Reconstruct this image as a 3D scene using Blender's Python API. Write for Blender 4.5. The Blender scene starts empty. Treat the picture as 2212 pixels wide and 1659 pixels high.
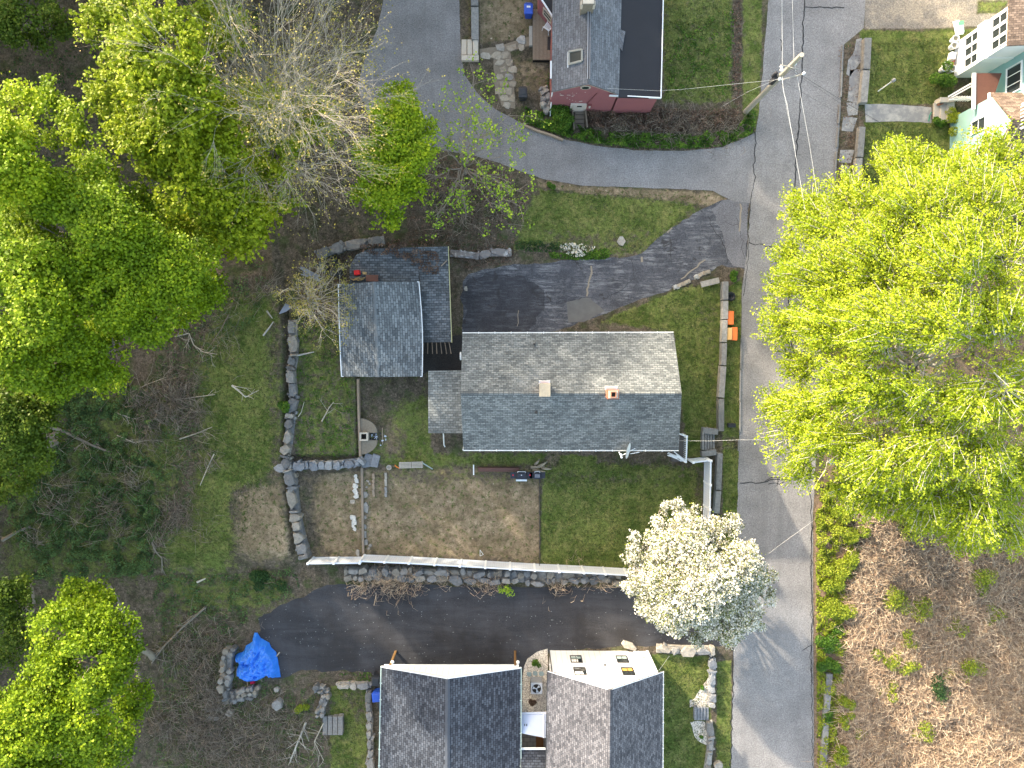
import bpy, bmesh, math, random
import numpy as np
from mathutils import Vector, Matrix, noise as mnoise
PI = math.pi
random.seed(7)
# ------------------------------------------------------------------ camera, world, sun
C = bpy.context.scene
COL = C.collection
F, CX, CY, H = 1475.0, 1106.0, 829.5, 50.0
TILT = -math.radians(2.5)
cam = bpy.data.objects.new('camera', bpy.data.cameras.new('camera'))
COL.objects.link(cam)
cam.location = (0, 0, H)
cam.rotation_euler = (TILT, 0, 0)
cam.data.sensor_width = 36.0
cam.data.lens = 36.0 * F / 2212.0
cam.data.clip_end = 2000
C.camera = cam
w = bpy.data.worlds.new("World"); C.world = w; w.use_nodes = True
nt = w.node_tree
sky = nt.nodes.new('ShaderNodeTexSky'); sky.sky_type = 'NISHITA'; sky.sun_disc = False
SUN_EL = math.radians(18); SUN_DIR = Vector((-0.66, 0.75, 0)).normalized()   # towards the sun
SUN_AZ = math.atan2(SUN_DIR.x, SUN_DIR.y)
sky.sun_elevation = SUN_EL; sky.sun_rotation = SUN_AZ
sky.air_density = 1.0; sky.dust_density = 2.5; sky.ozone_density = 0.6
tintn = nt.nodes.new('ShaderNodeMix'); tintn.data_type = 'RGBA'; tintn.blend_type = 'MULTIPLY'; tintn.inputs['Factor'].default_value = 1
tintn.inputs['B'].default_value = (1.08, 1.0, 0.86, 1)      # warm tint that evens out the blue of the sky light
nt.links.new(sky.outputs[0], tintn.inputs['A']); nt.links.new(tintn.outputs['Result'], nt.nodes['Background'].inputs[0])
nt.nodes['Background'].inputs[1].default_value = 0.15
sl = bpy.data.lights.new('sun', 'SUN'); sl.energy = 2.35; sl.angle = math.radians(1.0); sl.color = (1, 0.88, 0.70)
so = bpy.data.objects.new('sun', sl); COL.objects.link(so)
sv = Vector((SUN_DIR.x * math.cos(SUN_EL), SUN_DIR.y * math.cos(SUN_EL), math.sin(SUN_EL)))
so.rotation_euler = (-sv).to_track_quat('-Z', 'Y').to_euler()
so.location = sv * 100
C.view_settings.view_transform = 'Standard'; C.view_settings.look = 'None'
C.view_settings.exposure = 2.55; C.view_settings.gamma = 1
C.cycles.use_denoising = True
C.cycles.max_bounces = 6; C.cycles.diffuse_bounces = 3; C.cycles.transmission_bounces = 3; C.cycles.transparent_max_bounces = 4

def W(px, py, z=0.0):
    """photo position (2212-wide coordinates) -> point of the place at height z"""
    dx, dy, dz = (px - CX) / F, (CY - py) / F, -1.0
    c, s = math.cos(TILT), math.sin(TILT)
    y, zz = c * dy - s * dz, s * dy + c * dz
    t = (z - H) / zz
    return Vector((dx * t, y * t, z))

def WA(p, z=0.0):
    p = np.asarray(p, float)
    dx, dy, dz = (p[:, 0] - CX) / F, (CY - p[:, 1]) / F, -1.0
    c, s = math.cos(TILT), math.sin(TILT)
    y, zz = c * dy - s * dz, s * dy + c * dz
    t = (z - H) / zz
    return np.stack([dx * t, y * t, np.zeros_like(t) + z], 1)

# ------------------------------------------------------------------ materials
def nodes_of(m):
    m.use_nodes = True
    return m.node_tree, m.node_tree.nodes['Principled BSDF']

class N:
    """tiny node-graph helper"""
    def __init__(s, name, rough=0.8, spec=0.3, metal=0.0):
        s.m = bpy.data.materials.new(name); s.t, s.b = nodes_of(s.m)
        s.b.inputs['Roughness'].default_value = rough
        s.b.inputs['Specular IOR Level'].default_value = spec
        s.b.inputs['Metallic'].default_value = metal
        s.tc = s.t.nodes.new('ShaderNodeTexCoord')
    def link(s, a, b): s.t.links.new(a, b)
    def val(s, sock, v):
        if isinstance(v, (int, float)): sock.default_value = v
        elif isinstance(v, (tuple, list)): sock.default_value = (*v[:3], 1)
        else: s.link(v, sock)
    def noise(s, scale, detail=4, rough=0.6, coord='Object', stretch=None, dist=0):
        n = s.t.nodes.new('ShaderNodeTexNoise'); n.inputs['Scale'].default_value = scale
        n.inputs['Detail'].default_value = detail; n.inputs['Roughness'].default_value = rough
        n.inputs['Distortion'].default_value = dist
        if stretch:
            mp = s.t.nodes.new('ShaderNodeMapping'); mp.inputs['Scale'].default_value = stretch[:3]
            if len(stretch) > 3: mp.inputs['Rotation'].default_value = (0, 0, stretch[3])
            s.link(s.tc.outputs[coord], mp.inputs[0]); s.link(mp.outputs[0], n.inputs['Vector'])
        else: s.link(s.tc.outputs[coord], n.inputs['Vector'])
        return n.outputs[0]
    def voro(s, scale, feat='F1', out='Distance', coord='Object'):
        n = s.t.nodes.new('ShaderNodeTexVoronoi'); n.inputs['Scale'].default_value = scale; n.feature = feat
        s.link(s.tc.outputs[coord], n.inputs['Vector'])
        return n.outputs[out]
    def attr(s, name):
        n = s.t.nodes.new('ShaderNodeAttribute'); n.attribute_name = name
        return n.outputs['Fac']
    def island(s):
        return s.t.nodes.new('ShaderNodeNewGeometry').outputs['Random Per Island']
    def math(s, op, a, b=0.0, clamp=False):
        n = s.t.nodes.new('ShaderNodeMath'); n.operation = op; n.use_clamp = clamp
        s.val(n.inputs[0], a); s.val(n.inputs[1], b)
        return n.outputs[0]
    def rng(s, v, a, b, c=0.0, d=1.0):
        n = s.t.nodes.new('ShaderNodeMapRange'); n.inputs['From Min'].default_value = a; n.inputs['From Max'].default_value = b
        n.inputs['To Min'].default_value = c; n.inputs['To Max'].default_value = d
        s.val(n.inputs[0], v); return n.outputs[0]
    def mix(s, f, a, b, mode='MIX'):
        n = s.t.nodes.new('ShaderNodeMix'); n.data_type = 'RGBA'; n.blend_type = mode
        s.val(n.inputs['Factor'], f); s.val(n.inputs['A'], a); s.val(n.inputs['B'], b)
        return n.outputs['Result']
    def ramp(s, v, stops):
        n = s.t.nodes.new('ShaderNodeValToRGB'); r = n.color_ramp
        while len(r.elements) < len(stops): r.elements.new(0.5)
        for e, (p, c) in zip(r.elements, stops): e.position = p; e.color = (*c, 1)
        s.link(v, n.inputs[0]); return n.outputs[0]
    def bump(s, h, strength=0.3, dist=0.02):
        n = s.t.nodes.new('ShaderNodeBump'); n.inputs['Strength'].default_value = strength; n.inputs['Distance'].default_value = dist
        s.link(h, n.inputs['Height']); s.link(n.outputs[0], s.b.inputs['Normal'])
    def done(s, col):
        s.val(s.b.inputs['Base Color'], col); return s.m

def plain(name, c, rough=0.6, spec=0.3, metal=0.0, var=0.18, scale=6.0, dirt=None):
    n = N(name, rough, spec, metal)
    a = tuple(x * (1 - var) for x in c); b = tuple(min(1, x * (1 + var)) for x in c)
    col = n.mix(n.noise(scale, 6), a, b)
    if dirt:
        f = n.rng(n.noise(scale * 0.5, 8, 0.7), 0.52, 0.7)
        col = n.mix(f, col, dirt)
    return n.done(col)

def leafmat(name, stops, trans=0.35):
    n = N(name, 0.55, 0.25)
    col = n.ramp(n.attr('tint'), stops)
    tr = n.t.nodes.new('ShaderNodeBsdfTranslucent'); n.link(col, tr.inputs[0])
    mx = n.t.nodes.new('ShaderNodeMixShader'); mx.inputs[0].default_value = trans
    n.link(n.b.outputs[0], mx.inputs[1]); n.link(tr.outputs[0], mx.inputs[2])
    n.link(mx.outputs[0], n.t.nodes['Material Output'].inputs[0])
    return n.done(col)

def shingle(name, c1, c2, mortar, bw=0.33, bh=0.14, streak=None, moss=0.0, noise_amt=0.35):
    n = N(name, 0.9, 0.15)
    def brick(ca, cb, bias, sq=1.0, sf=2):
        br = n.t.nodes.new('ShaderNodeTexBrick')
        n.link(n.tc.outputs['UV'], br.inputs['Vector'])
        br.inputs['Scale'].default_value = 1.0; br.inputs['Brick Width'].default_value = bw; br.inputs['Row Height'].default_value = bh
        br.inputs['Mortar Size'].default_value = 0.017; br.inputs['Mortar Smooth'].default_value = 0.3; br.inputs['Bias'].default_value = bias
        br.offset = 0.5; br.squash = sq; br.squash_frequency = sf
        n.val(br.inputs['Color1'], ca); n.val(br.inputs['Color2'], cb); n.val(br.inputs['Mortar'], mortar)
        return br
    br = brick(tuple(x * .72 for x in c1), tuple(x * 1.22 for x in c2), 0.0)
    big = n.noise(0.45, 5, 0.6, 'UV'); fine = n.rng(n.noise(7, 5, 0.85, 'UV'), .34, .66)
    col = n.mix(noise_amt * .6, br.outputs[0], n.mix(n.rng(big, 0.35, 0.65), tuple(x * 0.72 for x in c1), tuple(x * 1.2 for x in c2)))
    col = n.mix(n.rng(fine, 0.3, 0.7, 0.75, 1.2), (0, 0, 0), col, 'MIX') if False else n.mix(0.5, col, n.mix(fine, (0.3, 0.3, 0.3), (1.7, 1.7, 1.7)), 'MULTIPLY')
    col = n.mix(0.35, col, n.mix(n.rng(big, .3, .7), (1.0, 1.0, 1.0), (1.7, 1.7, 1.7)), 'MULTIPLY')
    if moss:
        col = n.mix(n.rng(n.noise(0.9, 8, 0.75, 'UV'), 0.56, 0.66, 0, moss), col, (0.03, 0.025, 0.02))
    n.bump(br.outputs['Fac'], 0.6, -0.012)
    return n.done(col)

# ------------------------------------------------------------------ mesh helpers
def fast_mesh(name, V, Fc, tint=None, smooth=False):
    me = bpy.data.meshes.new(name)
    V = np.ascontiguousarray(V, np.float32); Fc = np.ascontiguousarray(Fc, np.int32)
    k = Fc.shape[1]
    me.vertices.add(len(V)); me.vertices.foreach_set('co', V.ravel())
    me.loops.add(Fc.size); me.loops.foreach_set('vertex_index', Fc.ravel())
    me.polygons.add(len(Fc)); me.polygons.foreach_set('loop_start', np.arange(0, Fc.size, k, dtype=np.int32))
    if tint is not None:
        a = me.attributes.new('tint', 'FLOAT', 'FACE'); a.data.foreach_set('value', np.asarray(tint, np.float32))
    if smooth: me.polygons.foreach_set('use_smooth', np.ones(len(Fc), bool))
    me.update(calc_edges=True)
    return me

def tag(o, label=None, cat=None, group=None, kind=None):
    if label: o['label'] = label
    if cat: o['category'] = cat
    if group: o['group'] = group
    if kind: o['kind'] = kind
    return o

def thing(name, label, cat, loc, group=None):
    o = bpy.data.objects.new(name, None); COL.objects.link(o); o.location = loc
    o.empty_display_size = 0.2
    return tag(o, label, cat, group)

def abs_loc(p):
    v = Vector((0, 0, 0))
    while p: v += p.location; p = p.parent
    return v

def link_mesh(name, me, mats, parent=None, origin=None):
    o = bpy.data.objects.new(name, me); COL.objects.link(o)
    for m in (mats if isinstance(mats, (list, tuple)) else [mats]): me.materials.append(m)
    if parent is not None:
        o.parent = parent; off = abs_loc(parent)
        if origin is not None: o.location = Vector(origin) - off; off = Vector(origin)
        me.transform(Matrix.Translation(-off))
    elif origin is not None:
        o.location = origin; me.transform(Matrix.Translation(-Vector(origin)))
    return o

class MB:
    def __init__(s): s.v = []; s.f = []; s.uv = []; s.mi = []
    def add(s, vs, fs, mi=0, uvs=None):
        b = len(s.v); s.v += [tuple(v) for v in vs]
        for i, f in enumerate(fs):
            s.f.append([b + k for k in f]); s.mi.append(mi)
            s.uv.append(uvs[i] if uvs else None)
        return s
    def quad(s, pts, mi=0):
        """face with metric uv: u along first edge"""
        p = [Vector(q) for q in pts]
        u = (p[1] - p[0]).normalized(); nrm = u.cross(p[-1] - p[0]).normalized(); v = nrm.cross(u)
        s.add(p, [list(range(len(p)))], mi, [[((q - p[0]).dot(u), (q - p[0]).dot(v)) for q in p]])
    def box(s, c, size, rz=0.0, mi=0, taper=1.0, rx=0.0, ry=0.0):
        R = Matrix.Rotation(rz, 3, 'Z') @ Matrix.Rotation(ry, 3, 'Y') @ Matrix.Rotation(rx, 3, 'X')
        c = Vector(c); x, y, z = size[0] / 2, size[1] / 2, size[2] / 2; vs = []
        for dz, k in ((-z, 1.0), (z, taper)):
            for dx, dy in ((-x, -y), (x, -y), (x, y), (-x, y)): vs.append(c + R @ Vector((dx * k, dy * k, dz)))
        s.add(vs, [(3, 2, 1, 0), (4, 5, 6, 7), (0, 1, 5, 4), (1, 2, 6, 5), (2, 3, 7, 6), (3, 0, 4, 7)], mi)
        return s
    def bar(s, a, b, wd, ht=None, mi=0):
        """square bar from a to b"""
        a, b = Vector(a), Vector(b); d = (b - a); L = d.length
        if L < 1e-5: return s
        d.normalize(); up = Vector((0, 0, 1)) if abs(d.z) < 0.95 else Vector((0, 1, 0))
        sx = d.cross(up).normalized(); sy = sx.cross(d); h2 = (ht or wd) / 2; w2 = wd / 2
        vs = [p + sx * i * w2 + sy * j * h2 for p in (a, b) for i, j in ((-1, -1), (1, -1), (1, 1), (-1, 1))]
        s.add(vs, [(3, 2, 1, 0), (4, 5, 6, 7), (0, 1, 5, 4), (1, 2, 6, 5), (2, 3, 7, 6), (3, 0, 4, 7)], mi); return s
    def tube(s, pts, rad, n=8, mi=0, cap=True):
        pts = [Vector(p) for p in pts]; rads = rad if isinstance(rad, (list, tuple)) else [rad] * len(pts); vs = []
        for i, p in enumerate(pts):
            d = (pts[min(i + 1, len(pts) - 1)] - pts[max(i - 1, 0)]).normalized()
            up = Vector((0, 0, 1)) if abs(d.z) < 0.9 else Vector((1, 0, 0))
            a = d.cross(up).normalized(); b = a.cross(d)
            vs += [p + (a * math.cos(t) + b * math.sin(t)) * rads[i] for t in [2 * PI * k / n for k in range(n)]]
        fs = [(i * n + k, i * n + (k + 1) % n, (i + 1) * n + (k + 1) % n, (i + 1) * n + k) for i in range(len(pts) - 1) for k in range(n)]
        if cap: fs += [tuple(range(n))[::-1], tuple((len(pts) - 1) * n + k for k in range(n))]
        s.add(vs, fs, mi); return s
    def lathe(s, c, prof, n=20, mi=0):
        c = Vector(c); vs = []
        for r, z in prof: vs += [c + Vector((r * math.cos(2 * PI * k / n), r * math.sin(2 * PI * k / n), z)) for k in range(n)]
        fs = [(i * n + k, i * n + (k + 1) % n, (i + 1) * n + (k + 1) % n, (i + 1) * n + k) for i in range(len(prof) - 1) for k in range(n)]
        fs += [tuple(range(n))[::-1], tuple((len(prof) - 1) * n + k for k in range(n))]
        s.add(vs, fs, mi); return s
    def prism(s, pts, z0, z1, mi=0):
        n = len(pts); vs = [(p[0], p[1], z0) for p in pts] + [(p[0], p[1], z1) for p in pts]
        s.add(vs, [tuple(range(n))[::-1], tuple(range(n, 2 * n))] + [(k, (k + 1) % n, n + (k + 1) % n, n + k) for k in range(n)], mi); return s
    def build(s, name, mats, parent=None, origin=None, bevel=0.0, smooth=False):
        me = bpy.data.meshes.new(name); me.from_pydata(s.v, [], s.f)
        uvl = me.uv_layers.new(name='UVMap')
        for p, uv, mi in zip(me.polygons, s.uv, s.mi):
            p.material_index = mi
            if uv:
                for li, c in zip(p.loop_indices, uv): uvl.data[li].uv = c
            else:
                nx, ny, nz = [abs(q) for q in p.normal]
                for li in p.loop_indices:
                    v = me.vertices[me.loops[li].vertex_index].co
                    uvl.data[li].uv = (v.x, v.y) if nz >= max(nx, ny) else ((v.y, v.z) if nx > ny else (v.x, v.z))
        bm = bmesh.new(); bm.from_mesh(me); bmesh.ops.recalc_face_normals(bm, faces=bm.faces)
        if bevel: bmesh.ops.bevel(bm, geom=[e for e in bm.edges if e.is_manifold and e.calc_face_angle(0) > 0.5], offset=bevel, segments=2, affect='EDGES', profile=0.6, clamp_overlap=True)
        bm.to_mesh(me); bm.free()
        if smooth:
            for p in me.polygons: p.use_smooth = True
        return link_mesh(name, me, mats, parent, origin)

def segs_mesh(name, S, n=3):
    """S: (k,8) p0 p1 r0 r1 -> tapered prisms"""
    S = np.asarray(S, float); p0, p1, r0, r1 = S[:, :3], S[:, 3:6], S[:, 6], S[:, 7]
    d = p1 - p0; L = np.linalg.norm(d, axis=1, keepdims=True) + 1e-9; d = d / L
    up = np.where(np.abs(d[:, 2:3]) < 0.9, np.array([[0, 0, 1.0]]), np.array([[1.0, 0, 0]]))
    a = np.cross(d, up); a /= np.linalg.norm(a, axis=1, keepdims=True); b = np.cross(a, d)
    rings = []
    for p, r in ((p0, r0), (p1, r1)):
        for k in range(n):
            t = 2 * PI * k / n
            rings.append(p + (a * math.cos(t) + b * math.sin(t)) * r[:, None])
    V = np.stack(rings, 1).reshape(-1, 3)
    base = np.arange(len(S))[:, None] * 2 * n
    Fs = np.concatenate([base + np.array([[k, (k + 1) % n, n + (k + 1) % n, n + k]]) for k in range(n)], 0)
    return fast_mesh(name, V, Fs, smooth=n > 3)

def leaves_mesh(name, P, size, rs, tint, up=0.55, asp=0.8):
    """P (n,3) leaf centres -> randomly turned folded leaves"""
    n = len(P); P = np.asarray(P)
    nr = rs.normal(size=(n, 3)); nr[:, 2] = np.abs(nr[:, 2]) + up * 2; nr /= np.linalg.norm(nr, axis=1, keepdims=True)
    t = rs.normal(size=(n, 3)); u = np.cross(nr, t); u /= np.linalg.norm(u, axis=1, keepdims=True); v = np.cross(nr, u)
    sz = (size * rs.uniform(0.6, 1.35, n))[:, None]
    V = np.stack([P - u * sz * .5, P - v * sz * asp * .5 + nr * sz * .1, P + u * sz * .5, P + v * sz * asp * .5 + nr * sz * .1], 1).reshape(-1, 3)
    Fs = np.arange(4 * n).reshape(-1, 4)
    return fast_mesh(name, V, Fs, tint)

def inpoly(P, poly):
    poly = np.asarray(poly, float); x, y = P[:, 0], P[:, 1]; ins = np.zeros(len(P), bool)
    x0, y0 = poly[-1]
    for x1, y1 in poly:
        c = ((y1 > y) != (y0 > y)) & (x < (x0 - x1) * (y - y1) / (y0 - y1 + 1e-12) + x1)
        ins ^= c; x0, y0 = x1, y1
    return ins

def polydist(P, poly):
    poly = np.asarray(poly, float); d = np.full(len(P), 1e9); a = poly[-1]
    for b in poly:
        ab = b - a; t = np.clip(((P - a) @ ab) / (ab @ ab + 1e-12), 0, 1)
        d = np.minimum(d, np.hypot(*(P - a - t[:, None] * ab).T)); a = b
    return np.where(inpoly(P, poly), d, -d)

def scatter(poly, n, rs):
    poly = np.asarray(poly, float); lo, hi = poly.min(0), poly.max(0); out = []
    while sum(map(len, out)) < n:
        P = rs.uniform(lo, hi, (n * 2, 2)); out.append(P[inpoly(P, poly)])
    return np.concatenate(out)[:n]

def ragged(pts, step=0.35, amp=0.06, seed=0, closed=True):
    out = []; n = len(pts)
    for i in range(n if closed else n - 1):
        a, b = Vector(pts[i][:2]).to_3d(), Vector(pts[(i + 1) % n][:2]).to_3d(); L = (b - a).length; k = max(1, int(L / step))
        nn = Vector((-(b - a).y, (b - a).x, 0)).normalized() if L > 0 else Vector((0, 0, 0))
        for j in range(k):
            p = a.lerp(b, j / k)
            if j or amp > 0.1: p = p + nn * amp * (mnoise.noise(Vector((p.x * 1.3, p.y * 1.3, seed))) * 1.6 + mnoise.noise(Vector((p.x * 5, p.y * 5, seed))))
            out.append(p)
    return out

def smooth_poly(pts, it=2):
    for _ in range(it):
        q = []
        for i in range(len(pts)):
            a, b = pts[i], pts[(i + 1) % len(pts)]
            q += [(a[0] * .75 + b[0] * .25, a[1] * .75 + b[1] * .25), (a[0] * .25 + b[0] * .75, a[1] * .25 + b[1] * .75)]
        pts = q
    return pts

def sheet(name, pts_px, z, mat, amp=0.05, seed=1, sm=0, parent=None, kind='structure', step=0.35):
    if sm: pts_px = smooth_poly(pts_px, sm)
    P = ragged([W(x, y, z) for x, y in pts_px], step, amp, seed)
    me = bpy.data.meshes.new(name); me.from_pydata([(p.x, p.y, z) for p in P], [], [list(range(len(P)))])
    bm = bmesh.new(); bm.from_mesh(me); bmesh.ops.triangulate(bm, faces=bm.faces)
    for f in bm.faces:
        if f.normal.z < 0: f.normal_flip()
    bm.to_mesh(me); bm.free()
    o = link_mesh(name, me, mat, parent)
    if kind: o['kind'] = kind
    return o

# ------------------------------------------------------------------ terrain
WALL_X = [(598, 690), (626, 760), (628, 1000), (640, 1200)]
def terrain_px(px, py):
    """gentle terraces behind the dry stone walls (heights in metres)"""
    px = np.asarray(px, float); py = np.asarray(py, float)
    wx = np.interp(py, [520, 600, 690, 760, 1000, 1200, 1300], [600, 612, 628, 630, 626, 645, 655])
    s = np.clip((wx - px) / 14, 0, 1) * np.clip((py - 480) / 120, 0, 1) * np.clip((1245 - py) / 60, 0, 1) * np.clip((px - 250) / 200, 0, 1)
    s2 = ((px > wx) & (px < 776)).astype(float) * np.clip((py - 600) / 60, 0, 1) * np.clip((990 - py) / 12, 0, 1) * np.clip((776 - px) / 8, 0, 1)
    return 0.7 * s + 0.4 * s2
def w2px(x, y):
    c, s = math.cos(-TILT), math.sin(-TILT)
    yy = c * y - s * (0 - H); zz = s * y + c * (0 - H)
    return CX + F * x / -zz, CY - F * yy / -zz
def G(px, py):
    z = float(terrain_px([px], [py])[0]); return W(px, py, z)

# ------------------------------------------------------------------ ground sheet
def build_ground():
    fx = np.arange(-41, 41.001, 0.125); fy = np.arange(-34, 30.001, 0.125)
    far = np.array([400, 250, 150, 95, 70, 55, 46.])
    xs = np.concatenate([-far, fx, far[::-1]]); ys = np.concatenate([-far, fy, far[::-1]])
    X, Y = np.meshgrid(xs, ys); X = X.ravel(); Y = Y.ravel(); P = np.stack([X, Y], 1)
    px, py = w2px(X, Y)
    Z = terrain_px(px, py)
    A = {k: np.zeros(len(X)) for k in 'GDVM'}
    Q = np.stack([px, py], 1)
    def paint(poly, soft, wgt=1.0, **kw):
        poly = np.asarray(poly, float); m = 40
        box = (px > poly[:, 0].min() - m) & (px < poly[:, 0].max() + m) & (py > poly[:, 1].min() - m) & (py < poly[:, 1].max() + m)
        d = polydist(Q[box], poly); k = np.clip(0.5 + d / (2 * soft), 0, 1) * wgt
        for key in 'GDVM':
            A[key][box] = A[key][box] * (1 - k) + kw.get(key, 0.0) * k
    # woods floor, a little green
    paint([(-2000, -2000), (560, -2000), (600, 560), (470, 720), (330, 1250), (500, 1659), (400, 3000), (-2000, 3000)], 30, G=0.15, D=.0)
    paint([(800, 330), (950, 330), (1120, 420), (1100, 540), (880, 545), (640, 520), (600, 430)], 30, G=.12)
    paint([(1110, 540), (1130, 460), (1165, 405), (1250, 404), (1400, 410), (1545, 425), (1480, 470), (1420, 530), (1350, 552), (1200, 528)], 14, G=.85)
    paint([(1180, 500), (1420, 500), (1370, 545), (1200, 530)], 20, G=.5, D=.45)
    paint([(1160, 388), (1260, 402), (1400, 408), (1540, 415), (1580, 437), (1530, 445), (1400, 428), (1250, 418), (1165, 402)], 8, D=.9)
    paint([(1430, -400), (1588, -400), (1582, 215), (1560, 225), (1430, 225)], 10, G=.72)
    paint([(1588, -400), (1602, -400), (1602, 250), (1582, 230)], 4, G=0)
    paint([(1604, -400), (1660, -400), (1640, 285), (1604, 260)], 4, G=.75)
    paint([(1300, 695), (1400, 652), (1470, 622), (1562, 608), (1558, 930), (1525, 925), (1520, 992), (1485, 992), (1470, 850), (1455, 715)], 8, G=1)
    paint([(1500, 640), (1560, 640), (1556, 930), (1525, 925)], 22, .7, G=.5, D=.5)
    paint([(1572, 620), (1603, 600), (1597, 1100), (1583, 1300), (1560, 1300), (1562, 620)], 4, G=.85)
    paint([(1565, 940), (1600, 940), (1600, 972), (1565, 970)], 6, .7, G=.2)
    paint([(1175, 978), (1520, 1000), (1512, 1245), (1163, 1225)], 5, G=.92)
    paint([(1290, 985), (1500, 985), (1500, 1010), (1290, 1000)], 8, G=.1)
    paint([(1500, 1010), (1524, 1010), (1516, 1090), (1500, 1090)], 8, .7, G=.1)
    paint([(780, 815), (925, 815), (940, 975), (1180, 975), (1180, 1012), (1000, 1012), (850, 1012), (790, 990)], 12, G=.7)
    paint([(780, 820), (925, 812), (920, 850), (850, 870), (840, 930), (790, 940)], 15, G=.12)
    paint([(935, 940), (1000, 940), (1000, 975), (935, 965)], 8, G=.1, D=.2)
    paint([(830, 925), (870, 925), (870, 985), (820, 985)], 15, G=.3, D=.6)
    paint([(1178, 975), (1215, 975), (1205, 1010), (1180, 1012)], 8, G=.1, D=.5)
    paint([(635, 700), (740, 700), (740, 815), (778, 820), (776, 990), (640, 990)], 10, G=.55)
    paint([(500, 640), (600, 640), (610, 760), (608, 980), (590, 1010), (590, 1050), (515, 1062), (522, 1200), (470, 1240), (370, 1230), (350, 1180), (420, 1100), (440, 960), (430, 800), (470, 700)], 25, G=.95)
    paint([(40, 840), (330, 830), (400, 880), (420, 1000), (340, 1150), (330, 1250), (0, 1260)], 25, G=.6)
    paint([(575, 700), (612, 700), (612, 980), (590, 980)], 18, .8, G=.45, D=.5)
    paint([(1180, 1010), (1510, 1010), (1500, 1050), (1180, 1060)], 20, .6, G=.45, D=.3)
    paint([(515, 1065), (560, 1045), (622, 1030), (640, 1200), (570, 1222), (518, 1192)], 26, D=.85, G=.12)
    paint([(640, 1030), (780, 1016), (1165, 1008), (1166, 1226), (660, 1206)], 5, D=.85, G=.2)
    paint([(640, 1030), (690, 1025), (680, 1110), (710, 1200), (655, 1200)], 18, .85, D=.15)
    paint([(800, 1010), (1165, 1010), (1165, 1040), (900, 1050), (800, 1040)], 14, .8, G=.4, D=.4)
    paint([(660, 1185), (1166, 1200), (1166, 1226), (660, 1206)], 10, .7, G=.25, D=.35)
    paint([(1035, -300), (1135, -300), (1150, 70), (1110, 85), (1035, 95)], 5, D=.8)
    paint([(1105, 120), (1190, 130), (1190, 190), (1115, 210)], 10, D=.6, G=.2)
    paint([(990, -300), (1018, -300), (1018, 85), (998, 85)], 3, G=.3, D=.3)
    paint([(1830, 100), (1860, 85), (1850, 60), (1980, 66), (2115, 60), (2130, 90), (2065, 120), (2060, 226), (1820, 226)], 6, G=.95)
    paint([(1820, 262), (2060, 262), (2040, 420), (1860, 420)], 6, G=.95)
    paint([(1818, 100), (1868, 90), (1868, 420), (1800, 430)], 5, G=.12)
    paint([(1860, -400), (2900, -400), (2900, 45), (2140, 55), (1980, 62), (1868, 62)], 8, V=1)
    paint([(2110, 0), (2180, 0), (2170, 30), (2110, 30)], 10, G=.7)
    paint([(1408, 1412), (1535, 1418), (1548, 3000), (1425, 3000)], 4, G=1)
    paint([(1548, 1430), (1580, 1425), (1580, 3000), (1540, 3000)], 4, G=.9)
    paint([(712, 1480), (795, 1478), (806, 3000), (703, 3000)], 8, G=.75)
    paint([(780, 1478), (735, 1500), (770, 1560), (795, 1560)], 10, .5, G=.2, D=.3)
    paint([(480, 1380), (600, 1480), (700, 1480), (690, 2000), (330, 2000), (330, 1250)], 30, G=.35)
    paint([(330, 1240), (600, 1230), (640, 1290), (560, 1330), (400, 1330)], 25, G=.6)
    paint([(1758, 1080), (2900, 1050), (2900, 3000), (1758, 3000)], 20, M=1)
    paint([(1790, 430), (2900, 380), (2900, 1080), (1758, 1080)], 30, M=.5, G=.2)
    n = len(xs); m = len(ys)
    idx = np.arange(n * m).reshape(m, n)
    Fc = np.stack([idx[:-1, :-1].ravel(), idx[:-1, 1:].ravel(), idx[1:, 1:].ravel(), idx[1:, :-1].ravel()], 1)
    me = fast_mesh('ground', np.stack([X, Y, Z], 1), Fc, smooth=True)
    for k in 'GDVM':
        a = me.attributes.new('m' + k, 'FLOAT', 'POINT'); a.data.foreach_set('value', A[k].astype(np.float32))
    g = N('ground_soil', 0.95, 0.1)
    brk = g.noise(2.2, 9, 0.72); f1 = g.math('ADD', g.math('MULTIPLY', g.math('SUBTRACT', g.math('ADD', g.math('MULTIPLY', g.noise(4.2, 6, 0.8), .6), g.math('MULTIPLY', g.noise(11, 3, 0.8), .4)), .5), 1.7), .5); f2 = g.rng(g.noise(0.5, 6, 0.7), .3, .7, .15, .85); f3 = g.noise(28, 3, 0.7); vc = g.voro(11, out='Color'); f4 = g.noise(1.3, 7, .7)
    vsep = g.math('MULTIPLY', vc, 1.0)
    litter = g.mix(g.rng(f1, .38, .62), (.060, .050, .036), (.165, .132, .10))
    litter = g.mix(g.rng(vsep, .80, .9, 0, .7), litter, (.24, .185, .14))
    litter = g.mix(g.rng(g.noise(.8, 8, .7), .5, .62, 0, .8), litter, g.mix(f1, (.03, .045, .015), (.08, .105, .035)))
    litter = g.mix(g.rng(f4, .45, .65, 0, .7), litter, (.035, .032, .018))
    grass = g.mix(g.rng(f2, .35, .65), (.058, .086, .019), (.118, .145, .038))
    grass = g.mix(g.rng(f4, .46, .66, 0, .85), grass, (.17, .165, .060))
    grass = g.mix(g.rng(g.noise(4.5, 8, .8), .58, .66, 0, .8), grass, (.21, .175, .095))
    grass = g.mix(g.rng(g.noise(3.3, 8, .8), .56, .68, 0, .7), grass, (.025, .045, .010))
    grass = g.mix(.75, grass, g.mix(g.rng(f1, .32, .68), (.3, .3, .3), (1.75, 1.75, 1.75)), 'MULTIPLY')
    tan = g.mix(g.rng(f4, .35, .65), (.22, .168, .115), (.33, .265, .185))
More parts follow.
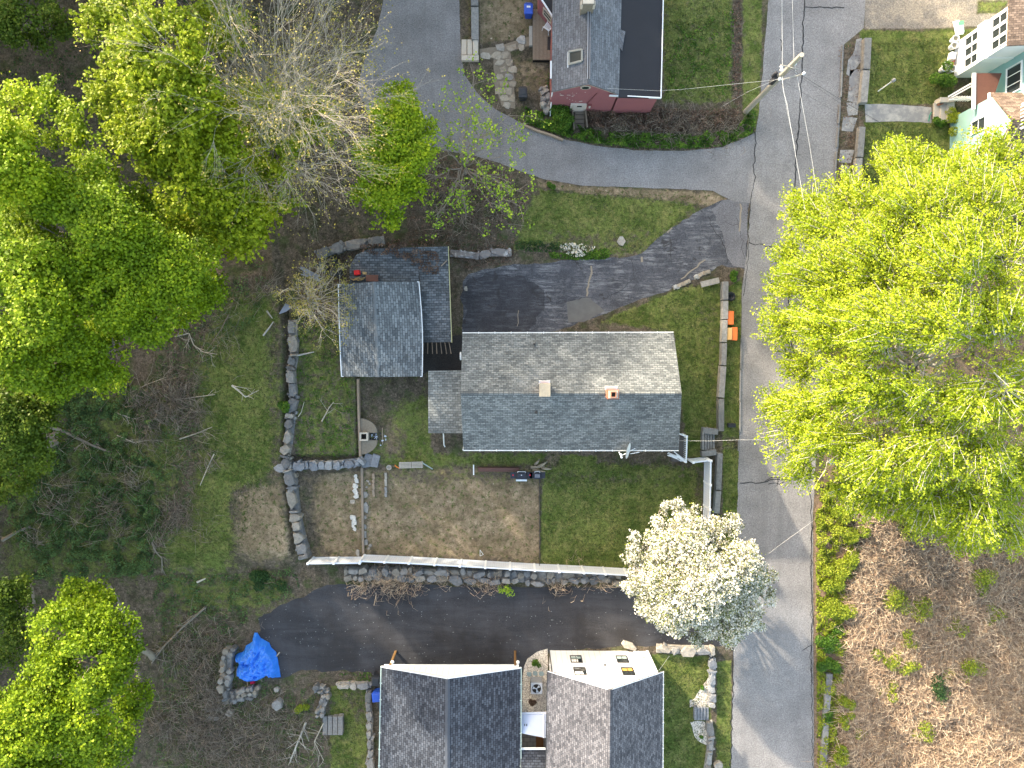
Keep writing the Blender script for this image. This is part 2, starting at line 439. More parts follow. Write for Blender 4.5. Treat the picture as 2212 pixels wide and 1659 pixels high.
    tan = g.mix(g.rng(f1, .50, .66), tan, (.13, .105, .065))
    tan = g.mix(g.rng(g.noise(.6, 7, .75), .42, .58, 0, .8), tan, (.15, .12, .075))
    tan = g.mix(g.rng(g.noise(3.1, 9, .75), .54, .60, 0, .9), tan, (.055, .085, .02))
    tan = g.mix(g.math('MULTIPLY', g.rng(vsep, .93, .95), g.rng(g.noise(.9, 4), .45, .6)), tan, (.42, .36, .28))
    tan = g.mix(.8, tan, g.mix(g.rng(g.noise(2.0, 10, .85), .38, .62), (.45, .42, .38), (1.45, 1.42, 1.38)), 'MULTIPLY')
    grav = g.mix(g.rng(f2, .4, .6), (.19, .17, .15), (.29, .25, .20)); grav = g.mix(.9, grav, g.mix(g.rng(g.noise(9, 3, .9), .35, .65), (.5, .5, .5), (1.5, 1.5, 1.5)), 'MULTIPLY')
    brush = g.mix(g.rng(f1, .35, .65), (.15, .10, .07), (.33, .235, .16))
    def fac(key, amt=.9, k=4.0):
        return g.math('ADD', g.math('MULTIPLY', g.math('SUBTRACT', g.math('ADD', g.attr(key), g.math('MULTIPLY', g.math('SUBTRACT', brk, .5), amt * 1.6)), .5), k), .5, True)
    col = g.mix(fac('mM', .5), litter, brush)
    col = g.mix(fac('mD', 1.3, 3.0), col, tan)
    col = g.mix(fac('mG', 1.35, 3.0), col, grass)
    col = g.mix(fac('mV', .5), col, grav)
    g.bump(g.math('ADD', f1, f3), .55, .05)
    o = link_mesh('ground', me, g.done(col)); o['kind'] = 'structure'
build_ground()

# ------------------------------------------------------------------ roads, paths
def asphalt(name, c, spots=None, streaks=None, rough=.9):
    a = N(name, rough, .25)
    f = a.noise(11, 4, .9); big = a.noise(.35, 6, .65); mid = a.noise(2.0, 7, .7)
    col = a.mix(a.rng(big, .35, .65), tuple(x * .8 for x in c), tuple(x * 1.15 for x in c))
    col = a.mix(.7, col, a.mix(a.rng(f, .36, .64), (.4, .4, .4), (1.6, 1.6, 1.6)), 'MULTIPLY')
    col = a.mix(a.rng(mid, .55, .75, 0, .35), col, tuple(x * 1.5 for x in c))
    if spots:
        sp = a.voro(3.2); col = a.mix(a.rng(sp, .05, .13, 1, 0), col, tuple(x * 2.2 for x in spots)); sp2 = a.noise(.5, 5, .7, stretch=(.3, 1.6, 1), dist=1.5); col = a.mix(a.rng(sp2, .42, .62, 0, .6), col, tuple(x * 1.7 for x in c)); col = a.mix(a.rng(a.noise(.25, 4), .5, .62, 0, .6), col, (.02, .018, .018))
    ln = a.noise(1.0, 6, .7, stretch=(1.1, .05, 1)); col = a.mix(a.rng(ln, .5, .68, 0, .35), col, tuple(x * .62 for x in c))
    if streaks:
        st = a.noise(1.0, 10, .9, stretch=(.5, 4.5, 1, math.radians(-13)), dist=.6)
        col = a.mix(a.math('MULTIPLY', a.rng(st, .50, .565), a.rng(a.noise(.6, 4), .38, .55)), col, streaks)
        col = a.mix(a.rng(a.noise(1.8, 10, .9), .52, .58, 0, .5), col, tuple(x * .8 for x in streaks))
        col = a.mix(a.rng(a.noise(.7, 6, .7, dist=1.0), .60, .63, 0, .75), col, (.035, .033, .033))
    a.bump(f, .4, .01)
    return a.done(col)
M_road = asphalt('road_asphalt', (.225, .215, .212))
M_side = asphalt('side_road_asphalt', (.205, .197, .197))
M_drive = asphalt('worn_sealed_asphalt', (.062, .063, .073), streaks=(.21, .21, .22))
M_drive2 = asphalt('dark_sealed_asphalt', (.042, .042, .048), streaks=(.10, .10, .11))
M_black = asphalt('fresh_black_asphalt', (.036, .036, .040), spots=(.13, .13, .13), rough=.75)
M_tar = plain('crack_tar', (.018, .018, .02), .6)
sheet('main_road', [(1662, -900), (1660, 0), (1650, 120), (1640, 240), (1632, 285), (1622, 430), (1612, 560), (1603, 620), (1597, 950), (1592, 1110), (1585, 1400), (1579, 1659), (1565, 2600), (1756, 2600), (1758, 1659), (1757, 1400), (1756, 1110), (1762, 1000), (1785, 650), (1803, 415), (1812, 300), (1824, 95), (1840, 82), (1866, 60), (1869, 0), (1870, -900)], .012, M_road, .03, 3)
sheet('side_road', [(829, -900), (828, 0), (816, 60), (792, 115), (770, 190), (800, 250), (900, 305), (960, 325), (1020, 335), (1080, 352), (1130, 372), (1180, 388), (1260, 401), (1400, 406), (1480, 408), (1540, 412), (1585, 435), (1625, 440), (1636, 284), (1610, 297), (1560, 318), (1480, 326), (1380, 325), (1280, 314), (1200, 296), (1130, 268), (1070, 236), (1030, 200), (1003, 160), (998, 130), (994, 80), (992, 0), (992, -900)], .008, M_side, .03, 5)
sheet('worn_driveway', [(1000, 608), (1012, 592), (1040, 583), (1100, 573), (1200, 566), (1280, 560), (1350, 556), (1385, 548), (1410, 525), (1440, 500), (1475, 475), (1530, 446), (1560, 432), (1618, 432), (1610, 582), (1560, 572), (1530, 590), (1500, 604), (1465, 620), (1400, 642), (1330, 668), (1280, 688), (1210, 712), (1130, 735), (998, 735)], .004, M_drive, .10, 7)
sheet('parking_end', [(1002, 612), (1018, 598), (1060, 588), (1140, 600), (1180, 640), (1170, 690), (1120, 735), (1000, 735)], .007, M_drive2, .25, 8, sm=1)
sheet('driveway_mouth', [(1535, 450), (1562, 434), (1618, 433), (1611, 580), (1580, 574), (1568, 545), (1560, 500)], .007, asphalt('grey_asphalt_patch', (.16, .155, .165)), .15, 8)
sheet('black_driveway', [(556, 1345), (572, 1325), (600, 1312), (648, 1292), (700, 1266), (760, 1262), (1000, 1266), (1200, 1268), (1380, 1270), (1590, 1268), (1588, 1398), (1500, 1396), (1350, 1396), (1240, 1400), (1190, 1410), (1135, 1420), (1128, 1700), (824, 1700), (818, 1458), (770, 1448), (700, 1452), (655, 1444), (630, 1456), (590, 1470), (560, 1440)], .004, M_black, .14, 9, sm=2)
M_conc = N('old_concrete', .9, .2); _c = M_conc
M_conc = _c.done(_c.mix(_c.rng(_c.noise(1.2, 8, .7), .45, .6), (.20, .20, .205), (.33, .32, .30)))
sheet('concrete_patch', [(1224, 652), (1272, 642), (1306, 672), (1262, 695), (1228, 697)], .010, plain('patch_concrete', (.125, .12, .115), .9, var=.3, scale=2), .03, 4)
sheet('front_path', [(1868, 224), (1945, 226), (2012, 232), (2012, 266), (1940, 262), (1870, 264)], .012, M_conc, .03, 4)
for i, q in enumerate([[(1850, 85), (1862, 82), (1862, 130), (1836, 165), (1828, 160), (1832, 130), (1842, 118)], [(1836, 151), (1862, 151), (1862, 222), (1830, 218), (1834, 190)],
                       [(1828, 222), (1856, 222), (1852, 248), (1832, 250)], [(1822, 252), (1852, 255), (1842, 284), (1818, 282)], [(1815, 324), (1846, 324), (1838, 352), (1812, 350)], [(1816, 356), (1838, 360), (1834, 376), (1816, 372)]]):
    sheet('sidewalk_slab' if i == 0 else 'sidewalk_slab', q, .013, M_conc, .05, 20 + i)

def line_strip(mb, pts_px, wd, z, seed=0, jit=.05):
    P = [W(x, y, z) for x, y in pts_px]; Q = []
    for a, b in zip(P[:-1], P[1:]):
        k = max(1, int((b - a).length / .25))
        for j in range(k): Q.append(a.lerp(b, j / k))
    Q.append(P[-1]); L = []
    for i, p in enumerate(Q):
        d = (Q[min(i + 1, len(Q) - 1)] - Q[max(i - 1, 0)]).normalized(); n = Vector((-d.y, d.x, 0))
        o = n * jit * mnoise.noise(Vector((p.x * 2.3, p.y * 2.3, seed)))
        ww = wd * (.65 + .7 * abs(mnoise.noise(Vector((p.x * 4, p.y * 4, seed + 9)))))
        L.append((p + o + n * ww / 2, p + o - n * ww / 2))
    vs = [v for ab in L for v in ab]
    mb.add(vs, [(2 * i, 2 * i + 1, 2 * i + 3, 2 * i + 2) for i in range(len(L) - 1)])
t = MB()
for k, (pts, wd) in enumerate([([(1739, 0), (1735, 50), (1734, 110), (1730, 200), (1725, 280), (1720, 340), (1717, 400), (1714, 470), (1706, 530), (1705, 600), (1704, 660), (1712, 750), (1731, 800), (1731, 870)], .10),
        ([(1739, 16), (1780, 16), (1824, 16)], .09), ([(1633, 285), (1631, 340), (1628, 365), (1634, 382), (1628, 392)], .09), ([(1628, 392), (1622, 430), (1618, 500), (1617, 545), (1612, 600), (1606, 640)], .05),
        ([(1617, 526), (1655, 530), (1700, 548)], .07), ([(1598, 1045), (1640, 1041), (1680, 1036), (1755, 1033)], .08), ([(1652, 1040), (1665, 1030), (1690, 1033), (1700, 1040), (1684, 1045), (1660, 1044)], .06),
        ([(1680, 1030), (1680, 1050)], .06), ([(1752, 1050), (1751, 1106)], .07), ([(1752, 1106), (1753, 1200), (1754, 1300), (1753, 1400), (1754, 1500), (1756, 1659)], .055), ([(1756, 1110), (1751, 1240), (1757, 1340), (1750, 1420), (1756, 1480)], .05),
        ([(1584, 1390), (1582, 1440), (1584, 1500), (1580, 1560), (1578, 1659)], .07), ([(1752, 1394), (1732, 1404)], .06), ([(1754, 1003), (1747, 1030)], .06), ([(1719, 560), (1713, 557)], .05), ([(1688, 85), (1687, 110)], .10)]):
    line_strip(t, pts, wd, .020, k, .16)
t.build('road_tar_seams', M_tar)['kind'] = 'structure'
t = MB()
for k, (pts, wd) in enumerate([([(1529, 468), (1540, 490), (1560, 520), (1568, 545), (1570, 570)], .05), ([(1362, 560), (1370, 580), (1368, 600), (1350, 620), (1310, 645)], .035), ([(1448, 500), (1446, 545), (1450, 570)], .03),
        ([(1560, 482), (1600, 486)], .03), ([(1001, 655), (1100, 650), (1190, 655), (1272, 642)], .03), ([(1590, 470), (1604, 520), (1607, 560)], .03)]):
    line_strip(t, pts, wd, .012, 50 + k, .2)
t.build('driveway_cracks', M_tar)['kind'] = 'structure'
t = MB()
for k, (pts, wd) in enumerate([([(1275, 575), (1279, 590), (1270, 610), (1266, 640)], .16), ([(1385, 555), (1387, 566)], .2), ([(1523, 560), (1500, 580), (1470, 602)], .12), ([(1440, 500), (1452, 492)], .15), ([(1599, 440), (1600, 470), (1597, 500)], .14), ([(1119, 705), (1119, 690), (1120, 670)], .06)]):
    line_strip(t, pts, wd, .013, 70 + k, .2)
t.build('driveway_filler', plain('pale_filler', (.25, .21, .16), .9))['kind'] = 'structure'
M_gravel = N('pale_gravel', .9, .2); _c = M_gravel
_v = _c.voro(16, out='Color'); _c.bump(_c.voro(16), .8, .04)
M_gravel = _c.done(_c.mix(_c.math('MULTIPLY', _v, 1), (.20, .18, .15), (.85, .78, .68)))
sheet('path_bed', [(1036, 106), (1080, 99), (1110, 89), (1146, 78), (1146, 98), (1102, 112), (1110, 150), (1113, 235), (1084, 230), (1068, 180), (1066, 126), (1036, 124)], .006, plain('sandy_bed', (.22, .18, .135), .95, var=.35, scale=5), .05, 3)
sheet('gravel_bed', [(1183, 1401), (1160, 1408), (1139, 1423), (1132, 1440), (1129, 1460), (1127, 1545), (1183, 1545)], .016, M_gravel, .05, 3)
sheet('gravel_border', [(1528, 1468), (1512, 1490), (1506, 1498), (1500, 1510), (1490, 1512), (1490, 1528), (1500, 1525), (1531, 1525), (1536, 1470)], .016, M_gravel, .08, 3)
sheet('gravel_border', [(1491, 1560), (1520, 1558), (1534, 1575), (1531, 1612), (1518, 1606), (1500, 1590)], .016, M_gravel, .08, 3)
_c = N('grey_pavers', .9, .2)
br = _c.t.nodes.new('ShaderNodeTexBrick'); _c.link(_c.tc.outputs['Object'], br.inputs[0]); br.inputs['Scale'].default_value = 1
br.inputs['Brick Width'].default_value = .45; br.inputs['Row Height'].default_value = .35; br.inputs['Mortar Size'].default_value = .015
for k, c in (('Color1', (.26, .25, .23)), ('Color2', (.20, .19, .18)), ('Mortar', (.07, .07, .07))): br.inputs[k].default_value = (*c, 1)
sheet('paver_patio', [(1126, 1585), (1183, 1585), (1183, 1630), (1126, 1630)], .014, _c.done(br.outputs[0]), 0, 3)
sheet('dark_yard_paving', [(912, 741), (1000, 722), (1000, 801), (925, 801), (912, 812)], .006, asphalt('dark_paving', (.045, .042, .04)), .05)  # one evenly dark sheet between garage and house
# ------------------------------------------------------------------ buildings
M_white = plain('white_paint', (.74, .76, .78), .5, .3, var=.05, scale=2)
M_vinyl = plain('white_vinyl', (.60, .64, .70), .45, .4, var=.04, scale=3)
M_gutter = plain('gutter_metal', (.68, .68, .66), .5, .4, var=.12, scale=4)
M_glass = N('window_glass', .18, .4).done((.025, .032, .035))
M_black_frame = plain('black_window_frame', (.015, .015, .017), .4)
M_shA = shingle('grey_shingles', (.108, .118, .120), (.172, .180, .176), (.045, .05, .055))
M_shShed = shingle('blue_grey_shingles', (.09, .10, .108), (.165, .178, .185), (.03, .032, .036), .36, .17)
M_shLow = shingle('low_roof_shingles', (.07, .078, .085), (.135, .145, .155), (.02, .022, .026), .36, .17, moss=.6)
M_shLean = shingle('lean_to_shingles', (.13, .138, .135), (.19, .198, .192), (.06, .065, .065), .36, .17)
M_shRed = shingle('slate_grey_shingles', (.135, .14, .155), (.135, .14, .155), (.075, .08, .09), .42, .18, noise_amt=.2)
M_shBlack = shingle('dark_blue_shingles', (.036, .041, .053), (.068, .077, .095), (.012, .014, .020), .30, .17, noise_amt=.1)
M_shWhite = shingle('mottled_shingles', (.072, .074, .086), (.135, .135, .148), (.04, .04, .05), .26, .14, noise_amt=.15)
M_shBrown = shingle('brown_shingles', (.10, .075, .06), (.19, .145, .115), (.06, .045, .04), .3, .14)
M_epdm = plain('black_membrane', (.016, .017, .022), .55, .3, var=.25, scale=.8)
M_siding_w = N('white_board_siding', .5, .3)
def siding(name, c, pitch, axis='X', dark=.55):
    n = N(name, .6, .25)
    s = n.t.nodes.new('ShaderNodeSeparateXYZ'); n.link(n.tc.outputs['UV'], s.inputs[0])
    f = n.math('FRACT', n.math('DIVIDE', s.outputs[0 if axis == 'X' else 1], pitch))
    line = n.rng(n.math('ABSOLUTE', n.math('SUBTRACT', f, .5)), .44, .5, 0, 1)
    col = n.mix(n.noise(2.2, 6), tuple(x * .9 for x in c), tuple(min(1, x * 1.07) for x in c))
    n.bump(line, .5, -.02)
    return n.done(n.mix(line, col, tuple(x * dark for x in c)))
M_bb = siding('white_board_and_batten', (.80, .80, .80), .41, dark=.62)
M_redsid = siding('faded_red_clapboard', (.30, .115, .125), .13, 'Y', .6)
M_teal = plain('pale_teal_siding', (.25, .43, .42), .6, var=.06, scale=1.5)
M_tan = plain('tan_trim', (.50, .44, .36), .6)
M_brick = plain('chimney_brick', (.38, .15, .09), .85, var=.4, scale=14)
M_dark = plain('dark_interior', (.012, .011, .010), .8)
M_wood = plain('weathered_wood', (.27, .21, .155), .85, var=.3, scale=9)
M_greywood = plain('grey_boards', (.36, .34, .31), .85, var=.25, scale=12)

def roof_gable(parent, pts, mat, t=.14, name='roof', cap=None):
    """pts: A0 A1 (eave) R0 R1 (ridge) B0 B1 (eave); 0/1 = the two gable ends"""
    A0, A1, R0, R1, B0, B1 = [Vector(p) for p in pts]; d = Vector((0, 0, -t)); mb = MB()
    mb.quad([A0, A1, R1, R0]); mb.quad([B1, B0, R0, R1])
    mb.quad([A0 + d, R0 + d, R1 + d, A1 + d]); mb.quad([B1 + d, R1 + d, R0 + d, B0 + d])
    for a, b in ((A0, A1), (B1, B0)): mb.quad([a, a + d, b + d, b])
    for a, r, b in ((A0, R0, B0), (A1, R1, B1)): mb.quad([a, r, r + d, a + d]); mb.quad([r, b, b + d, r + d])
    o = mb.build(name, mat, parent)
    if cap:
        c = MB(); al = (R1 - R0).normalized()
        for X_, Y_ in ((A0, A1), (B0, B1)):
            s = ((X_ + (Y_ - X_) * ((R0 - X_).dot((Y_ - X_).normalized()) / (Y_ - X_).length)) - R0).normalized()
            u = Vector((0, 0, .02)); c.quad([R0 + u, R1 + u, R1 + u + s * .17, R0 + u + s * .17])
        c.build('ridge_cap', cap, o)
    return o

def walls_gable(parent, pts, mat, zbase, o_al=.25, o_ac=.3, name='wall', drop=.16):
    A0, A1, R0, R1, B0, B1 = [Vector(p) for p in pts]; mb = MB()
    al = (A1 - A0); al.z = 0; al.normalize(); ac = (B0 - A0); ac.z = 0; wd = ac.length; ac.normalize(); out = []
    for A, R, B, s in ((A0, R0, B0, 1), (A1, R1, B1, -1)):
        k1 = o_ac / max(.1, (Vector((R.x - A.x, R.y - A.y, 0)).length)); k2 = o_ac / max(.1, (Vector((R.x - B.x, R.y - B.y, 0)).length))
        a = A.lerp(R, k1) + al * o_al * s; b = B.lerp(R, k2) + al * o_al * s; r = R + al * o_al * s
        for q in (a, b, r): q.z -= drop
        out.append((a, r, b))
    (a0, r0, b0), (a1, r1, b1) = out
    g = lambda q: Vector((q.x, q.y, zbase))
    mb.quad([g(a0), g(b0), b0, r0, a0]); mb.quad([g(b1), g(a1), a1, r1, b1]); mb.quad([g(a0), g(a1), a1, a0]); mb.quad([g(b0), g(b1), b1, b0])
    return mb.build(name, mat, parent), out

def gutter(parent, a, b, wd=.10, name='gutter', brackets=1.1, m=None):
    mb = MB(); a, b = Vector(a), Vector(b); out = Vector((0, 0, -.04)); mb.bar(a + out, b + out, wd, .09)
    L = (b - a).length; k = int(L / brackets)
    for i in range(1, k): p = a.lerp(b, i / k); mb.box(p + Vector((0, 0, .015)), (.05, .16, .03), math.atan2((b - a).y, (b - a).x))
    return mb.build(name, m or M_gutter, parent)

def window(parent, o, u, v, n, wd, ht, fm, nx=2, ny=2, fw=.06, depth=.05, gm=None, blind=None):
    """o lower-left corner on the wall, u right, v up, n outward"""
    o, u, v, n = Vector(o), Vector(u).normalized(), Vector(v).normalized(), Vector(n).normalized(); mb = MB(); c = lambda a, b: o + u * a + v * b + n * depth / 2
    for a, b in (((0, fw / 2), (wd, fw / 2)), ((0, ht - fw / 2), (wd, ht - fw / 2))): mb.bar(c(*a), c(*b), fw if abs(v.z) < .5 else depth, depth if abs(v.z) < .5 else fw)
    for a in (fw / 2, wd - fw / 2): mb.bar(c(a, fw), c(a, ht - fw), fw, depth)
    for i in range(1, nx): mb.bar(c(wd * i / nx, fw), c(wd * i / nx, ht - fw), .035, depth * .8)
    for i in range(1, ny): mb.bar(c(fw, ht * i / ny), c(wd - fw, ht * i / ny), .035, .035)
    w_ = mb.build('window', fm, parent)
    g = MB(); e = n * .012; g.quad([o + e + u * fw + v * fw, o + e + u * (wd - fw) + v * fw, o + e + u * (wd - fw) + v * (ht - fw), o + e + u * fw + v * (ht - fw)])
    g.build('pane', gm or M_glass, w_)
    if blind:
        b = MB(); e = n * .016; b.quad([o + e + u * fw + v * (ht * .12), o + e + u * (wd - fw) + v * (ht * .12), o + e + u * (wd - fw) + v * (ht * .45), o + e + u * fw + v * (ht * .45)]); b.build('blind', blind, w_)
    return w_

UP = Vector((0, 0, 1))
# ---- main house
zE, zR = 3.4, 5.5
mh = thing('house', 'long grey shingled house with two chimneys beside the worn driveway', 'house', W(1230, 850, 0))
pts = [W(999, 719.5, zE), W(1455, 718, zE), W(995, 849.5, zR), W(1472.5, 850, zR), W(1001, 972.5, zE + .05), W(1466, 973, zE + .05)]
roof_gable(mh, pts, M_shA, cap=M_shA)
walls_gable(mh, pts, plain('pale_grey_siding', (.55, .56, .56), .6), 0)
gutter(mh, pts[0], pts[1]); gutter(mh, pts[4], pts[5])
def chimney(parent, px, py, zb, zt, sx, sy, capm, flue=True):
    p = W(px, py, zt); mb = MB(); mb.box((p.x, p.y, (zb + zt) / 2), (sx, sy, zt - zb)); mb.box((p.x, p.y, zt - .10), (sx + .10, sy + .10, .10))
    c = mb.build('chimney', M_brick, parent)
    if flue:
        f = MB(); f.box((p.x, p.y, zt + .012), (sx * .95, sy * .95, .03)); f.build('crown_mortar', plain('mortar', (.45, .40, .34)), c)
        f = MB()
        for dx, dy, a, b in ((-.16, 0, .05, .4), (.16, 0, .05, .4), (0, -.17, .3, .05), (0, .17, .3, .05)): f.box((p.x + dx, p.y + dy, zt + .10), (a, b, .16))
        f.build('flue', plain('flue_clay', (.42, .2, .12)), c)
        f = MB(); f.box((p.x, p.y, zt + .04), (.27, .29, .04)); f.build('flue_opening', M_dark, c)
    else:
        f = MB(); f.box((p.x, p.y, zt + .05), (sx + .14, sy + .16, .09)); f.build('slab_cap', capm, c, bevel=.02)
    f = MB(); f.box((p.x, p.y + sy / 2 + .10, zb + .62), (sx + .15, .22, .05), rx=.5); f.build('flashing', M_white, c)
chimney(mh, 1324.5, 852, 5.0, 6.5, .66, .52, None)
chimney(mh, 1177, 842, 5.0, 6.2, .58, .72, plain('cap_concrete', (.34, .30, .23), .9, var=.35, scale=12), False)
def slope_z(py): return zR - (zR - zE) * abs(py - 850) / 128
for px, py in ((1154, 744), (1158.5, 890)):
    z = slope_z(py); p = W(px, py, z); mb = MB(); mb.lathe((p.x, p.y, z - .05), [(.055, 0), (.055, .38), (.04, .38), (.04, .34)], 12); mb.lathe((p.x, p.y, z - .06), [(.15, 0), (.07, .12)], 12)
    mb.build('vent_pipe', plain('pipe_dark', (.06, .06, .06)), mh)
# round window vent on the west gable
p = W(996, 769, 3.0); mb = MB(); mb.lathe((0, 0, 0), [(.28, 0), (.28, .08), (.2, .10)], 20)
o = mb.build('gable_dish', M_white, None); o.name = 'wall_lamp_dome'; o.rotation_euler = (0, -PI / 2, 0); o.parent = mh; o.location = p - mh.location + Vector((0.02, 0, 0))
# lean-to west
q = [W(925, 936, 2.6), W(925, 801, 2.6), W(1001, 800, 2.95), W(1003, 936, 2.95)]
mb = MB(); mb.quad([q[0], q[3], q[2], q[1]][::1]); d = Vector((0, 0, -.12))
mb.quad([a + d for a in q]); [mb.quad([q[i], q[i] + d, q[(i + 1) % 4] + d, q[(i + 1) % 4]]) for i in range(4)]
mb.v and mb.build('lean_to_roof', M_shLean, mh)
mb = MB(); mb.prism([W(930, 931, 2.6), W(1000, 931, 2.6), W(1000, 806, 2.6), W(930, 806, 2.6)], 0, 2.44); mb.build('lean_to_wall', plain('lean_to_siding', (.3, .3, .3)), mh)
mb = MB(); mb.tube([W(957.5, 936, 2.5), W(958, 940, 2.3), W(959, 961, .25), W(961, 965, .12)], .045, 8); mb.build('downpipe', M_gutter, mh)
mb = MB(); mb.tube([W(1000, 972, 3.3), W(1002, 962, 2.9), W(1004, 962, .2)], .04, 8); mb.build('downpipe', M_gutter, mh)
# small corner porch
pz = 1.05
mb = MB(); c = [W(1462, 940, .5), W(1483, 940, .5), W(1483, 998, .5), W(1440, 998, .5), W(1440, 972, .5)]
mb.prism([W(1455, 943, .42), W(1482, 943, .42), W(1480, 997, .42), W(1452, 997, .42)], 0, .42); mb.build('porch_deck', plain('porch_boards', (.10, .09, .085)), mh)
mb = MB()
for a, b in (((1464, 936), (1484, 943)), ((1484, 943), (1482, 998)), ((1482, 998), (1462, 984))):
    for z in (1.35, .62): mb.bar(W(*a, z), W(*b, z), .10, .05)
    A_, B_ = W(*a, 1.3), W(*b, 1.3); k = int((B_ - A_).length / .14)
    for i in range(k): p = A_.lerp(B_, i / k); mb.bar((p.x, p.y, .5), (p.x, p.y, 1.3), .035)
for a in ((1484, 943), (1482, 998)): p = W(*a, 1.45); mb.box((p.x, p.y, .72), (.13, .13, 1.45))
mb.build('porch_railing', M_white, mh)
fl = MB(); a = W(1463, 941, 1.2); b = W(1469, 941.5, 1.2)
for i, col in enumerate((0, 1, 0, 1, 0)):
    p = a.lerp(b, (i + .5) / 5); fl.box((p.x + .32, p.y, .95), (.045, .02, .55), mi=col)
fl.build('striped_flag', [plain('flag_red', (.45, .03, .04)), M_white], mh); 

# ---- shed / garage left of the house
gz, gr = 2.7, 3.4
sg = thing('garage', 'square garage with blue grey shingles and bowed white edges west of the long house', 'garage', W(820, 700, 0))
def bow(pa, pb, amt, z):
    return [W(pa[0] + (pb[0] - pa[0]) * t + amt * math.sin(PI * t), pa[1] + (pb[1] - pa[1]) * t, z) for t in [i / 6 for i in range(7)]]
L_ = bow((731, 615), (738, 813), -1, gz); R_ = bow((905, 609), (912, 813), 4, gz); T_ = bow((807, 608.5), (816, 814.5), 1, gr)
mb = MB(); v0 = [q for q in L_] + [q for q in T_] + [q for q in R_]
def uvq(a, b, c_, d_, u0, u1, w0, w1): return [(w0, u0), (w1, u0), (w1, u1), (w0, u1)]
for i in range(6):
    la, lb, ta, tb, ra, rb = L_[i], L_[i + 1], T_[i], T_[i + 1], R_[i], R_[i + 1]; wl = (ta - la).length; wr = (ra - ta).length; y0 = i * (lb - la).length; y1 = y0 + (lb - la).length
    mb.add([la, ta, tb, lb], [(0, 1, 2, 3)], 0, [[(y0, 0), (y0, wl), (y1, wl), (y1, 0)]])
    mb.add([ta, ra, rb, tb], [(0, 1, 2, 3)], 0, [[(y0, wr), (y0, 0), (y1, 0), (y1, wr)]])
d = Vector((0, 0, -.14))
for S_ in (L_, R_):
    for a, b in zip(S_[:-1], S_[1:]): mb.quad([a, b, b + d, a + d])
for k in (0, 6): mb.quad([L_[k], T_[k], R_[k], R_[k] + d, T_[k] + d, L_[k] + d])
rf = mb.build('roof', M_shShed, sg)
mb = MB()
for i in range(6):
    a, b = T_[i], T_[i + 1]; u = Vector((0, 0, .025)); s = Vector((.1, 0, -.01)); mb.quad([a + u, b + u, b + u + s, a + u + s]); mb.quad([a + u, a + u - s - Vector((0, 0, .04)), b + u - s - Vector((0, 0, .04)), b + u])
mb.build('ridge_cap', plain('shed_cap', (.14, .152, .16), .9, var=.25, scale=4), rf)
for S_ in (L_, R_):
    mb = MB()
    for a, b in zip(S_[:-1], S_[1:]): mb.bar(a + Vector((0, 0, .02)), b + Vector((0, 0, .02)), .05, .09)
    for q in (S_[0], S_[-1]): mb.box(q + Vector((-.05 if S_ is R_ else .05, 0, .02)), (.16, .05, .09))
    mb.build('edge_trim', M_white, sg)
walls_gable(sg, [L_[0], L_[-1], T_[0], T_[-1], R_[0], R_[-1]], plain('garage_siding', (.3, .3, .29)), 0, .2, .25)

# ---- low L-shaped carport roof behind
cp = thing('carport', 'low L shaped shingle roof littered with dead leaves behind the square garage', 'carport', W(880, 600, 0))
def slab(parent, q, mat, name='roof', t=.1):
    mb = MB(); d = Vector((0, 0, -t)); mb.quad(q); mb.quad([a + d for a in q][::-1]); n_ = len(q)
    for i in range(n_): mb.quad([q[i], q[i] + d, q[(i + 1) % n_] + d, q[(i + 1) % n_]])
    return mb.build(name, mat, parent)
slab(cp, [W(912, 740, 1.9), W(975, 739, 2.25), W(967.6, 532.5, 2.25), W(905, 560, 1.9)], M_shLow)
slab(cp, [W(755, 612, 1.75), W(905, 612, 1.88), W(905, 560, 1.9), W(967.6, 532.5, 2.25), W(905, 534, 2.1), W(798, 537, 2.0), W(770, 550, 1.9), W(755, 575, 1.8)], M_shLow)
mb = MB(); mb.bar(W(968.5, 532, 2.26), W(976, 740, 2.26), .05, .1); mb.build('edge_trim', plain('mossy_trim', (.4, .38, .2)), cp)
for px, py in ((972, 737), (967, 640), (965, 540), (916, 737)): p = W(px, py, 1.8); mb = MB(); mb.box((p.x - .08, p.y, .9), (.12, .12, 1.78)); mb.build('post', M_wood, cp)
for i in range(7):
    mb = MB(); p = W(916 + i * 9, 741, 1.5); mb.bar((p.x, p.y + .1, 1.62), (p.x - .1 + .04 * i, p.y - .75, 1.45 - .1 * (i % 3)), .05, .12); mb.build('rafter', M_wood, cp)

# ---- red house
rh = thing('house', 'red clapboard house with octagonal window and flat black roof beside the curved lane', 'house', W(1310, 60, 0))
pts = [W(1191.5, 198, 3.6), W(1194, -70, 3.6), W(1271.5, 180.5, 5.2), W(1273, -90, 5.2), W(1337, 203.5, 3.75), W(1345, -70, 3.75)]
roof_gable(rh, pts, M_shRed)
pw = [pts[0], pts[1], pts[2], pts[3], W(1337, 203.5, 3.75), W(1345, -70, 3.75)]
wl, ((a0, r0, b0), _) = walls_gable(rh, pw, M_redsid, 0, .12, .05)
slab(rh, [W(1336, 210, 3.66), W(1427, 212, 3.4), W(1434, -70, 3.4), W(1343, -70, 3.66)], M_epdm, 'flat_roof', .12)
mb = MB(); mb.prism([W(1337, 211, 3.4) + Vector((0, .15, 0)), W(1424, 211, 3.4) + Vector((0, .15, 0)), W(1431, -70, 3.4), W(1341, -70, 3.4)], 0, 3.27); mb.build('addition_wall', M_redsid, rh)
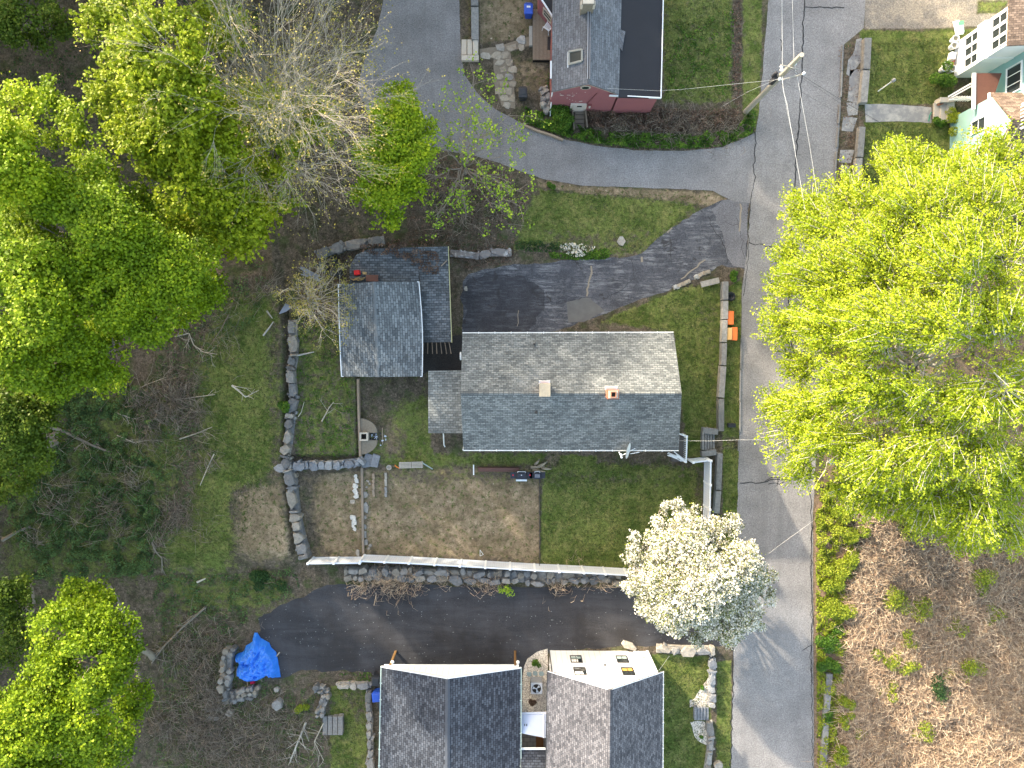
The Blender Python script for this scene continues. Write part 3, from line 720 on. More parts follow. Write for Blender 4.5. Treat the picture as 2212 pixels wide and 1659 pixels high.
mb = MB(); mb.bar(W(1316, 206.5, 3.55), W(1427.5, 212, 3.42), .06, .2); mb.bar(W(1427.5, 212.5, 3.42), W(1434, -70, 3.42), .06, .16); mb.build('fascia', M_white, rh)
mb = MB(); mb.bar(W(1271, 168, 5.27), W(1272.5, 8, 5.27), .26, .06); mb.build('ridge_vent', plain('vent_dark', (.05, .05, .055)), rh)
mb = MB(); mb.bar(W(1269, 170, 5.3), W(1270.5, 8, 5.3), .05, .08); mb.bar(W(1274, 170, 5.3), W(1275, 8, 5.3), .03, .08); mb.build('ridge_vent_trim', plain('vent_grey', (.33, .33, .35)), rh)
slab(rh, [W(1336, 98, 3.83), W(1344, 110, 3.80), W(1351, 68, 3.78), W(1337, 62, 3.9)], M_shRed, 'roof_patch', .05)
p = W(1271, -6, 6.2); mb = MB(); mb.box((p.x, p.y, 5.5), (.8, .9, 1.4)); mb.build('chimney', plain('chimney_stone', (.2, .17, .13), .9, var=.5, scale=10), rh)
mb = MB()
for px in (1257, 1284): q = W(px, 6, 6.15); mb.box((q.x, q.y, 5.9), (.14, .3, .5))
mb.box(W(1271, 3, 6.2), (.7, .3, .10)); mb.build('chimney_cap', M_tan, rh)
# skylight on the west slope
def on_red(px, py, up=.0):
    t_ = (px - 1191.5) / 80.; return W(px, py, 3.6 + 1.6 * t_ + up)
q = [on_red(1229, 139, .1), on_red(1257, 132, .1), on_red(1257, 107, .1), on_red(1229, 112, .1)]
mb = MB()
for i in range(4): mb.bar(q[i], q[(i + 1) % 4], .12, .14)
sk = mb.build('skylight', plain('skylight_frame', (.26, .26, .235)), rh)
mb = MB(); mb.quad([a - Vector((0, 0, .02)) for a in q]); mb.build('pane', M_glass, sk)
mb = MB(); mb.bar(on_red(1226.5, 146, .06), on_red(1227, 112, .06), .06, .05); mb.build('flashing', M_white, sk)
# gable details (south wall)
yw = (a0.y + b0.y) / 2; nS = Vector((0, -1, 0))
p = W(1265, 187.5, 4.35); oct_ = []
for rr, nm, mt, off in ((.36, 'octagonal_window', M_tan, .03), (.26, 'pane', M_glass, .045)):
    mb = MB(); mb.v = []; ring = [Vector((p.x + rr * math.cos(PI / 8 + k * PI / 4), yw - off, p.z - .05 + rr * .85 * math.sin(PI / 8 + k * PI / 4))) for k in range(8)]
    mb.add(ring + [r + Vector((0, .03, 0)) for r in ring], [tuple(range(8))] + [(k, (k + 1) % 8, 8 + (k + 1) % 8, 8 + k) for k in range(8)]); oct_.append(mb.build(nm, mt, rh if nm != 'pane' else oct_[0]))
mb = MB(); mb.bar(a0 + Vector((0, -.06, -.02)), r0 + Vector((0, -.06, -.02)), .05, .16); mb.bar(b0 + Vector((0, -.06, -.02)), r0 + Vector((0, -.06, -.02)), .05, .16); mb.build('rake_board', M_tan, rh)
pd = W(1251, 230, 1.5); mb = MB()
mb.box((pd.x, yw - .03, .72), (1.15, .08, 1.5)); dr = mb.build('door_surround', plain('cream_trim', (.55, .49, .44)), rh)
mb = MB(); mb.box((pd.x + .03, yw - .085, .7), (.85, .05, 1.38)); dd = mb.build('door', plain('cream_door', (.50, .44, .40)), rh)
mb = MB(); mb.box((pd.x + .05, yw - .12, 1.18), (.34, .02, .2)); mb.build('pane', M_glass, dd)
mb = MB()
rs = random.Random(3)
for k in range(46):
    x_ = a0.x + .5 + rs.random() * 3.9; z_ = 1.0 + rs.random() * 2.3 + (.5 if rs.random() < .4 else 0)
    mb.box((x_, yw - .004, z_), (.04 + rs.random() ** 2 * .22, .006, .03 + rs.random() * .06))
mb.build('paint_stain', plain('bare_pale_wood', (.6, .52, .5)), wl)
mb = MB(); mb.tube([(pd.x + 1.0, yw - .05, 3.4), (pd.x + .55, yw - .05, 1.5), (pd.x + .55, yw - .05, 1.1)], .025, 6); mb.box((pd.x + .75, yw - .1, 1.3), (.28, .14, .3)); mb.build('meter_box', plain('meter_red', (.2, .06, .06)), rh)
mb = MB(); mb.lathe((pd.x + .75, yw - .2, 1.2), [(.07, 0), (.07, .2)], 10); mb.build('meter_dial', M_tan, rh)
mb = MB(); mb.tube([W(1193, 197, 3.45), W(1191, 215, 1.6), W(1189, 240, .4), W(1188.5, 250, .1)], .05, 8); mb.build('downpipe', M_white, rh)
mb = MB(); mb.bar(W(1190.5, 132, 3.5), W(1190.5, 170, 3.5), .12, .12); mb.build('gutter', M_white, rh)
# west porch wing at the top
q = [W(1166, -10, 2.8), W(1197, 44, 2.8)]
mb = MB(); A_, B_ = W(1163, 4, 2.0), W(1195, 44, 2.0); A_.z = B_.z = .5
mb = MB(); mb.quad([A_, B_, B_ + UP * 2.1, A_ + UP * 2.1]); mb.quad([A_ + Vector((-.02, 1.5, 0)), A_, A_ + UP * 2.1, A_ + Vector((-.02, 1.5, 2.1))]); mb.build('porch_wall', M_redsid, rh)
slab(rh, [W(1169, -4, 2.75), W(1194, 36, 2.75), W(1194, -70, 2.95), W(1160, -70, 2.95)], M_epdm, 'porch_roof', .1)
mb = MB(); mb.bar(W(1168, -4, 2.8), W(1195, 38, 2.8), .09, .12); mb.build('fascia', M_white, rh)
u_ = (B_ - A_).normalized(); n_ = Vector((u_.y, -u_.x, 0)); n_ = n_ if n_.y < 0 else -n_
window(rh, A_ + u_ * .55 + UP * .75, u_, UP, n_, .95, .95, M_tan, 1, 2, .11)
# deck
mb = MB(); k = 15
for i in range(k):
    x0 = 1151 + i * 2.95; mb.prism([W(x0, 129, .5), W(x0 + 2.3, 129, .5), W(x0 + 2.3, 20, .5), W(x0, 20, .5)], .42, .5 + .01 * (i % 3))
dk = mb.build('deck', M_wood, rh)
mb = MB(); mb.prism([W(1151, 129, .42), W(1193, 129, .42), W(1193, 20, .42), W(1151, 20, .42)], 0, .40); mb.build('deck_base', M_dark, rh)
mb = MB(); mb.prism([W(1143, 98, .3), W(1150, 98, .3), W(1150, 56, .3), W(1143, 56, .3)], 0, .3); mb.build('deck_step', M_greywood, rh)
dm = MB(); dm.prism([W(1182, 108, .53), W(1193, 108, .53), W(1193, 79, .53), W(1182.5, 79, .53)], .505, .53)
tag(dm.build('door_mat', plain('black_rubber', (.03, .028, .028)), origin=W(1187, 93, .5)), 'black door mat lying on the wooden deck', 'mat')

# ---- carport-garage bottom left of the white house
bg = thing('garage', 'wide garage with dark blue shingles and open front on the black driveway', 'garage', W(970, 1560, 0))
pts = [W(823.5, 1439.5, 2.6), W(817, 1760, 2.6), W(967, 1464.5, 4.25), W(966, 1780, 4.25), W(1125.5, 1442, 2.6), W(1124.5, 1760, 2.6)]
roof_gable(bg, pts, M_shBlack, cap=plain('cap_shingles', (.06, .07, .09), .9, var=.2, scale=4))
al = Vector((0, -1, 0)); mb = MB()
a, r, b = [Vector(q) + Vector((0, -.08, -.17)) for q in (pts[0], pts[2], pts[4])]; a.x += .15; b.x -= .15
mb.quad([b, a, r]); mb.build('gable_siding', M_bb, bg)
mb = MB(); mb.box(((a.x + b.x) / 2, a.y - .05, a.z - .12), (b.x - a.x, .2, .2)); mb.build('header_beam', M_white, bg)
mb = MB(); mb.bar(pts[0] + Vector((0, -.02, -.02)), pts[2] + Vector((0, -.02, -.02)), .06, .14); mb.bar(pts[4] + Vector((0, -.02, -.02)), pts[2] + Vector((0, -.02, -.02)), .06, .14); mb.build('rake_board', M_white, bg)
mb = MB()
mb.prism([(a.x + .1, a.y - 3.5), (a.x + .25, a.y - 3.5), (a.x + .25, -40), (a.x + .1, -40)], 0, 2.4); mb.build('side_wall', M_white, bg); mb = MB(); mb.prism([(b.x - .25, a.y - 3.5), (b.x - .1, a.y - 3.5), (b.x - .1, -40), (b.x - .25, -40)], 0, 2.4)
mb.build('side_wall', M_white, bg)
for px, lx in ((842, 848), (1113, 1118.5)):
    p = W(px, 1442, 2.5); mb = MB(); mb.box((p.x, p.y + .05, 1.2), (.16, .16, 2.4)); po = mb.build('post', plain('brown_post', (.16, .09, .035)), bg)
    l = W(lx, 1420 if px > 1000 else 1424, 1.9); mb = MB(); mb.lathe((l.x, p.y + .12, 1.9), [(.13, 0), (.13, .06), (.05, .2)], 14); mb.tube([(l.x, p.y + .1, 2.0), (p.x, p.y + .05, 2.1)], .03, 6); mb.build('lamp', M_white, po)
gutter(bg, pts[0], pts[1], m=plain('green_gutter', (.36, .45, .42))); gutter(bg, pts[4], pts[5], m=plain('green_gutter', (.36, .45, .42)))
# ---- white house
wh = thing('house', 'white board and batten house with dark mottled shingles and four black windows', 'house', W(1310, 1560, 0))
pts = [W(1183, 1449, 3.5), W(1178, 1780, 3.5), W(1318.5, 1489.5, 6.1), W(1316, 1800, 6.1), W(1432.5, 1451, 3.5), W(1431, 1780, 3.5)]
roof_gable(wh, pts, M_shWhite, t=.12, cap=M_shWhite)
wl, ((a0, r0, b0), _) = walls_gable(wh, pts, M_bb, 0, .10, .33)
mb = MB(); mb.bar(pts[0] + Vector((0, -.03, -.06)), pts[2] + Vector((0, -.03, -.06)), .05, .12); mb.bar(pts[4] + Vector((0, -.03, -.06)), pts[2] + Vector((0, -.03, -.06)), .05, .12); mb.build('rake_board', M_white, wh)
yw = (a0.y + b0.y) / 2; nN = Vector((0, 1, 0)); U_ = Vector((-1, 0, 0))
M_amber = plain('amber_curtain', (.55, .30, .08)); M_tealb = plain('pale_blind', (.30, .38, .37)); M_blg = plain('grey_blind', (.08, .08, .075))
for px, py, z, bl in ((1255.5, 1429, .85, M_tealb), (1353.5, 1430, .85, M_tealb), (1264, 1462, 2.75, M_blg), (1366, 1464, 2.75, M_amber)):
    zz = z; p = W(px, py, zz)
    window(wh, (p.x, yw + .002, zz), U_, UP, nN, .85, 1.15, M_black_frame, 2, 2, .07, gm=None, blind=bl)
mb = MB(); mb.box(((a0.x + b0.x) / 2 - .9, yw + .03, 2.35), (5.9, .06, .10)); mb.build('band_board', M_white, wh)
mb = MB(); mb.box((W(1307, 1432, 2.5).x, yw + .08, 2.45), (.14, .12, .14))
fl_ = mb.build('floodlight', plain('flood_body', (.05, .05, .055)), wh)
for s in (-.17, .17): mb = MB(); mb.lathe((W(1307, 1432, 2.5).x + s, yw + .14, 2.40), [(.05, 0), (.10, .06), (.10, .14)], 12); mb.build('lamp_head', M_white, fl_)
mb = MB(); mb.box((b0.x - .75, yw + .08, 1.0), (.3, .16, .42)); mb.build('meter_box', plain('meter_grey2', (.6, .6, .6)), wh); mb = MB(); mb.box((b0.x - .95, yw + .06, .45), (.42, .12, .3)); mb.build('meter_box', plain('meter_grey', (.6, .6, .6)), wh)
mb = MB(); mb.tube([(b0.x - .75, yw + .05, 1.2), (b0.x - .7, yw + .05, 3.1), (b0.x - .45, yw + .1, 3.35), (b0.x - .3, yw + .05, 3.0)], .018, 6); mb.tube([(b0.x - .45, yw + .04, .8), (b0.x - .3, yw + .04, 3.1)], .018, 6)
mb.tube([(b0.x - .85, yw + .1, 3.0), (b0.x - .6, yw + .16, 3.3), (b0.x - .3, yw + .1, 3.2)], .015, 6); mb.build('service_conduit', plain('conduit', (.35, .35, .35)), wh)
mb = MB(); mb.box((a0.x - .02, yw + .02, 1.75), (.06, .10, 3.3)); mb.build('black_downpipe', M_black_frame, wh)
mb = MB(); mb.box((a0.x + .12, yw + .03, 1.75), (.16, .06, 3.4)); mb.build('corner_board', M_white, wh); mb = MB(); mb.box((b0.x - .1, yw + .03, 1.7), (.14, .06, 3.3)); mb.build('corner_board', M_white, wh)
gutter(wh, pts[0], pts[1], m=plain('black_gutter', (.05, .05, .05)), brackets=.9); gutter(wh, pts[4], pts[5], brackets=.9)
# link building between
slab(wh, [W(1126.5, 1544, 2.0), W(1180, 1543, 2.0), W(1179, 1594, 2.6), W(1126.5, 1584, 2.45)], plain('blue_grey_panel', (.42, .48, .62), .5, var=.05), 'entry_canopy', .08)
mb = MB(); mb.bar(W(1126, 1541, 2.0), W(1180, 1540, 2.0), .14, .06); mb.bar(W(1174, 1543, 2.08), W(1174, 1594, 2.65), .1, .06); mb.build('canopy_trim', plain('canopy_edge', (.52, .56, .66)), wh)
mb = MB(); q = W(1135.5, 1566, 2.3); mb.box((q.x - .07, q.y, 2.30), (.05, .14, .05)); mb.build('canopy_vent', M_black_frame, wh); mb = MB(); mb.box((q.x + .07, q.y, 2.30), (.05, .14, .05)); mb.build('canopy_vent', M_black_frame, wh)
slab(wh, [W(1182, 1700, 3.2), W(1125, 1700, 3.2), W(1125, 1618, 2.4), W(1182, 1618, 2.4)][::-1], M_shBlack, 'link_roof', .1)
mb = MB(); mb.bar(W(1125, 1617, 2.4), W(1182, 1617, 2.4), .12, .1); mb.build('link_gutter', M_white, wh)
mb = MB(); mb.prism([W(1127, 1672, 2.3), W(1181, 1672, 2.3), W(1181, 1700, 2.3), W(1127, 1700, 2.3)], 0, 2.25); mb.build('link_wall', M_white, wh)

# ---- teal house (upper right)
th = thing('house', 'pale teal house with tall white windowed porch and brown shingle roofs', 'house', W(2150, 230, 0))
def fp(px, py, z=0): return W(px, py, z)
xw = fp(2062, 130).x; y0 = fp(2062, 94).y; y1 = fp(2062, 168).y; ZT = 5.7
mb = MB(); mb.prism([(xw, y1), (xw + 12, y1), (xw + 12, y0), (xw, y0)], 0, ZT); mb.build('porch_wall', M_white, th)
mb = MB(); mb.prism([(xw - .12, y1 - .05), (xw + 3, y1 - .05), (xw + 3, y0 + .05), (xw - .12, y0 + .05)], 2.55, 3.35); mb.build('porch_band', M_white, th)
for zz in (1.15, 3.85):
    for i in range(3):
        y_ = y0 - .2 - i * (y0 - y1 - .25) / 3
        window(th, (xw - .002, y_, zz), (0, -1, 0), UP, (-1, 0, 0), .62, 1.45, M_white, 1, 2, .07)
slab(th, [Vector((xw - .25, y1 - .25, ZT)), Vector((xw + 14, y1 - .25, ZT + 1.8)), Vector((xw + 14, y0 + .25, ZT + 1.8)), Vector((xw - .25, y0 + .25, ZT))], M_shBrown, 'porch_roof', .14)
# main block
xb = fp(2115, 200).x; yb0 = y1 + 3.2; yb1 = fp(2053, 389).y
mb = MB(); mb.prism([(xb, yb1 + .6), (xb + 14, yb1 + .6), (xb + 14, yb0), (xb, yb0)], 0, 5.0); mb.build('wall', M_teal, th)
window(th, (xb - .002, y1 - .5, 2.7), (0, -1, 0), UP, (-1, 0, 0), 1.9, 1.5, M_white, 3, 1, .12)
# front wing
xf = fp(2053, 257).x; yf0 = fp(2053, 257).y; yf1 = yb1; zf = 4.4
mb = MB(); mb.prism([(xf, yf1), (xf + 4, yf1), (xf + 4, yf0), (xf, yf0)], 0, zf); mb.build('wing_wall', M_teal, th)
q = [Vector((xf + .02, yf1 - .3, zf - .3)), Vector((xf + 7, yf1 - .3, zf - .3))]
pts = [Vector((xf - .05, yf1 - .3, zf - .2)), Vector((xf + 9, yf1 - .3, zf - .2)), Vector((xf - .05, (yf0 + yf1) / 2, zf + 1.9)), Vector((xf + 9, (yf0 + yf1) / 2, zf + 1.9)), Vector((xf - .05, yf0 + .3, zf - .2)), Vector((xf + 9, yf0 + .3, zf - .2))]
roof_gable(th, pts, M_shBrown)
mb = MB(); mb.quad([Vector((xf, yf1, zf)), Vector((xf, yf0, zf)), Vector((xf, (yf0 + yf1) / 2, zf + 1.7))]); mb.build('gable_wall', M_teal, th)
for yy in (yf0 - 1.0, yf0 - 2.9):
    window(th, (xf - .002, yy, 2.3), (0, -1, 0), UP, (-1, 0, 0), .95, 1.5, M_white, 1, 2, .12)
mb = MB(); mb.bar((xf - .08, yf1 - .3, zf - .28), (xf - .08, yf0 + .3, zf - .28), .12, .14); mb.build('gutter', M_white, th)
# entry roof, porch rail, steps
slab(th, [W(2105, 230, 2.9), W(2148, 206, 2.9), W(2164, 158, 2.9), W(2107, 158, 2.9)], plain('rust_red_metal', (.12, .055, .04), .6), 'entry_roof', .08)
mb = MB(); mb.bar(W(2103, 236, 2.9), W(2104, 158, 2.9), .2, .14); mb.build('entry_trim', M_white, th)
mb = MB()
for a, b in (((2048, 209, .95), (2098, 180, 1.9)), ((2050, 213, .35), (2098, 186, 1.1))): mb.bar(W(*a), W(*b), .1, .07)
for i in range(9): p = W(2056 + i * 5.5, 213, .8); mb.bar((p.x, p.y, .3), (p.x + .1, p.y, 1.25), .05)
mb.bar(W(2050, 215, .9), W(2100, 213, .9), .1, .07); mb.build('stair_railing', M_white, th)
mb = MB()
for i in range(3): mb.prism([W(2015 + i * 11, 266), W(2030 + i * 11, 266), W(2030 + i * 11, 224), W(2015 + i * 11, 224)], 0, .17 * (i + 1))
mb.prism([W(2018, 228), W(2048, 228), W(2048, 218), W(2018, 218)], 0, .7); mb.build('concrete_steps', M_greywood, th)
# dormer with white balustrade and dish
p = Vector((xf + 1.1, (yf0 + yf1) / 2 + .2, zf + 1.9)); mb = MB()
for yy in (.75, -.75):
    mb.bar(p + Vector((-.6, yy, .55)), p + Vector((.7, yy, .55)), .1, .08); mb.bar(p + Vector((-.6, yy, 0)), p + Vector((-.6, yy, .6)), .1); mb.bar(p + Vector((.7, yy, -.1)), p + Vector((.7, yy, .6)), .1)
mb.bar(p + Vector((-.6, -.75, .55)), p + Vector((-.6, .75, .55)), .1, .08); mb.bar(p + Vector((0, -.75, .3)), p + Vector((0, .75, .3)), .12, .12)
for k in range(7): mb.bar(p + Vector((-.6, -.7 + k * .22, -.1)), p + Vector((-.6, -.7 + k * .22, .55)), .05)
mb.build('roof_balustrade', M_white, th)
p2 = p + Vector((.9, 1.2, .7)); mb = MB(); mb.lathe((p2.x, p2.y, p2.z), [(.05, 0), (.25, .05), (.36, .14)], 18); mb.tube([p2, p2 + Vector((-.1, -.2, -.8))], .03, 6)
dsh = mb.build('antenna_dish', plain('dish_grey', (.25, .26, .3)), th); mb = MB(); mb.box(p2 + Vector((-.5, .1, .2)), (.3, .14, .12)); mb.build('dish_feed', M_white, dsh)
#@@P3
# ------------------------------------------------------------------ walls, fences
def stone_mat(name, stops):
    n = N(name, .9, .2)
    c = n.ramp(n.island(), stops)
    c = n.mix(.6, c, n.mix(n.rng(n.noise(4, 9, .85), .36, .64), (.4, .4, .4), (1.5, 1.5, 1.5)), 'MULTIPLY')
    n.bump(n.noise(9, 8, .7), .7, .05); return n.done(c)
M_stone = stone_mat('field_stone', [(0, (.12, .12, .12)), (.35, (.19, .19, .19)), (.7, (.26, .24, .21)), (1, (.20, .175, .14))])
M_stoneP = stone_mat('pale_stone', [(0, (.25, .24, .225)), (.5, (.34, .31, .265)), (1, (.21, .21, .215))])
M_granite = stone_mat('weathered_granite', [(0, (.14, .14, .135)), (.5, (.22, .215, .21)), (1, (.28, .27, .25))])
M_stoneB = stone_mat('blue_grey_stone', [(0, (.15, .16, .18)), (.6, (.24, .25, .265)), (1, (.32, .30, .27))])
RS = random.Random(11)
def stone(mb, c, l, wd, h, rz=0.0, z0=0.0, rng=RS, n=9, rough=.16):
    outline = []
    if n == 9: n = rng.choice((6, 7, 8)); rough = .26
    e = rng.uniform(2.6, 5)
    for k in range(n):
        t = 2 * PI * (k + rng.uniform(-.25, .25)) / n; ct, st = math.cos(t), math.sin(t)
        r = (abs(ct) ** e + abs(st) ** e) ** (-1 / e) * (1 + rng.uniform(-rough, rough * .4))
        outline.append((ct * r * l / 2, st * r * wd / 2))
    R = Matrix.Rotation(rz, 3, 'Z'); c = Vector((c[0], c[1], 0)); vs = []
    for f, z in ((1.0, z0 - .02), (1.04, z0 + h * .72), (.95, z0 + h * .96)):
        for x, y in outline: vs.append(c + R @ Vector((x * f, y * f, z + (rng.uniform(-.03, .03) if z > z0 + .01 else 0))))
    vs.append(c + Vector((rng.uniform(-.1, .1) * l, rng.uniform(-.1, .1) * wd, z0 + h * 1.0)))
    fs = [tuple(range(n))[::-1]] + [(i * n + k, i * n + (k + 1) % n, (i + 1) * n + (k + 1) % n, (i + 1) * n + k) for i in (0, 1) for k in range(n)]
    fs += [(2 * n + k, 2 * n + (k + 1) % n, 3 * n) for k in range(n)]
    mb.add(vs, fs)
def stone_wall(pts_px, th_, h, L=(.5, 1.1), z0=0.0, rows=1, seed=1, gap=.03, zz=None):
    """cap stones along a line; under them smaller courses"""
    rng = random.Random(seed); mb = MB()
    P = [W(x, y, z0 + h) for x, y in pts_px]
    for a, b in zip(P[:-1], P[1:]): mb.bar((a.x, a.y, z0 + h * .25), (b.x, b.y, z0 + h * .25), th_ * .8, h * .5)
    if rows > 1:
        for a, b in zip(P[:-1], P[1:]):
            d = (b - a); T = Vector((d.x, d.y, 0)); LL = T.length; T.normalize(); Nn = Vector((-T.y, T.x, 0))
            for r in range(rows):
                s = rng.uniform(-.2, .1); ww = th_ / rows
                while s < LL:
                    l = rng.uniform(*L) * rng.choice((.5, .8, 1, 1.25)); c = a + T * (s + l / 2) + Nn * (-th_ / 2 + ww * (r + .5) + rng.uniform(-.12, .12) * ww * 2)
                    stone(mb, c, l * rng.uniform(.9, 1.12), min(l * 1.3, ww * rng.uniform(.75, 1.45)), h * rng.uniform(.55, 1.08), math.atan2(T.y, T.x) + rng.uniform(-.45, .45), z0, rng); s += l * .97
        return mb
    for a, b in zip(P[:-1], P[1:]):
        d = (b - a); T = Vector((d.x, d.y, 0)); LL = T.length; T.normalize(); Nn = Vector((-T.y, T.x, 0)); s = 0
        if rows == 1:
            for _ in range(int(LL * 3)): stone(mb, a + T * rng.uniform(0, LL) + Nn * rng.uniform(-.45, .45) * th_, rng.uniform(.2, .4), rng.uniform(.15, .3), h * rng.uniform(.6, .93), rng.uniform(0, 3), z0, rng)
        while s < LL - .15:
            l = min(rng.uniform(*L), LL - s); 
            if rows == 1:
                c = a + T * (s + l / 2) + Nn * rng.uniform(-.05, .05)
                stone(mb, c, l * rng.uniform(.93, 1.06), th_ * rng.uniform(.7, 1.12), h * rng.uniform(.88, 1.08), math.atan2(T.y, T.x) + rng.uniform(-.12, .12), z0, rng)
            else:
                for r in range(rows):
                    ww = th_ / rows; c = a + T * (s + l / 2 + rng.uniform(-.1, .1)) + Nn * (-th_ / 2 + ww * (r + .5))
                    stone(mb, c, l - gap, ww * rng.uniform(.85, 1.05), h * rng.uniform(.8, 1.05), math.atan2(T.y, T.x) + rng.uniform(-.15, .15), z0, rng)
            s += l
    return mb
def wall_thing(label, pts, th_, h, cat='stone wall', mat=None, name='stone_wall', **k):
    mb = stone_wall(pts, th_, h, **k); o = mb.build(name, mat or M_stone, origin=W(*pts[0], 0)); return tag(o, label, cat)
wall_thing('long dry stone wall along the left lawn from the garage down to the white fence', [(627, 690), (631, 770), (625, 800), (630, 860), (624, 905), (618, 960), (612, 990), (622, 1020), (627, 1060), (632, 1110), (640, 1150), (655, 1210)], .8, .95, L=(.6, 1.5), seed=3)
wall_thing('short thick stone wall with blue grey cap stones running east from the long dry stone wall', [(590, 1012), (630, 1010), (665, 1006), (700, 1008), (740, 1004), (775, 1000), (783, 994)], .75, .75, L=(.55, 1.1), seed=5, mat=M_stoneB)
wall_thing('curved dark slab stone wall in the leaves behind the low carport roof', [(682, 552), (712, 540), (745, 530), (790, 524), (828, 517)], .75, .5, L=(1.3, 2.2), seed=8, mat=M_granite)
wall_thing('whitewashed flaking stone wall between the carport roof and the worn driveway bank', [(972, 545), (1035, 552), (1060, 545), (1105, 545)], .6, .45, L=(1.2, 2.1), seed=9, mat=plain('flaking_whitewash', (.2, .18, .17), .9, dirt=(.62, .60, .6), scale=4))
wall_thing('rubble stone retaining wall between the white fence and the black driveway', [(740, 1243), (800, 1246), (860, 1244), (940, 1246), (1050, 1250), (1160, 1251), (1260, 1250), (1340, 1252)], 1.0, .9, L=(.4, 1.0), rows=2, seed=12)
wall_thing('big stone retaining wall on the driveway side of the white house lawn', [(1420, 1404), (1470, 1407), (1545, 1408)], .75, .45, L=(.6, 1.5), seed=14, mat=M_stoneP)
wall_thing('stone edging wall along the street side of the white house lawn', [(1542, 1425), (1542, 1455), (1538, 1500), (1541, 1520), (1538, 1530)], .55, .45, L=(.6, 1.3), seed=15, mat=M_stoneB)
wall_thing('lower stone edging wall below the garden steps by the street', [(1535, 1562), (1538, 1600), (1535, 1630), (1528, 1680)], .55, .45, L=(.7, 1.3), seed=16, mat=M_granite)
wall_thing('ruined stone wall corner standing left of the blue tarp', [(492, 1404), (488, 1430), (484, 1460), (480, 1500)], .8, .8, L=(.3, .6), rows=2, seed=17)
wall_thing('broken low stone wall running below the blue tarp', [(480, 1512), (510, 1506), (548, 1500)], .9, .6, L=(.3, .6), rows=3, seed=18)
wall_thing('narrow winding stone wall beside the lower left garden', [(676, 1492), (700, 1492), (702, 1510), (694, 1530), (688, 1550)], .6, .55, L=(.25, .6), rows=2, seed=19)
wall_thing('row of large pale stones along the top of the lower left garden', [(728, 1484), (755, 1482), (770, 1484), (800, 1483)], .55, .45, L=(.7, 1.0), seed=20, mat=M_stoneP)
wall_thing('stone wall along the right side of the lower left garden beside the open garage', [(795, 1495), (793, 1520), (798, 1560), (797, 1580), (799, 1620), (798, 1700)], .5, .5, L=(.6, 1.4), seed=21, mat=M_granite)
wall_thing('stone pile wall beside the red house side bed', [(1175, 182), (1178, 205), (1182, 230)], .7, .7, L=(.3, .5), rows=2, seed=23, mat=M_stoneP)
# cut granite walls
def block_wall(label, pts, wd, h, L=1.8, mat=None, seed=1, cat='granite wall', name='granite_wall'):
    rng = random.Random(seed); mb = MB(); P = [W(x, y, h) for x, y in pts]
    for a, b in zip(P[:-1], P[1:]):
        LL = (b - a).length; k = max(1, round(LL / L))
        for i in range(k):
            p, q = a.lerp(b, i / k), a.lerp(b, (i + 1) / k); T = (q - p).normalized(); c = (p + q) / 2
            mb.box((c.x + rng.uniform(-.02, .02), c.y, h / 2), ((q - p).length - .03, wd * rng.uniform(.93, 1.05), h * rng.uniform(.96, 1.03)), math.atan2(T.y, T.x) + rng.uniform(-.008, .008), taper=.97)
    return tag(mb.build(name, mat or M_granite, origin=W(*pts[0], 0), bevel=.02), label, cat)
block_wall('long cut granite wall along the front lawn beside the orange boards', [(1568, 607), (1567, 690), (1563, 790), (1559, 860), (1559, 933)], .42, .55, seed=1)
block_wall('short granite cheek wall above the front lawn steps', [(1517, 930), (1552, 933)], .42, .5, seed=2, L=1.4)
block_wall('L shaped granite wall below the front steps beside the white fence corner', [(1516, 981), (1549, 977)], .42, .5, seed=3, L=1.4)
block_wall('granite wall beside the grass verge running down toward the white blossom tree', [(1556, 978), (1553, 1060), (1549, 1110)], .42, .5, seed=4, L=2)
block_wall('upper concrete block wall beside the teal house lawn', [(1876, 80), (1872, 150), (1866, 222)], .5, .45, seed=5, L=2.4)
block_wall('lower concrete block wall between the pavement and the lawn below the path', [(1863, 272), (1858, 340), (1853, 405)], .45, .45, seed=6, L=2.4)
block_wall('old granite curb wall beside the lane and the red house steps', [(1025, -60), (1026, 86)], .55, .5, seed=7, L=2.2)
block_wall('slate topped wall half buried in green shrubs by the street brush', [(1793, 1455), (1790, 1500), (1785, 1560), (1780, 1659), (1778, 1720)], .45, .3, seed=8, L=2.2)
for k, (pts, lb) in enumerate([([(1602, 730), (1598, 935)], 'thin granite kerb between the grass verge and the street'), ([(1597, 950), (1596, 975)], 'short granite kerb piece opposite the front steps'), ([(1822, 96), (1817, 210)], 'upper stretch of the thin pale kerb by the right pavement'), ([(1815, 224), (1812, 268)], 'middle stretch of the thin pale kerb by the right pavement'),
      ([(1812, 275), (1808, 318)], 'third stretch of the thin pale kerb by the right pavement'), ([(1808, 326), (1802, 412)], 'lowest stretch of the thin pale kerb by the right pavement')]):
    block_wall(lb, pts, .11, .12, seed=30 + k, cat='kerb', name='granite_kerb', L=2.0)
mb = MB()
P = [W(x, y, .15) for x, y in ((1130, 270), (1160, 283), (1192, 293), (1216, 303))]
for a, b in zip(P[:-1], P[1:]): mb.bar(a, b, .14, .3)
tag(mb.build('timber_edging', M_wood, origin=P[0]), 'curved timber edging between green bank and lane', 'edging')
mb = MB(); [mb.bar(W(x0, y0_, .2), W(x1, y1_, .2), .16, .4) for x0, y0_, x1, y1_ in ((774, 818, 776, 900), (776, 900, 779, 985))]
tag(mb.build('timber_retaining_edge', M_wood, origin=W(776, 900)), 'old timber edge of the overgrown terrace below the square garage', 'edging')

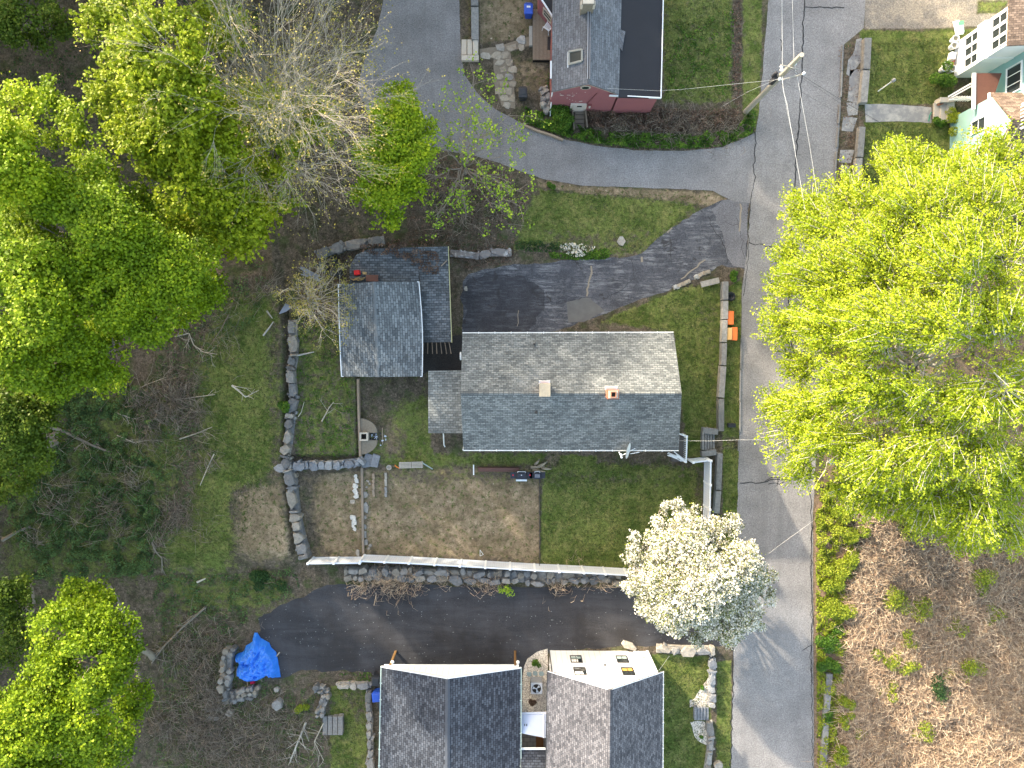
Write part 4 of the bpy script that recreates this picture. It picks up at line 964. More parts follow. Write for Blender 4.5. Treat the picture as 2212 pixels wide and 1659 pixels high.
# white fences
def fence(label, base, h, post=1.8, name='white_fence', end=True):
    A = [W(x, y, 0) for x, y in base]; root = thing(name, label, 'fence', A[0]); posts = []
    pan = MB(); tops = MB(); bots = MB(); grd = MB()
    for i, (a, b) in enumerate(zip(A[:-1], A[1:])):
        k = max(1, round((b - a).length / post)); posts += [a.lerp(b, j / k) for j in range(k)]
        d = (b - a).normalized(); n_ = Vector((-d.y, d.x, 0)) * .012
        for j in range(k):
            p, q = a.lerp(b, j / k), a.lerp(b, (j + 1) / k)
            pan.bar(p + UP * (h * .5), q + UP * (h * .5), .03, h * .9)
            nn = int((q - p).length / .16)
            for m_ in range(1, nn): r = p.lerp(q, m_ / nn); [grd.bar(r + n_ * s * 1.4 + UP * .1, r + n_ * s * 1.4 + UP * (h - .1), .012, .012) for s in (1, -1)]
            tops.bar(p + UP * (h - .05), q + UP * (h - .05), .10, .12); bots.bar(p + UP * .10, q + UP * .10, .08, .12)
    if end: posts.append(A[-1])
    pan.build('panel', M_vinyl, root); tops.build('rail', M_vinyl, root); bots.build('rail', M_vinyl, root); grd.build('board_grooves', plain('groove_grey', (.5, .52, .54)), root)
    for p in posts:
        mb = MB(); mb.box(p + UP * (h * .5 + .04), (.13, .13, h + .08)); mb.box(p + UP * (h + .10), (.17, .17, .05), taper=.7)
        mb.build('post', M_white, root)
    return root
fence('long white vinyl fence above the black driveway', [(678, 1204), (787, 1203)], 1.5, end=True)
fence('stepped white vinyl fence from the stone row to the white blossom tree', [(788, 1198.5), (890, 1203), (944, 1206), (1050, 1212), (1154, 1218), (1257, 1223), (1347, 1228), (1500, 1232)], 1.55)
fence('white vinyl fence corner section running south beside the granite wall', [(1522, 988), (1520, 1090), (1516, 1230)], 1.6)
fence('short white vinyl gate section joining the corner porch', [(1486, 992), (1519, 988)], 1.5, post=2)
# wire divider in the yard
mb = MB(); mb.bar(W(1165, 1030, .1), W(1166, 1225, .1), .04, .1)
for i in range(6): p = W(1165, 1035 + i * 37, .3); mb.bar((p.x, p.y, 0), (p.x, p.y, .5), .04)
tag(mb.build('garden_edging', plain('dark_edging', (.06, .05, .045)), origin=W(1165, 1100)), 'thin dark edging between bare dirt and green back lawn', 'edging')

# ------------------------------------------------------------------ steps and paths
def steps(label, quads, mat, rise=.16, name='stone_steps', z0=0.0):
    r = thing(name, label, 'steps', W(*quads[0][0]))
    for i, q in enumerate(quads):
        z = z0 + rise * (i + 1); mb = MB(); mb.prism([W(x, y, z) for x, y in q], 0, z); mb.build('step', mat, r, bevel=.015)
    return r
def vsteps(x0, x1, n_, y0_, y1_, rev=False):
    L_q = [[(x0 + (x1 - x0) * i / n_, y1_), (x0 + (x1 - x0) * (i + 1) / n_ - 1.1, y1_), (x0 + (x1 - x0) * (i + 1) / n_ - 1.1, y0_), (x0 + (x1 - x0) * i / n_, y0_)] for i in range(n_)]
    return L_q[::-1] if rev else L_q
steps('five grey granite steps down to the street beside the front lawn', vsteps(1517, 1545, 5, 935, 972, True), M_granite, .1)
steps('tan concrete steps from the lane up to the flagstone path', vsteps(997, 1034, 3, 85, 118), M_tan, .12)
mb = MB(); mb.prism([W(997, 130, .3), W(1034, 130, .3), W(1034, 119, .3), W(997, 119, .3)], 0, .3); tag(mb.build('cheek_stone', M_tan, origin=W(1015, 125)), 'tan stone beside the foot of the concrete steps by the lane', 'stone')
steps('four rough grey stone steps in the lower left garden', vsteps(697, 741, 4, 1548, 1588), M_granite, .12)
steps('grey stone steps between two gravel borders by the street', vsteps(1500, 1532, 5, 1528, 1556, True), M_stoneB, .08)
steps('dark slab steps curving beside the ash heap', [[(779, 1012), (800, 1008), (810, 985), (790, 978)], [(800, 1008), (815, 1010), (821, 985), (806, 980)]], M_stoneB, .12)
mb = MB()
for i in range(4): mb.prism([W(1241, 268 - i * 9), W(1262, 268 - i * 9), W(1262, 276 - i * 9), W(1241, 276 - i * 9)], 0, .05 + .05 * i)
mb.bar(W(1240, 280, .3), W(1236, 240, .3), .1, .5); mb.bar(W(1268, 276, .3), W(1264, 240, .3), .1, .5)
tag(mb.build('sunken_steps', plain('old_step_wood', (.16, .13, .10)), origin=W(1250, 260)), 'narrow sunken timber steps below the red house cellar door', 'steps')
def flagstones(name, label, poly, size, mat, seed=1, h=.05):
    rng = random.Random(seed); P = np.array([W(x, y)[:2] for x, y in poly]); lo, hi = P.min(0), P.max(0); mb = MB(); y = lo[1]; r = 0
    while y < hi[1]:
        x = lo[0] + (r % 2) * size * .5; 
        while x < hi[0]:
            l = size * rng.uniform(.7, 1.15); c = (x + l / 2, y + size * .35)
            if inpoly(np.array([c]), P)[0]: stone(mb, c, l * rng.uniform(.85, 1.08), size * rng.uniform(.6, .82), h, rng.uniform(-.3, .3), 0, rng, 9, .1)
            x += l
        y += size * .72; r += 1
    return tag(mb.build(name, mat, origin=W(*poly[0])), label, 'path')
M_flag = stone_mat('flagstone', [(0, (.30, .25, .19)), (.5, (.38, .33, .26)), (.8, (.28, .27, .26)), (1, (.42, .40, .37))])
flagstones('flagstone_path', 'tan flagstone path leading to the deck of the red house', [(1036, 108), (1080, 100), (1110, 90), (1142, 80), (1142, 98), (1150, 99), (1142, 102), (1100, 110), (1060, 128), (1036, 122)], .75, M_flag, 2)
flagstones('flagstone_path', 'uneven flagstone path running down to the lane under the sparse tree', [(1068, 114), (1098, 118), (1108, 150), (1110, 190), (1112, 235), (1085, 228), (1070, 180)], .7, M_flag, 3)
M_stoneW = stone_mat('white_stone', [(0, (.48, .45, .39)), (.5, (.60, .57, .51)), (1, (.42, .39, .34))])
# loose stones
def loose(name, label, cat, px, py, l, wd, h, rz=0, mat=None, group=None, seed=None, n=9):
    mb = MB(); rng = random.Random(seed if seed is not None else int(px * 7 + py)); p = G(px, py); stone(mb, (p.x, p.y), l, wd, h, rz, p.z, rng, n)
    return tag(mb.build(name, mat or M_stoneP, origin=p), label, cat, group)
ordn = ['topmost', 'second from top', 'third from top', 'fourth from top', 'lowest']
for i, (px, py, l, wd, rz, ds) in enumerate([(769, 1028, .30, .33, 0, 'small tan block'), (770.5, 1038, .32, .42, .1, 'rectangular tan block'), (768, 1050, .44, .44, 0, 'round white disc stone'), (768, 1061, .36, .42, .5, 'angular pale stone'), (770, 1071, .45, .4, .3, 'pointed pale stone')]):
    loose('garden_stone', f'{ds}, {ordn[i]} of the upper row of pale stones', 'stone', px, py, l, wd, .12, rz, M_stoneW, group='pale stones in rows on the dirt')
for i, (px, py, l, wd, rz, ds) in enumerate([(762.5, 1117, .45, .42, 0, 'square white stone'), (765, 1128, .40, .42, 0, 'brightest round white stone'), (763, 1136, .24, .24, 0, 'smallest white stone'), (767, 1142, .32, .34, 0, 'round cream stone')]):
    loose('garden_stone', f'{ds}, {ordn[i]} of the lower row of pale stones', 'stone', px, py, l, wd, .13, rz, M_stoneW, group='pale stones in rows on the dirt')
loose('garden_stone', 'flat tan stone sunk in dirt between the two rows of pale stones', 'stone', 762, 1083, .4, .34, .04, 0, M_flag)
loose('garden_stone', 'long tan slab beside the fence post at the foot of the stone line', 'stone', 773, 1194, .3, .5, .1)
EL = ['squarish grey slab at the top of the stone line between the dirt yards', 'longest grey pointed slab of the stone line between the dirt yards', 'round brownish stone just below the longest slab of the stone line', 'small square tan stone in the middle of the stone line', 'narrow brown slab low in the stone line between the dirt yards', 'dark grey stone above the small tan pair in the stone line', 'upper small tan stone near the stepped fence post', 'lower small tan stone near the stepped fence post']
for i, (px, py, l, wd, rz) in enumerate([(789, 1068, .55, .5, .2), (790, 1096, .5, .8, .1), (788, 1117, .35, .35, 0), (788, 1137, .3, .4, 0), (788, 1154, .28, .55, 0), (790, 1171, .4, .42, .4), (800, 1178, .25, .22, 0), (797, 1184, .25, .2, 0)]):
    loose('edging_stone', EL[i], 'stone', px, py, l, wd, .14, rz, M_stone, 'grey stones edging the dirt yard')
mb = MB(); mb.bar(W(782, 1010, .12), W(785, 1195, .12), .16, .24); tag(mb.build('earth_step', plain('earth_edge', (.22, .18, .14), .9, var=.3), origin=W(783, 1100)), 'low earth and plank edge dividing the two dirt yards', 'edging')
for i, (px, ys, mt, lb) in enumerate([(806, [(1023, 1035), (1036, 1043), (1044, 1057), (1058, 1072)], M_wood, 'left row of split log edging below the slab steps'), (832, [(1021, 1034), (1035, 1050), (1052, 1064), (1065, 1073)], M_stoneP, 'right row of narrow stone edging below the bench')]):
    mb = MB()
    for a, b in ys: mb.bar(W(px + i * 1, a, .1), W(px + 2, b, .1), .16, .2)
    tag(mb.build('bed_edging', mt, origin=W(px, 1045)), lb, 'edging')
for i, (px, py) in enumerate([(793, 1038), (796, 1040), (799, 1045), (792, 1052)]): loose('small_stone', ['leftmost', 'second', 'rightmost', 'lowest'][i] + ' small pale stone in the weeds below the slab steps', 'stone', px, py, .18, .15, .07, group='small stones by the steps')
loose('boulder', 'rough grey boulder on the weedy bank right of the blue tarp', 'boulder', 602, 1517, .9, .75, .55, .4, M_granite)
loose('boulder', 'small pale boulder above the weedy bank by the blue tarp', 'boulder', 599, 1487, .45, .4, .3, .4)
loose('boulder', 'pale rounded boulder below the ruined wall corner', 'boulder', 499, 1537, .65, .5, .35, -.3)
for lb, px, py in (('second highest', 460, 1521), ('middle left', 455, 1532), ('central', 465, 1530), ('farthest right', 474, 1531), ('left one of the lowest three', 455, 1550), ('middle one of the lowest three', 464, 1548), ('right one of the lowest three', 468, 1550), ('topmost', 450, 1520)): loose('small_boulder', lb + ' tan rock of the scatter below the ruined wall', 'boulder', px, py, .36, .3, .2, group='scattered tan rocks below the ruined wall')
loose('boulder', 'smooth pale boulder by the street at the lower lawn edge', 'boulder', 1549, 1650, .7, .55, .35, .6)
loose('boulder', 'flat pale rock on the upper lawn beside the worn driveway', 'boulder', 1341, 522, .75, .7, .15)
loose('boulder', 'small grey rock in the leaves under the sparse leafed tree', 'boulder', 1006, 624 - 0, .3, .3, .15)
loose('boulder', 'white edged boulder at the corner of the white house driveway', 'boulder', 1360, 1393, 1.3, .55, .35, -.3, M_stoneP)
for lb, x, y in (('left', 1143, 1456), ('middle', 1156, 1454), ('right', 1169.5, 1455)): loose('stepping_stone', lb + ' one of three round blue grey stepping stones in pale gravel', 'stone', x, y, .35, .35, .05, 0, plain('slate', (.24, .32, .34)), 'stepping stones in the gravel bed', n=14)
mb = MB(); p = W(1534, 610, .35); mb.box((p.x, p.y, .3), (1.35, .42, .14), .24); mb.box((p.x - .4, p.y - .1, .12), (.2, .34, .24), .24); mb.box((p.x + .4, p.y + .08, .12), (.2, .34, .24), .24)
tag(mb.build('stone_bench', M_stoneP, origin=(p.x, p.y, 0), bevel=.02), 'pale stone slab bench on the grass at the driveway corner', 'bench')
for pts, lb in (([(1455, 622), (1478, 612), (1492, 606)], 'line of pale rubble between the front lawn and the worn driveway'), ([(1500, 600), (1520, 590), (1535, 586)], 'pale rubble heap behind the stone slab bench')):
    wall_thing(lb, pts, .35, .15, cat='rubble edging', L=(.2, .5), seed=41, mat=M_flag, name='rubble_edging')

# ------------------------------------------------------------------ street things
M_pole = plain('utility_pole_wood', (.36, .33, .27), .85, var=.25, scale=8)
up = thing('utility_pole', 'tall leaning wooden utility pole carrying wires over the street', 'utility pole', W(1611, 241, 0))
pt = W(1732, 118, 9.9); pb = W(1611, 241, 0)
mb = MB(); mb.tube([pb, pb.lerp(pt, .5), pt], [.20, .17, .14], 12); mb.build('pole', M_pole, up)
def on_pole(t_): return pb.lerp(pt, t_)
mb = MB(); q = on_pole(.62)
mb.box(q + Vector((-.25, -.05, 0)), (.25, .25, .9)); mb.lathe(q + Vector((-.35, .1, .2)), [(.12, 0), (.12, .5), (.05, .6)], 12); mb.build('transformer', plain('transformer_black', (.03, .03, .035)), up)
mb = MB(); q1, q2 = W(1683, 174, 7.6), W(1735, 160, 7.6); mb.bar(q1, q2, .07, .1); mb.bar(W(1686, 140, 8.6), W(1725, 150, 8.6), .05, .07); mb.build('crossarm', plain('arm_grey', (.3, .29, .26)), up)
for px, py, z in ((1687, 145, 8.2), (1687, 152, 8.2), (1716, 140, 8.3), (1683, 172, 7.6), (1735, 160, 7.6)):
    mb = MB(); mb.lathe(W(px, py, z), [(.05, 0), (.09, .05), (.05, .1), (.09, .15), (.04, .22)], 10); mb.build('insulator', M_white, up)
def wire(label, pts, r=.02, mat=None, sag=.0):
    P = [W(*p) for p in pts]; Q = []
    for a, b in zip(P[:-1], P[1:]):
        for j in range(8): t_ = j / 8; q = a.lerp(b, t_); q.z -= sag * 4 * t_ * (1 - t_); Q.append(q)
    Q.append(P[-1]); mb = MB(); mb.tube(Q, r * .4, 5)
    return tag(mb.build('power_line', mat or M_wireW, origin=Q[0]), label, 'wire')
M_wireW = plain('bright_wire', (.62, .62, .6), .5); M_wireD = plain('dark_wire', (.03, .03, .032), .5)
wire('left bright overhead wire running up the street from the pole', [(1689, -40, 8.3), (1690, 142, 8.3)], .024)
wire('right bright overhead wire running up the street from the pole', [(1710.5, -40, 8.3), (1715, 128, 8.3), (1720, 160, 8)], .02)
wire('bright overhead wire running down the street into the yellow green tree', [(1690, 165, 8), (1692, 195, 8), (1700, 225, 8), (1716, 320, 7.9), (1731, 405, 7.8), (1756, 560, 7.8)], .026)
wire('thin bright overhead wire just right of the street wire below the pole', [(1722, 165, 8), (1733, 225, 8), (1750, 320, 7.9), (1766, 425, 7.8)], .018)
wire('thin wire from the pole leaning left of the street wire below the pole', [(1689, 170, 7.8), (1700, 240, 7.8), (1718, 320, 7.8)], .012)
wire('thick dark service cable from the pole to the teal house', [(1704, 145, 8), (1815, 215, 6.8), (1890, 258, 6), (2010, 330, 5)], .024, M_wireD)
wire('dark service cable under the thick one toward the teal house', [(1690, 140, 8), (1815, 223, 6.8), (1895, 262, 6)], .014, M_wireD)
wire('thin dark cable from the pole toward the right pavement', [(1690, 175, 7.5), (1760, 215, 6.8), (1812, 246, 6)], .012, M_wireD)
wire('bright service wire from the pole to the red house', [(1680, 172, 7.6), (1600, 180, 6.5), (1474, 193, 5.2), (1420, 196, 4.5), (1290, 190, 4.3)], .014)
wire('pale guy wire from the pole down toward the leaf bank', [(1680, 170, 7.4), (1614, 199, 5), (1560, 230, 3)], .012)
wire('thin dark wire from the pole up and left to the street edge', [(1690, 150, 7.6), (1640, 162, 6)], .010, M_wireD)
wire('service wire crossing the street from the corner porch to the yellow green tree', [(1466, 952, 3.6), (1530, 952.5, 4.6), (1600, 950, 5.6), (1700, 950, 6.2), (1830, 952, 6.8)], .014)
wire('thin bright wire crossing the street beside the blossom tree', [(1660, 1196, 5.2), (1700, 1166, 5.6), (1757, 1125, 6)], .012)
wire('wire from the white house wall to the lawn corner', [(1422, 1450, 3.2), (1446, 1417, .3)], .018)
mb = MB(); p = W(1695, 542, .03); mb.lathe((p.x, p.y, .014), [(.34, 0), (.34, .02), (.30, .024)], 28); mh_ = mb.build('manhole_cover', plain('rusty_iron', (.12, .10, .095), .7), origin=(p.x, p.y, 0)); tag(mh_, 'round iron manhole cover in the street', 'manhole cover')
# lamp post on the lawn
lp = thing('lamp_post', 'thin white lamp post standing in the lawn near the teal house', 'lamp post', W(1897, 197, 0))
b_, t_ = W(1897, 197, 0), W(1928, 175, 2.3); mb = MB(); mb.tube([b_, t_], .045, 10); mb.build('pole', M_white, lp)
mb = MB(); mb.lathe(t_, [(.06, 0), (.13, .05), (.13, .2), (.03, .3)], 10); mb.build('lantern', plain('lantern_grey', (.25, .25, .25)), lp)
# street light on the right, half hidden by the tree
sl_ = thing('street_lamp', 'white street lamp head poking out of the yellow green tree over the kerb', 'street lamp', W(1840, 980, 0))
mb = MB(); mb.tube([W(1840, 980, 0), W(1845, 990, 6.6)], .09, 8); mb.build('pole', plain('lamp_pole', (.3, .3, .3)), sl_)
mb = MB(); mb.tube([W(1845, 990, 6.6), W(1812, 997, 6.9)], .05, 8); mb.build('arm', M_white, sl_)
q = W(1797, 996.5, 6.9); mb = MB(); mb.lathe(q, [(.12, -.08), (.22, 0), (.2, .12), (.08, .2)], 16); mb.build('lamp_head', M_white, sl_)
# satellite dish at the main house eave
sd = thing('satellite_dish', 'white oval satellite dish on an arm at the south eave of the long house', 'satellite dish', W(1358, 975, 3.5))
c = W(1357, 974, 3.9); mb = MB(); vs = []; R_ = Matrix.Rotation(math.radians(64), 3, Vector((.25, 1, 0)).normalized()); nn = 24
for rr, dz in ((.0, -.10), (.5, -.06), (1, 0)):
    for k in range(nn): tt = 2 * PI * k / nn; vs.append(c + R_ @ Vector((rr * .42 * math.cos(tt), rr * .56 * math.sin(tt), dz)))
mb.add(vs, [(i * nn + k, i * nn + (k + 1) % nn, (i + 1) * nn + (k + 1) % nn, (i + 1) * nn + k) for i in (0, 1) for k in range(nn)]); mb.build('dish', plain('dish_white', (.72, .72, .70)), sd, smooth=True)
mb = MB(); mb.tube([W(1358, 978, 3.8), W(1340, 984, 3.8)], .025, 6); mb.tube([W(1337, 976, 3.8), W(1343, 990, 3.8)], .035, 6); mb.tube([W(1358, 976, 3.7), W(1373, 968, 3.5)], .025, 6); mb.tube([W(1362, 980, 3.6), W(1381, 977, 3.4)], .025, 6); mb.build('feed_arm', M_white, sd)
for k in range(3): mb = MB(); mb.box(W(1341 + k * .8, 981 + k * 3.5, 3.85), (.12, .08, .1)); mb.build('receiver', M_white, sd)

# ------------------------------------------------------------------ bins, chair, grills, bench etc
def bin_(label, px, py, m, lm, rz=0, sticker=False, lean=0, name='wheeled_bin'):
    p = W(px, py, 0); r = thing(name, label, 'bin', p); mb = MB(); R = Matrix.Rotation(rz, 3, 'Z')
    def B(c_, s_, **k): mb.box(p + R @ Vector(c_), s_, rz, **k)
    b0 = MB(); vs = []
    for z, sx, sy in ((.08, .22, .26), (.95, .29, .34)):
        for dx, dy in ((-1, -1), (1, -1), (1, 1), (-1, 1)): vs.append(p + R @ Vector((dx * sx, dy * sy, z)))
    b0.add(vs, [(3, 2, 1, 0), (4, 5, 6, 7), (0, 1, 5, 4), (1, 2, 6, 5), (2, 3, 7, 6), (3, 0, 4, 7)]); b0.build('body', m, r, bevel=.03)
    B((0, 0, 1.0), (.64, .72, .07), taper=.93); B((0, .05, 1.05), (.5, .48, .05), taper=.85); ld = mb.build('lid', lm, r, bevel=.02)
    mb = MB(); mb.bar(p + R @ Vector((-.22, .40, .97)), p + R @ Vector((.22, .40, .97)), .04); mb.build('handle', m, r)
    for s in (-.24, .24): mb = MB(); mb.tube([p + R @ Vector((s - .03, .26, .11)), p + R @ Vector((s + .03, .26, .11))], .11, 12); mb.build('wheel', M_black_frame, r)
    if sticker: mb = MB(); mb.box(p + R @ Vector((0, .1, 1.083)), (.26, .13, .006), rz); mb.build('label_plate', M_white, ld)
    return r
M_binb = plain('blue_bin_plastic', (.02, .085, .50), .4, .5, var=.08); M_bink = plain('black_bin_plastic', (.025, .027, .032), .45, .4)
bin_('blue wheeled bin with pale sticker beside the wooden deck', 1141, 34, M_binb, M_binb, 0, True)
bin_('dark wheeled bin beside the flagstone path near the red house', 1129, 211, M_bink, M_bink, 0)
bin_('black wheeled bin tucked behind the open garage eave', 817.5, 1458, M_bink, M_bink, 0)
bin_('bright blue bin half hidden under the open garage eave', 818.5, 1492, M_binb, M_binb, .1)
ch = thing('garden_chair', 'white plastic armchair standing on the wooden deck', 'chair', W(1182, 62, .5))
def chair(r, p, rz):
    R = Matrix.Rotation(rz, 3, 'Z'); q = lambda x, y, z: p + R @ Vector((x, y, z))
    mb = MB()
    for i in range(6): mb.bar(q(-.2 + i * .08, -.22, .42), q(-.2 + i * .08, .22, .42), .055, .02)
    mb.bar(q(-.24, -.22, .42), q(.24, -.22, .42), .05, .03); mb.bar(q(-.24, .22, .42), q(.24, .22, .42), .05, .03); mb.build('seat', M_white, r)
    mb = MB()
    for i in range(5): mb.bar(q(-.16 + i * .08, .24, .45), q(-.16 + i * .08, .34, .85), .05, .02)
    mb.bar(q(-.2, .34, .86), q(.2, .34, .86), .06, .04); mb.build('backrest', M_white, r)
    for s in (-1, 1):
        mb = MB(); mb.tube([q(s * .27, -.24, .62), q(s * .29, 0, .66), q(s * .27, .28, .7), q(s * .2, .34, .86)], .032, 6); mb.build('armrest', M_white, r)
        for t in (-1, 1): mb = MB(); mb.tube([q(s * .26, t * .22, .62 if t < 0 else .45), q(s * .28, t * .28, 0)], .028, 6); mb.build('leg', M_white, r)
chair(ch, W(1183, 64, .5), -2.2)
M_grill = plain('grill_black', (.018, .02, .032), .35, .5); M_steel = plain('brushed_steel', (.45, .47, .5), .35, .5, metal=.6)
def grill(label, px, py, lid, side, burner, z=.85):
    p = W(px, py, z); r = thing('barbecue_grill', label, 'grill', Vector((p.x, p.y, 0))); x, y = p.x, p.y
    mb = MB(); mb.box((x, y, .45), (lid * .9, .45, .6)); mb.build('cabinet', M_grill, r)
    mb = MB(); mb.box((x, y, .86), (lid, .52, .2), taper=.95); mb.box((x, y + .03, 1.0), (lid * .95, .4, .14), taper=.7); ld = mb.build('lid', M_grill, r, bevel=.03)
    mb = MB(); a, b = (x - lid * .33, y + .30, 1.0), (x + lid * .33, y + .30, 1.0); mb.tube([a, b], .018, 8); [mb.tube([(k[0], y + .2, 1.0), k], .015, 6) for k in (a, b)]; mb.build('handle', M_white, ld)
    for s in (-1, 1):
        mb = MB(); mb.box((x + s * (lid / 2 + side / 2), y, .82), (side - .01, .46, .05)); sh = mb.build('side_shelf', M_grill, r, bevel=.01)
        if burner: mb = MB(); mb.lathe((x + s * (lid / 2 + side / 2), y + .02, .85), [(.06, 0), (.06, .012)], 10); mb.build('red_mark', plain('red_mark', (.5, .03, .05)), sh)
    for s in (-1, 1):
        for t in (-1, 1): mb = MB(); mb.bar((x + s * lid * .42, y + t * .2, 0), (x + s * lid * .42, y + t * .2, .3), .04); mb.build('leg', M_grill, r)
    return r, x, y
g, x, y = grill('larger black gas grill with white handle and red marked side shelves', 1126.5, 1027, .85, .38, True)
mb = MB(); mb.box((x, y - .36, .62), (.8, .16, .14), rx=.5); mb.build('front_panel', M_steel, g)
mb = MB(); mb.lathe((x - .0, y + .06, 1.08), [(.035, 0), (.035, .02)], 10); mb.build('thermometer', M_white, g)
g, x, y = grill('smaller black gas grill with grey lid right of the larger grill', 1160.5, 1026.5, .55, .3, False, .8)
mb = MB(); mb.box((x, y, 1.085), (.38, .26, .02)); mb.build('lid_plate', plain('lid_grey', (.14, .15, .18)), g)
mb = MB(); p = W(1162, 1010, .2)
for k, (dx, dy, l, a) in enumerate([(-.5, 0, 1.0, .1), (-.35, -.15, .9, -.2), (0, .05, .8, .5), (.3, -.05, .7, -.1), (-.2, .2, .5, .9)]):
    mb.tube([(p.x + dx, p.y + dy, .08), (p.x + dx + l * .5 * math.cos(a), p.y + dy + l * .5 * math.sin(a), .3), (p.x + dx + l * math.cos(a), p.y + dy + l * math.sin(a), .1)], [.12, .09, .04], 7)
tag(mb.build('driftwood', plain('bleached_driftwood', (.34, .29, .22), .9, var=.4, scale=15), origin=p, smooth=True), 'gnarled piece of driftwood lying behind the grills', 'driftwood')
mb = MB()
bn = thing('slatted_bench', 'long weathered grey slatted bench on the grass above the dirt yard', 'bench', W(892, 1005, 0))
for k, (x0, x1) in enumerate(((862, 888), (889, 913.5))):
    mb = MB()
    for i in range(5): mb.bar(W(x0, 999.5 + i * 2.8 - k * .8, .5), W(x1, 999 + i * 2.8 - k * .8, .5), .06, .04)
    mb.build('seat', M_greywood, bn)
for x in (864, 886, 891, 911):
    mb = MB(); mb.bar(W(x, 998, .44), W(x, 1011, .44), .07, .06); mb.bar(W(x, 999, 0), W(x, 999, .44), .07); mb.bar(W(x, 1010, 0), W(x, 1010, .44), .07); mb.build('leg', M_wood, bn)
mb = MB(); a, b = W(914, 1001, .9), W(934, 1013, .25); mb.tube([a, b], .045, 8); mb.tube([a, W(912, 997, .1)], .04, 6); tag(mb.build('downspout', plain('green_white_metal', (.3, .36, .35)), origin=b), 'fallen pale green downspout slanting off the end of the bench', 'downspout')
mb = MB(); mb.box(W(1077, 1013.5, .25), (3.0, .28, .5)); 
for i in range(4): p = W(1056 + i * 15, 1017, .45); mb.box((p.x, p.y, .3), (.04, .06, .4))
tag(mb.build('steel_planter_edge', plain('rust_brown', (.11, .055, .045)), origin=W(1077, 1014)), 'long rusty brown steel box beside the grills', 'planter')
mb = MB(); mb.tube([W(1023, 1004, .5), W(1023.2, 1026, .5)], .045, 8); mb.tube([W(1023, 1005, .5), W(1023, 1005, 0)], .04, 6); mb.tube([W(1023, 1024, .5), W(1023, 1024, 0)], .04, 6)
tag(mb.build('white_rail', M_white, origin=W(1023, 1015)), 'white pipe rail at the left end of the rusty steel box', 'rail')
mb = MB(); mb.bar(W(1037, 1188, .3), W(1044, 1198, .3), .03, .02); mb.bar(W(1037, 1188, .3), W(1037, 1201, .05), .03, .02); mb.bar(W(1037, 1201, .05), W(1044, 1198, .3), .02, .02); tag(mb.build('wire_stake', M_white, origin=W(1037, 1195)), 'small white triangular stake in the dirt near the fence', 'stake')
mb = MB(); mb.bar(W(1528, 925, .35), W(1545, 930, .4), .05, .05); mb.bar(W(1527, 922, .4), W(1529, 929, .4), .04); tag(mb.build('metal_stake', M_greywood, origin=W(1536, 928)), 'thin grey stake lying in dry grass above the granite steps', 'stake')
mb = MB(); mb.box(W(1565 + 15, 918.5, .2), (.55, .3, .35)); tag(mb.build('black_mailbox', plain('mailbox_black', (.025, .028, .035), .4), origin=W(1580, 918), bevel=.05), 'black mailbox shaped box on the grass verge near the steps', 'mailbox')
for (x0, y0_, x1, y1_, c_, lb, z) in ((1571, 672, 1585, 701, (.58, .14, .035), 'upper orange board box leaning on the granite wall', .5), (1582, 707, 1593, 735, (.58, .14, .035), 'right orange board of the lower pair by the granite wall', .45), (1570, 708, 1581.5, 734, (.50, .30, .12), 'tan board of the lower pair by the granite wall', .5)):
    mb = MB(); a, b = W(x0, y0_, z), W(x1, y1_, z); mb.box(((a.x + b.x) / 2, (a.y + b.y) / 2, z / 2), (b.x - a.x, a.y - b.y, z)); tag(mb.build('board_box', plain('board_' + lb[:5], c_, .6), origin=((a.x + b.x) / 2, (a.y + b.y) / 2, 0), bevel=.01), lb, 'box')
mb = MB(); p = W(1580, 640, .25); mb.lathe((p.x, p.y, 0), [(.28, 0), (.34, .12), (.30, .24), (.2, .24), (.16, .08)], 18); tag(mb.build('corrugated_pipe', M_black_frame, origin=(p.x, p.y, 0), smooth=True), 'black round pipe mouth in the bushes beside the top of the granite wall', 'pipe')
# AC unit
ac = thing('air_conditioner', 'grey outdoor air conditioning unit with round fan on gravel between the two roofs', 'air conditioner', W(1158, 1478, 0))
p = W(1159, 1487, .95); x, y = p.x, p.y; mb = MB(); mb.box((x, y, .46), (.86, .86, .92)); mb.build('case', plain('ac_grey', (.22, .23, .25)), ac, bevel=.05)
mb = MB(); mb.box((x, y, .95), (.84, .84, .06)); mb.build('top_panel', plain('ac_top', (.42, .45, .5)), ac, bevel=.04)
mb = MB(); mb.lathe((x, y, .965), [(.33, 0), (.33, .03)], 28); mb.build('fan_opening', M_dark, ac)
mb = MB()
for k in range(3):
    a = k * 2 * PI / 3 + .4; mb.add([(x, y, 1.0), (x + .3 * math.cos(a), y + .3 * math.sin(a), 1.005), (x + .31 * math.cos(a + .7), y + .31 * math.sin(a + .7), 1.03)], [(0, 1, 2)])
mb.lathe((x, y, 1.0), [(.06, 0), (.06, .04)], 10); mb.build('fan', M_steel, ac)
mb = MB(); [mb.bar((x - .44, y - .3 + .1 * k, .5), (x - .44, y - .3 + .1 * k, .88), .02) for k in range(7)]; mb.build('side_grille', M_dark, ac)
mb = MB(); p = W(1169.5, 1605, .05); mb.prism([W(1158, 1617, .05), W(1174, 1617, .05), W(1174, 1591, .05), W(1158, 1591, .05)], .02, .05); tag(mb.build('door_mat', plain('brown_coir', (.16, .07, .025), .9), origin=p), 'brown coir mat on the grey pavers between the two houses', 'mat')
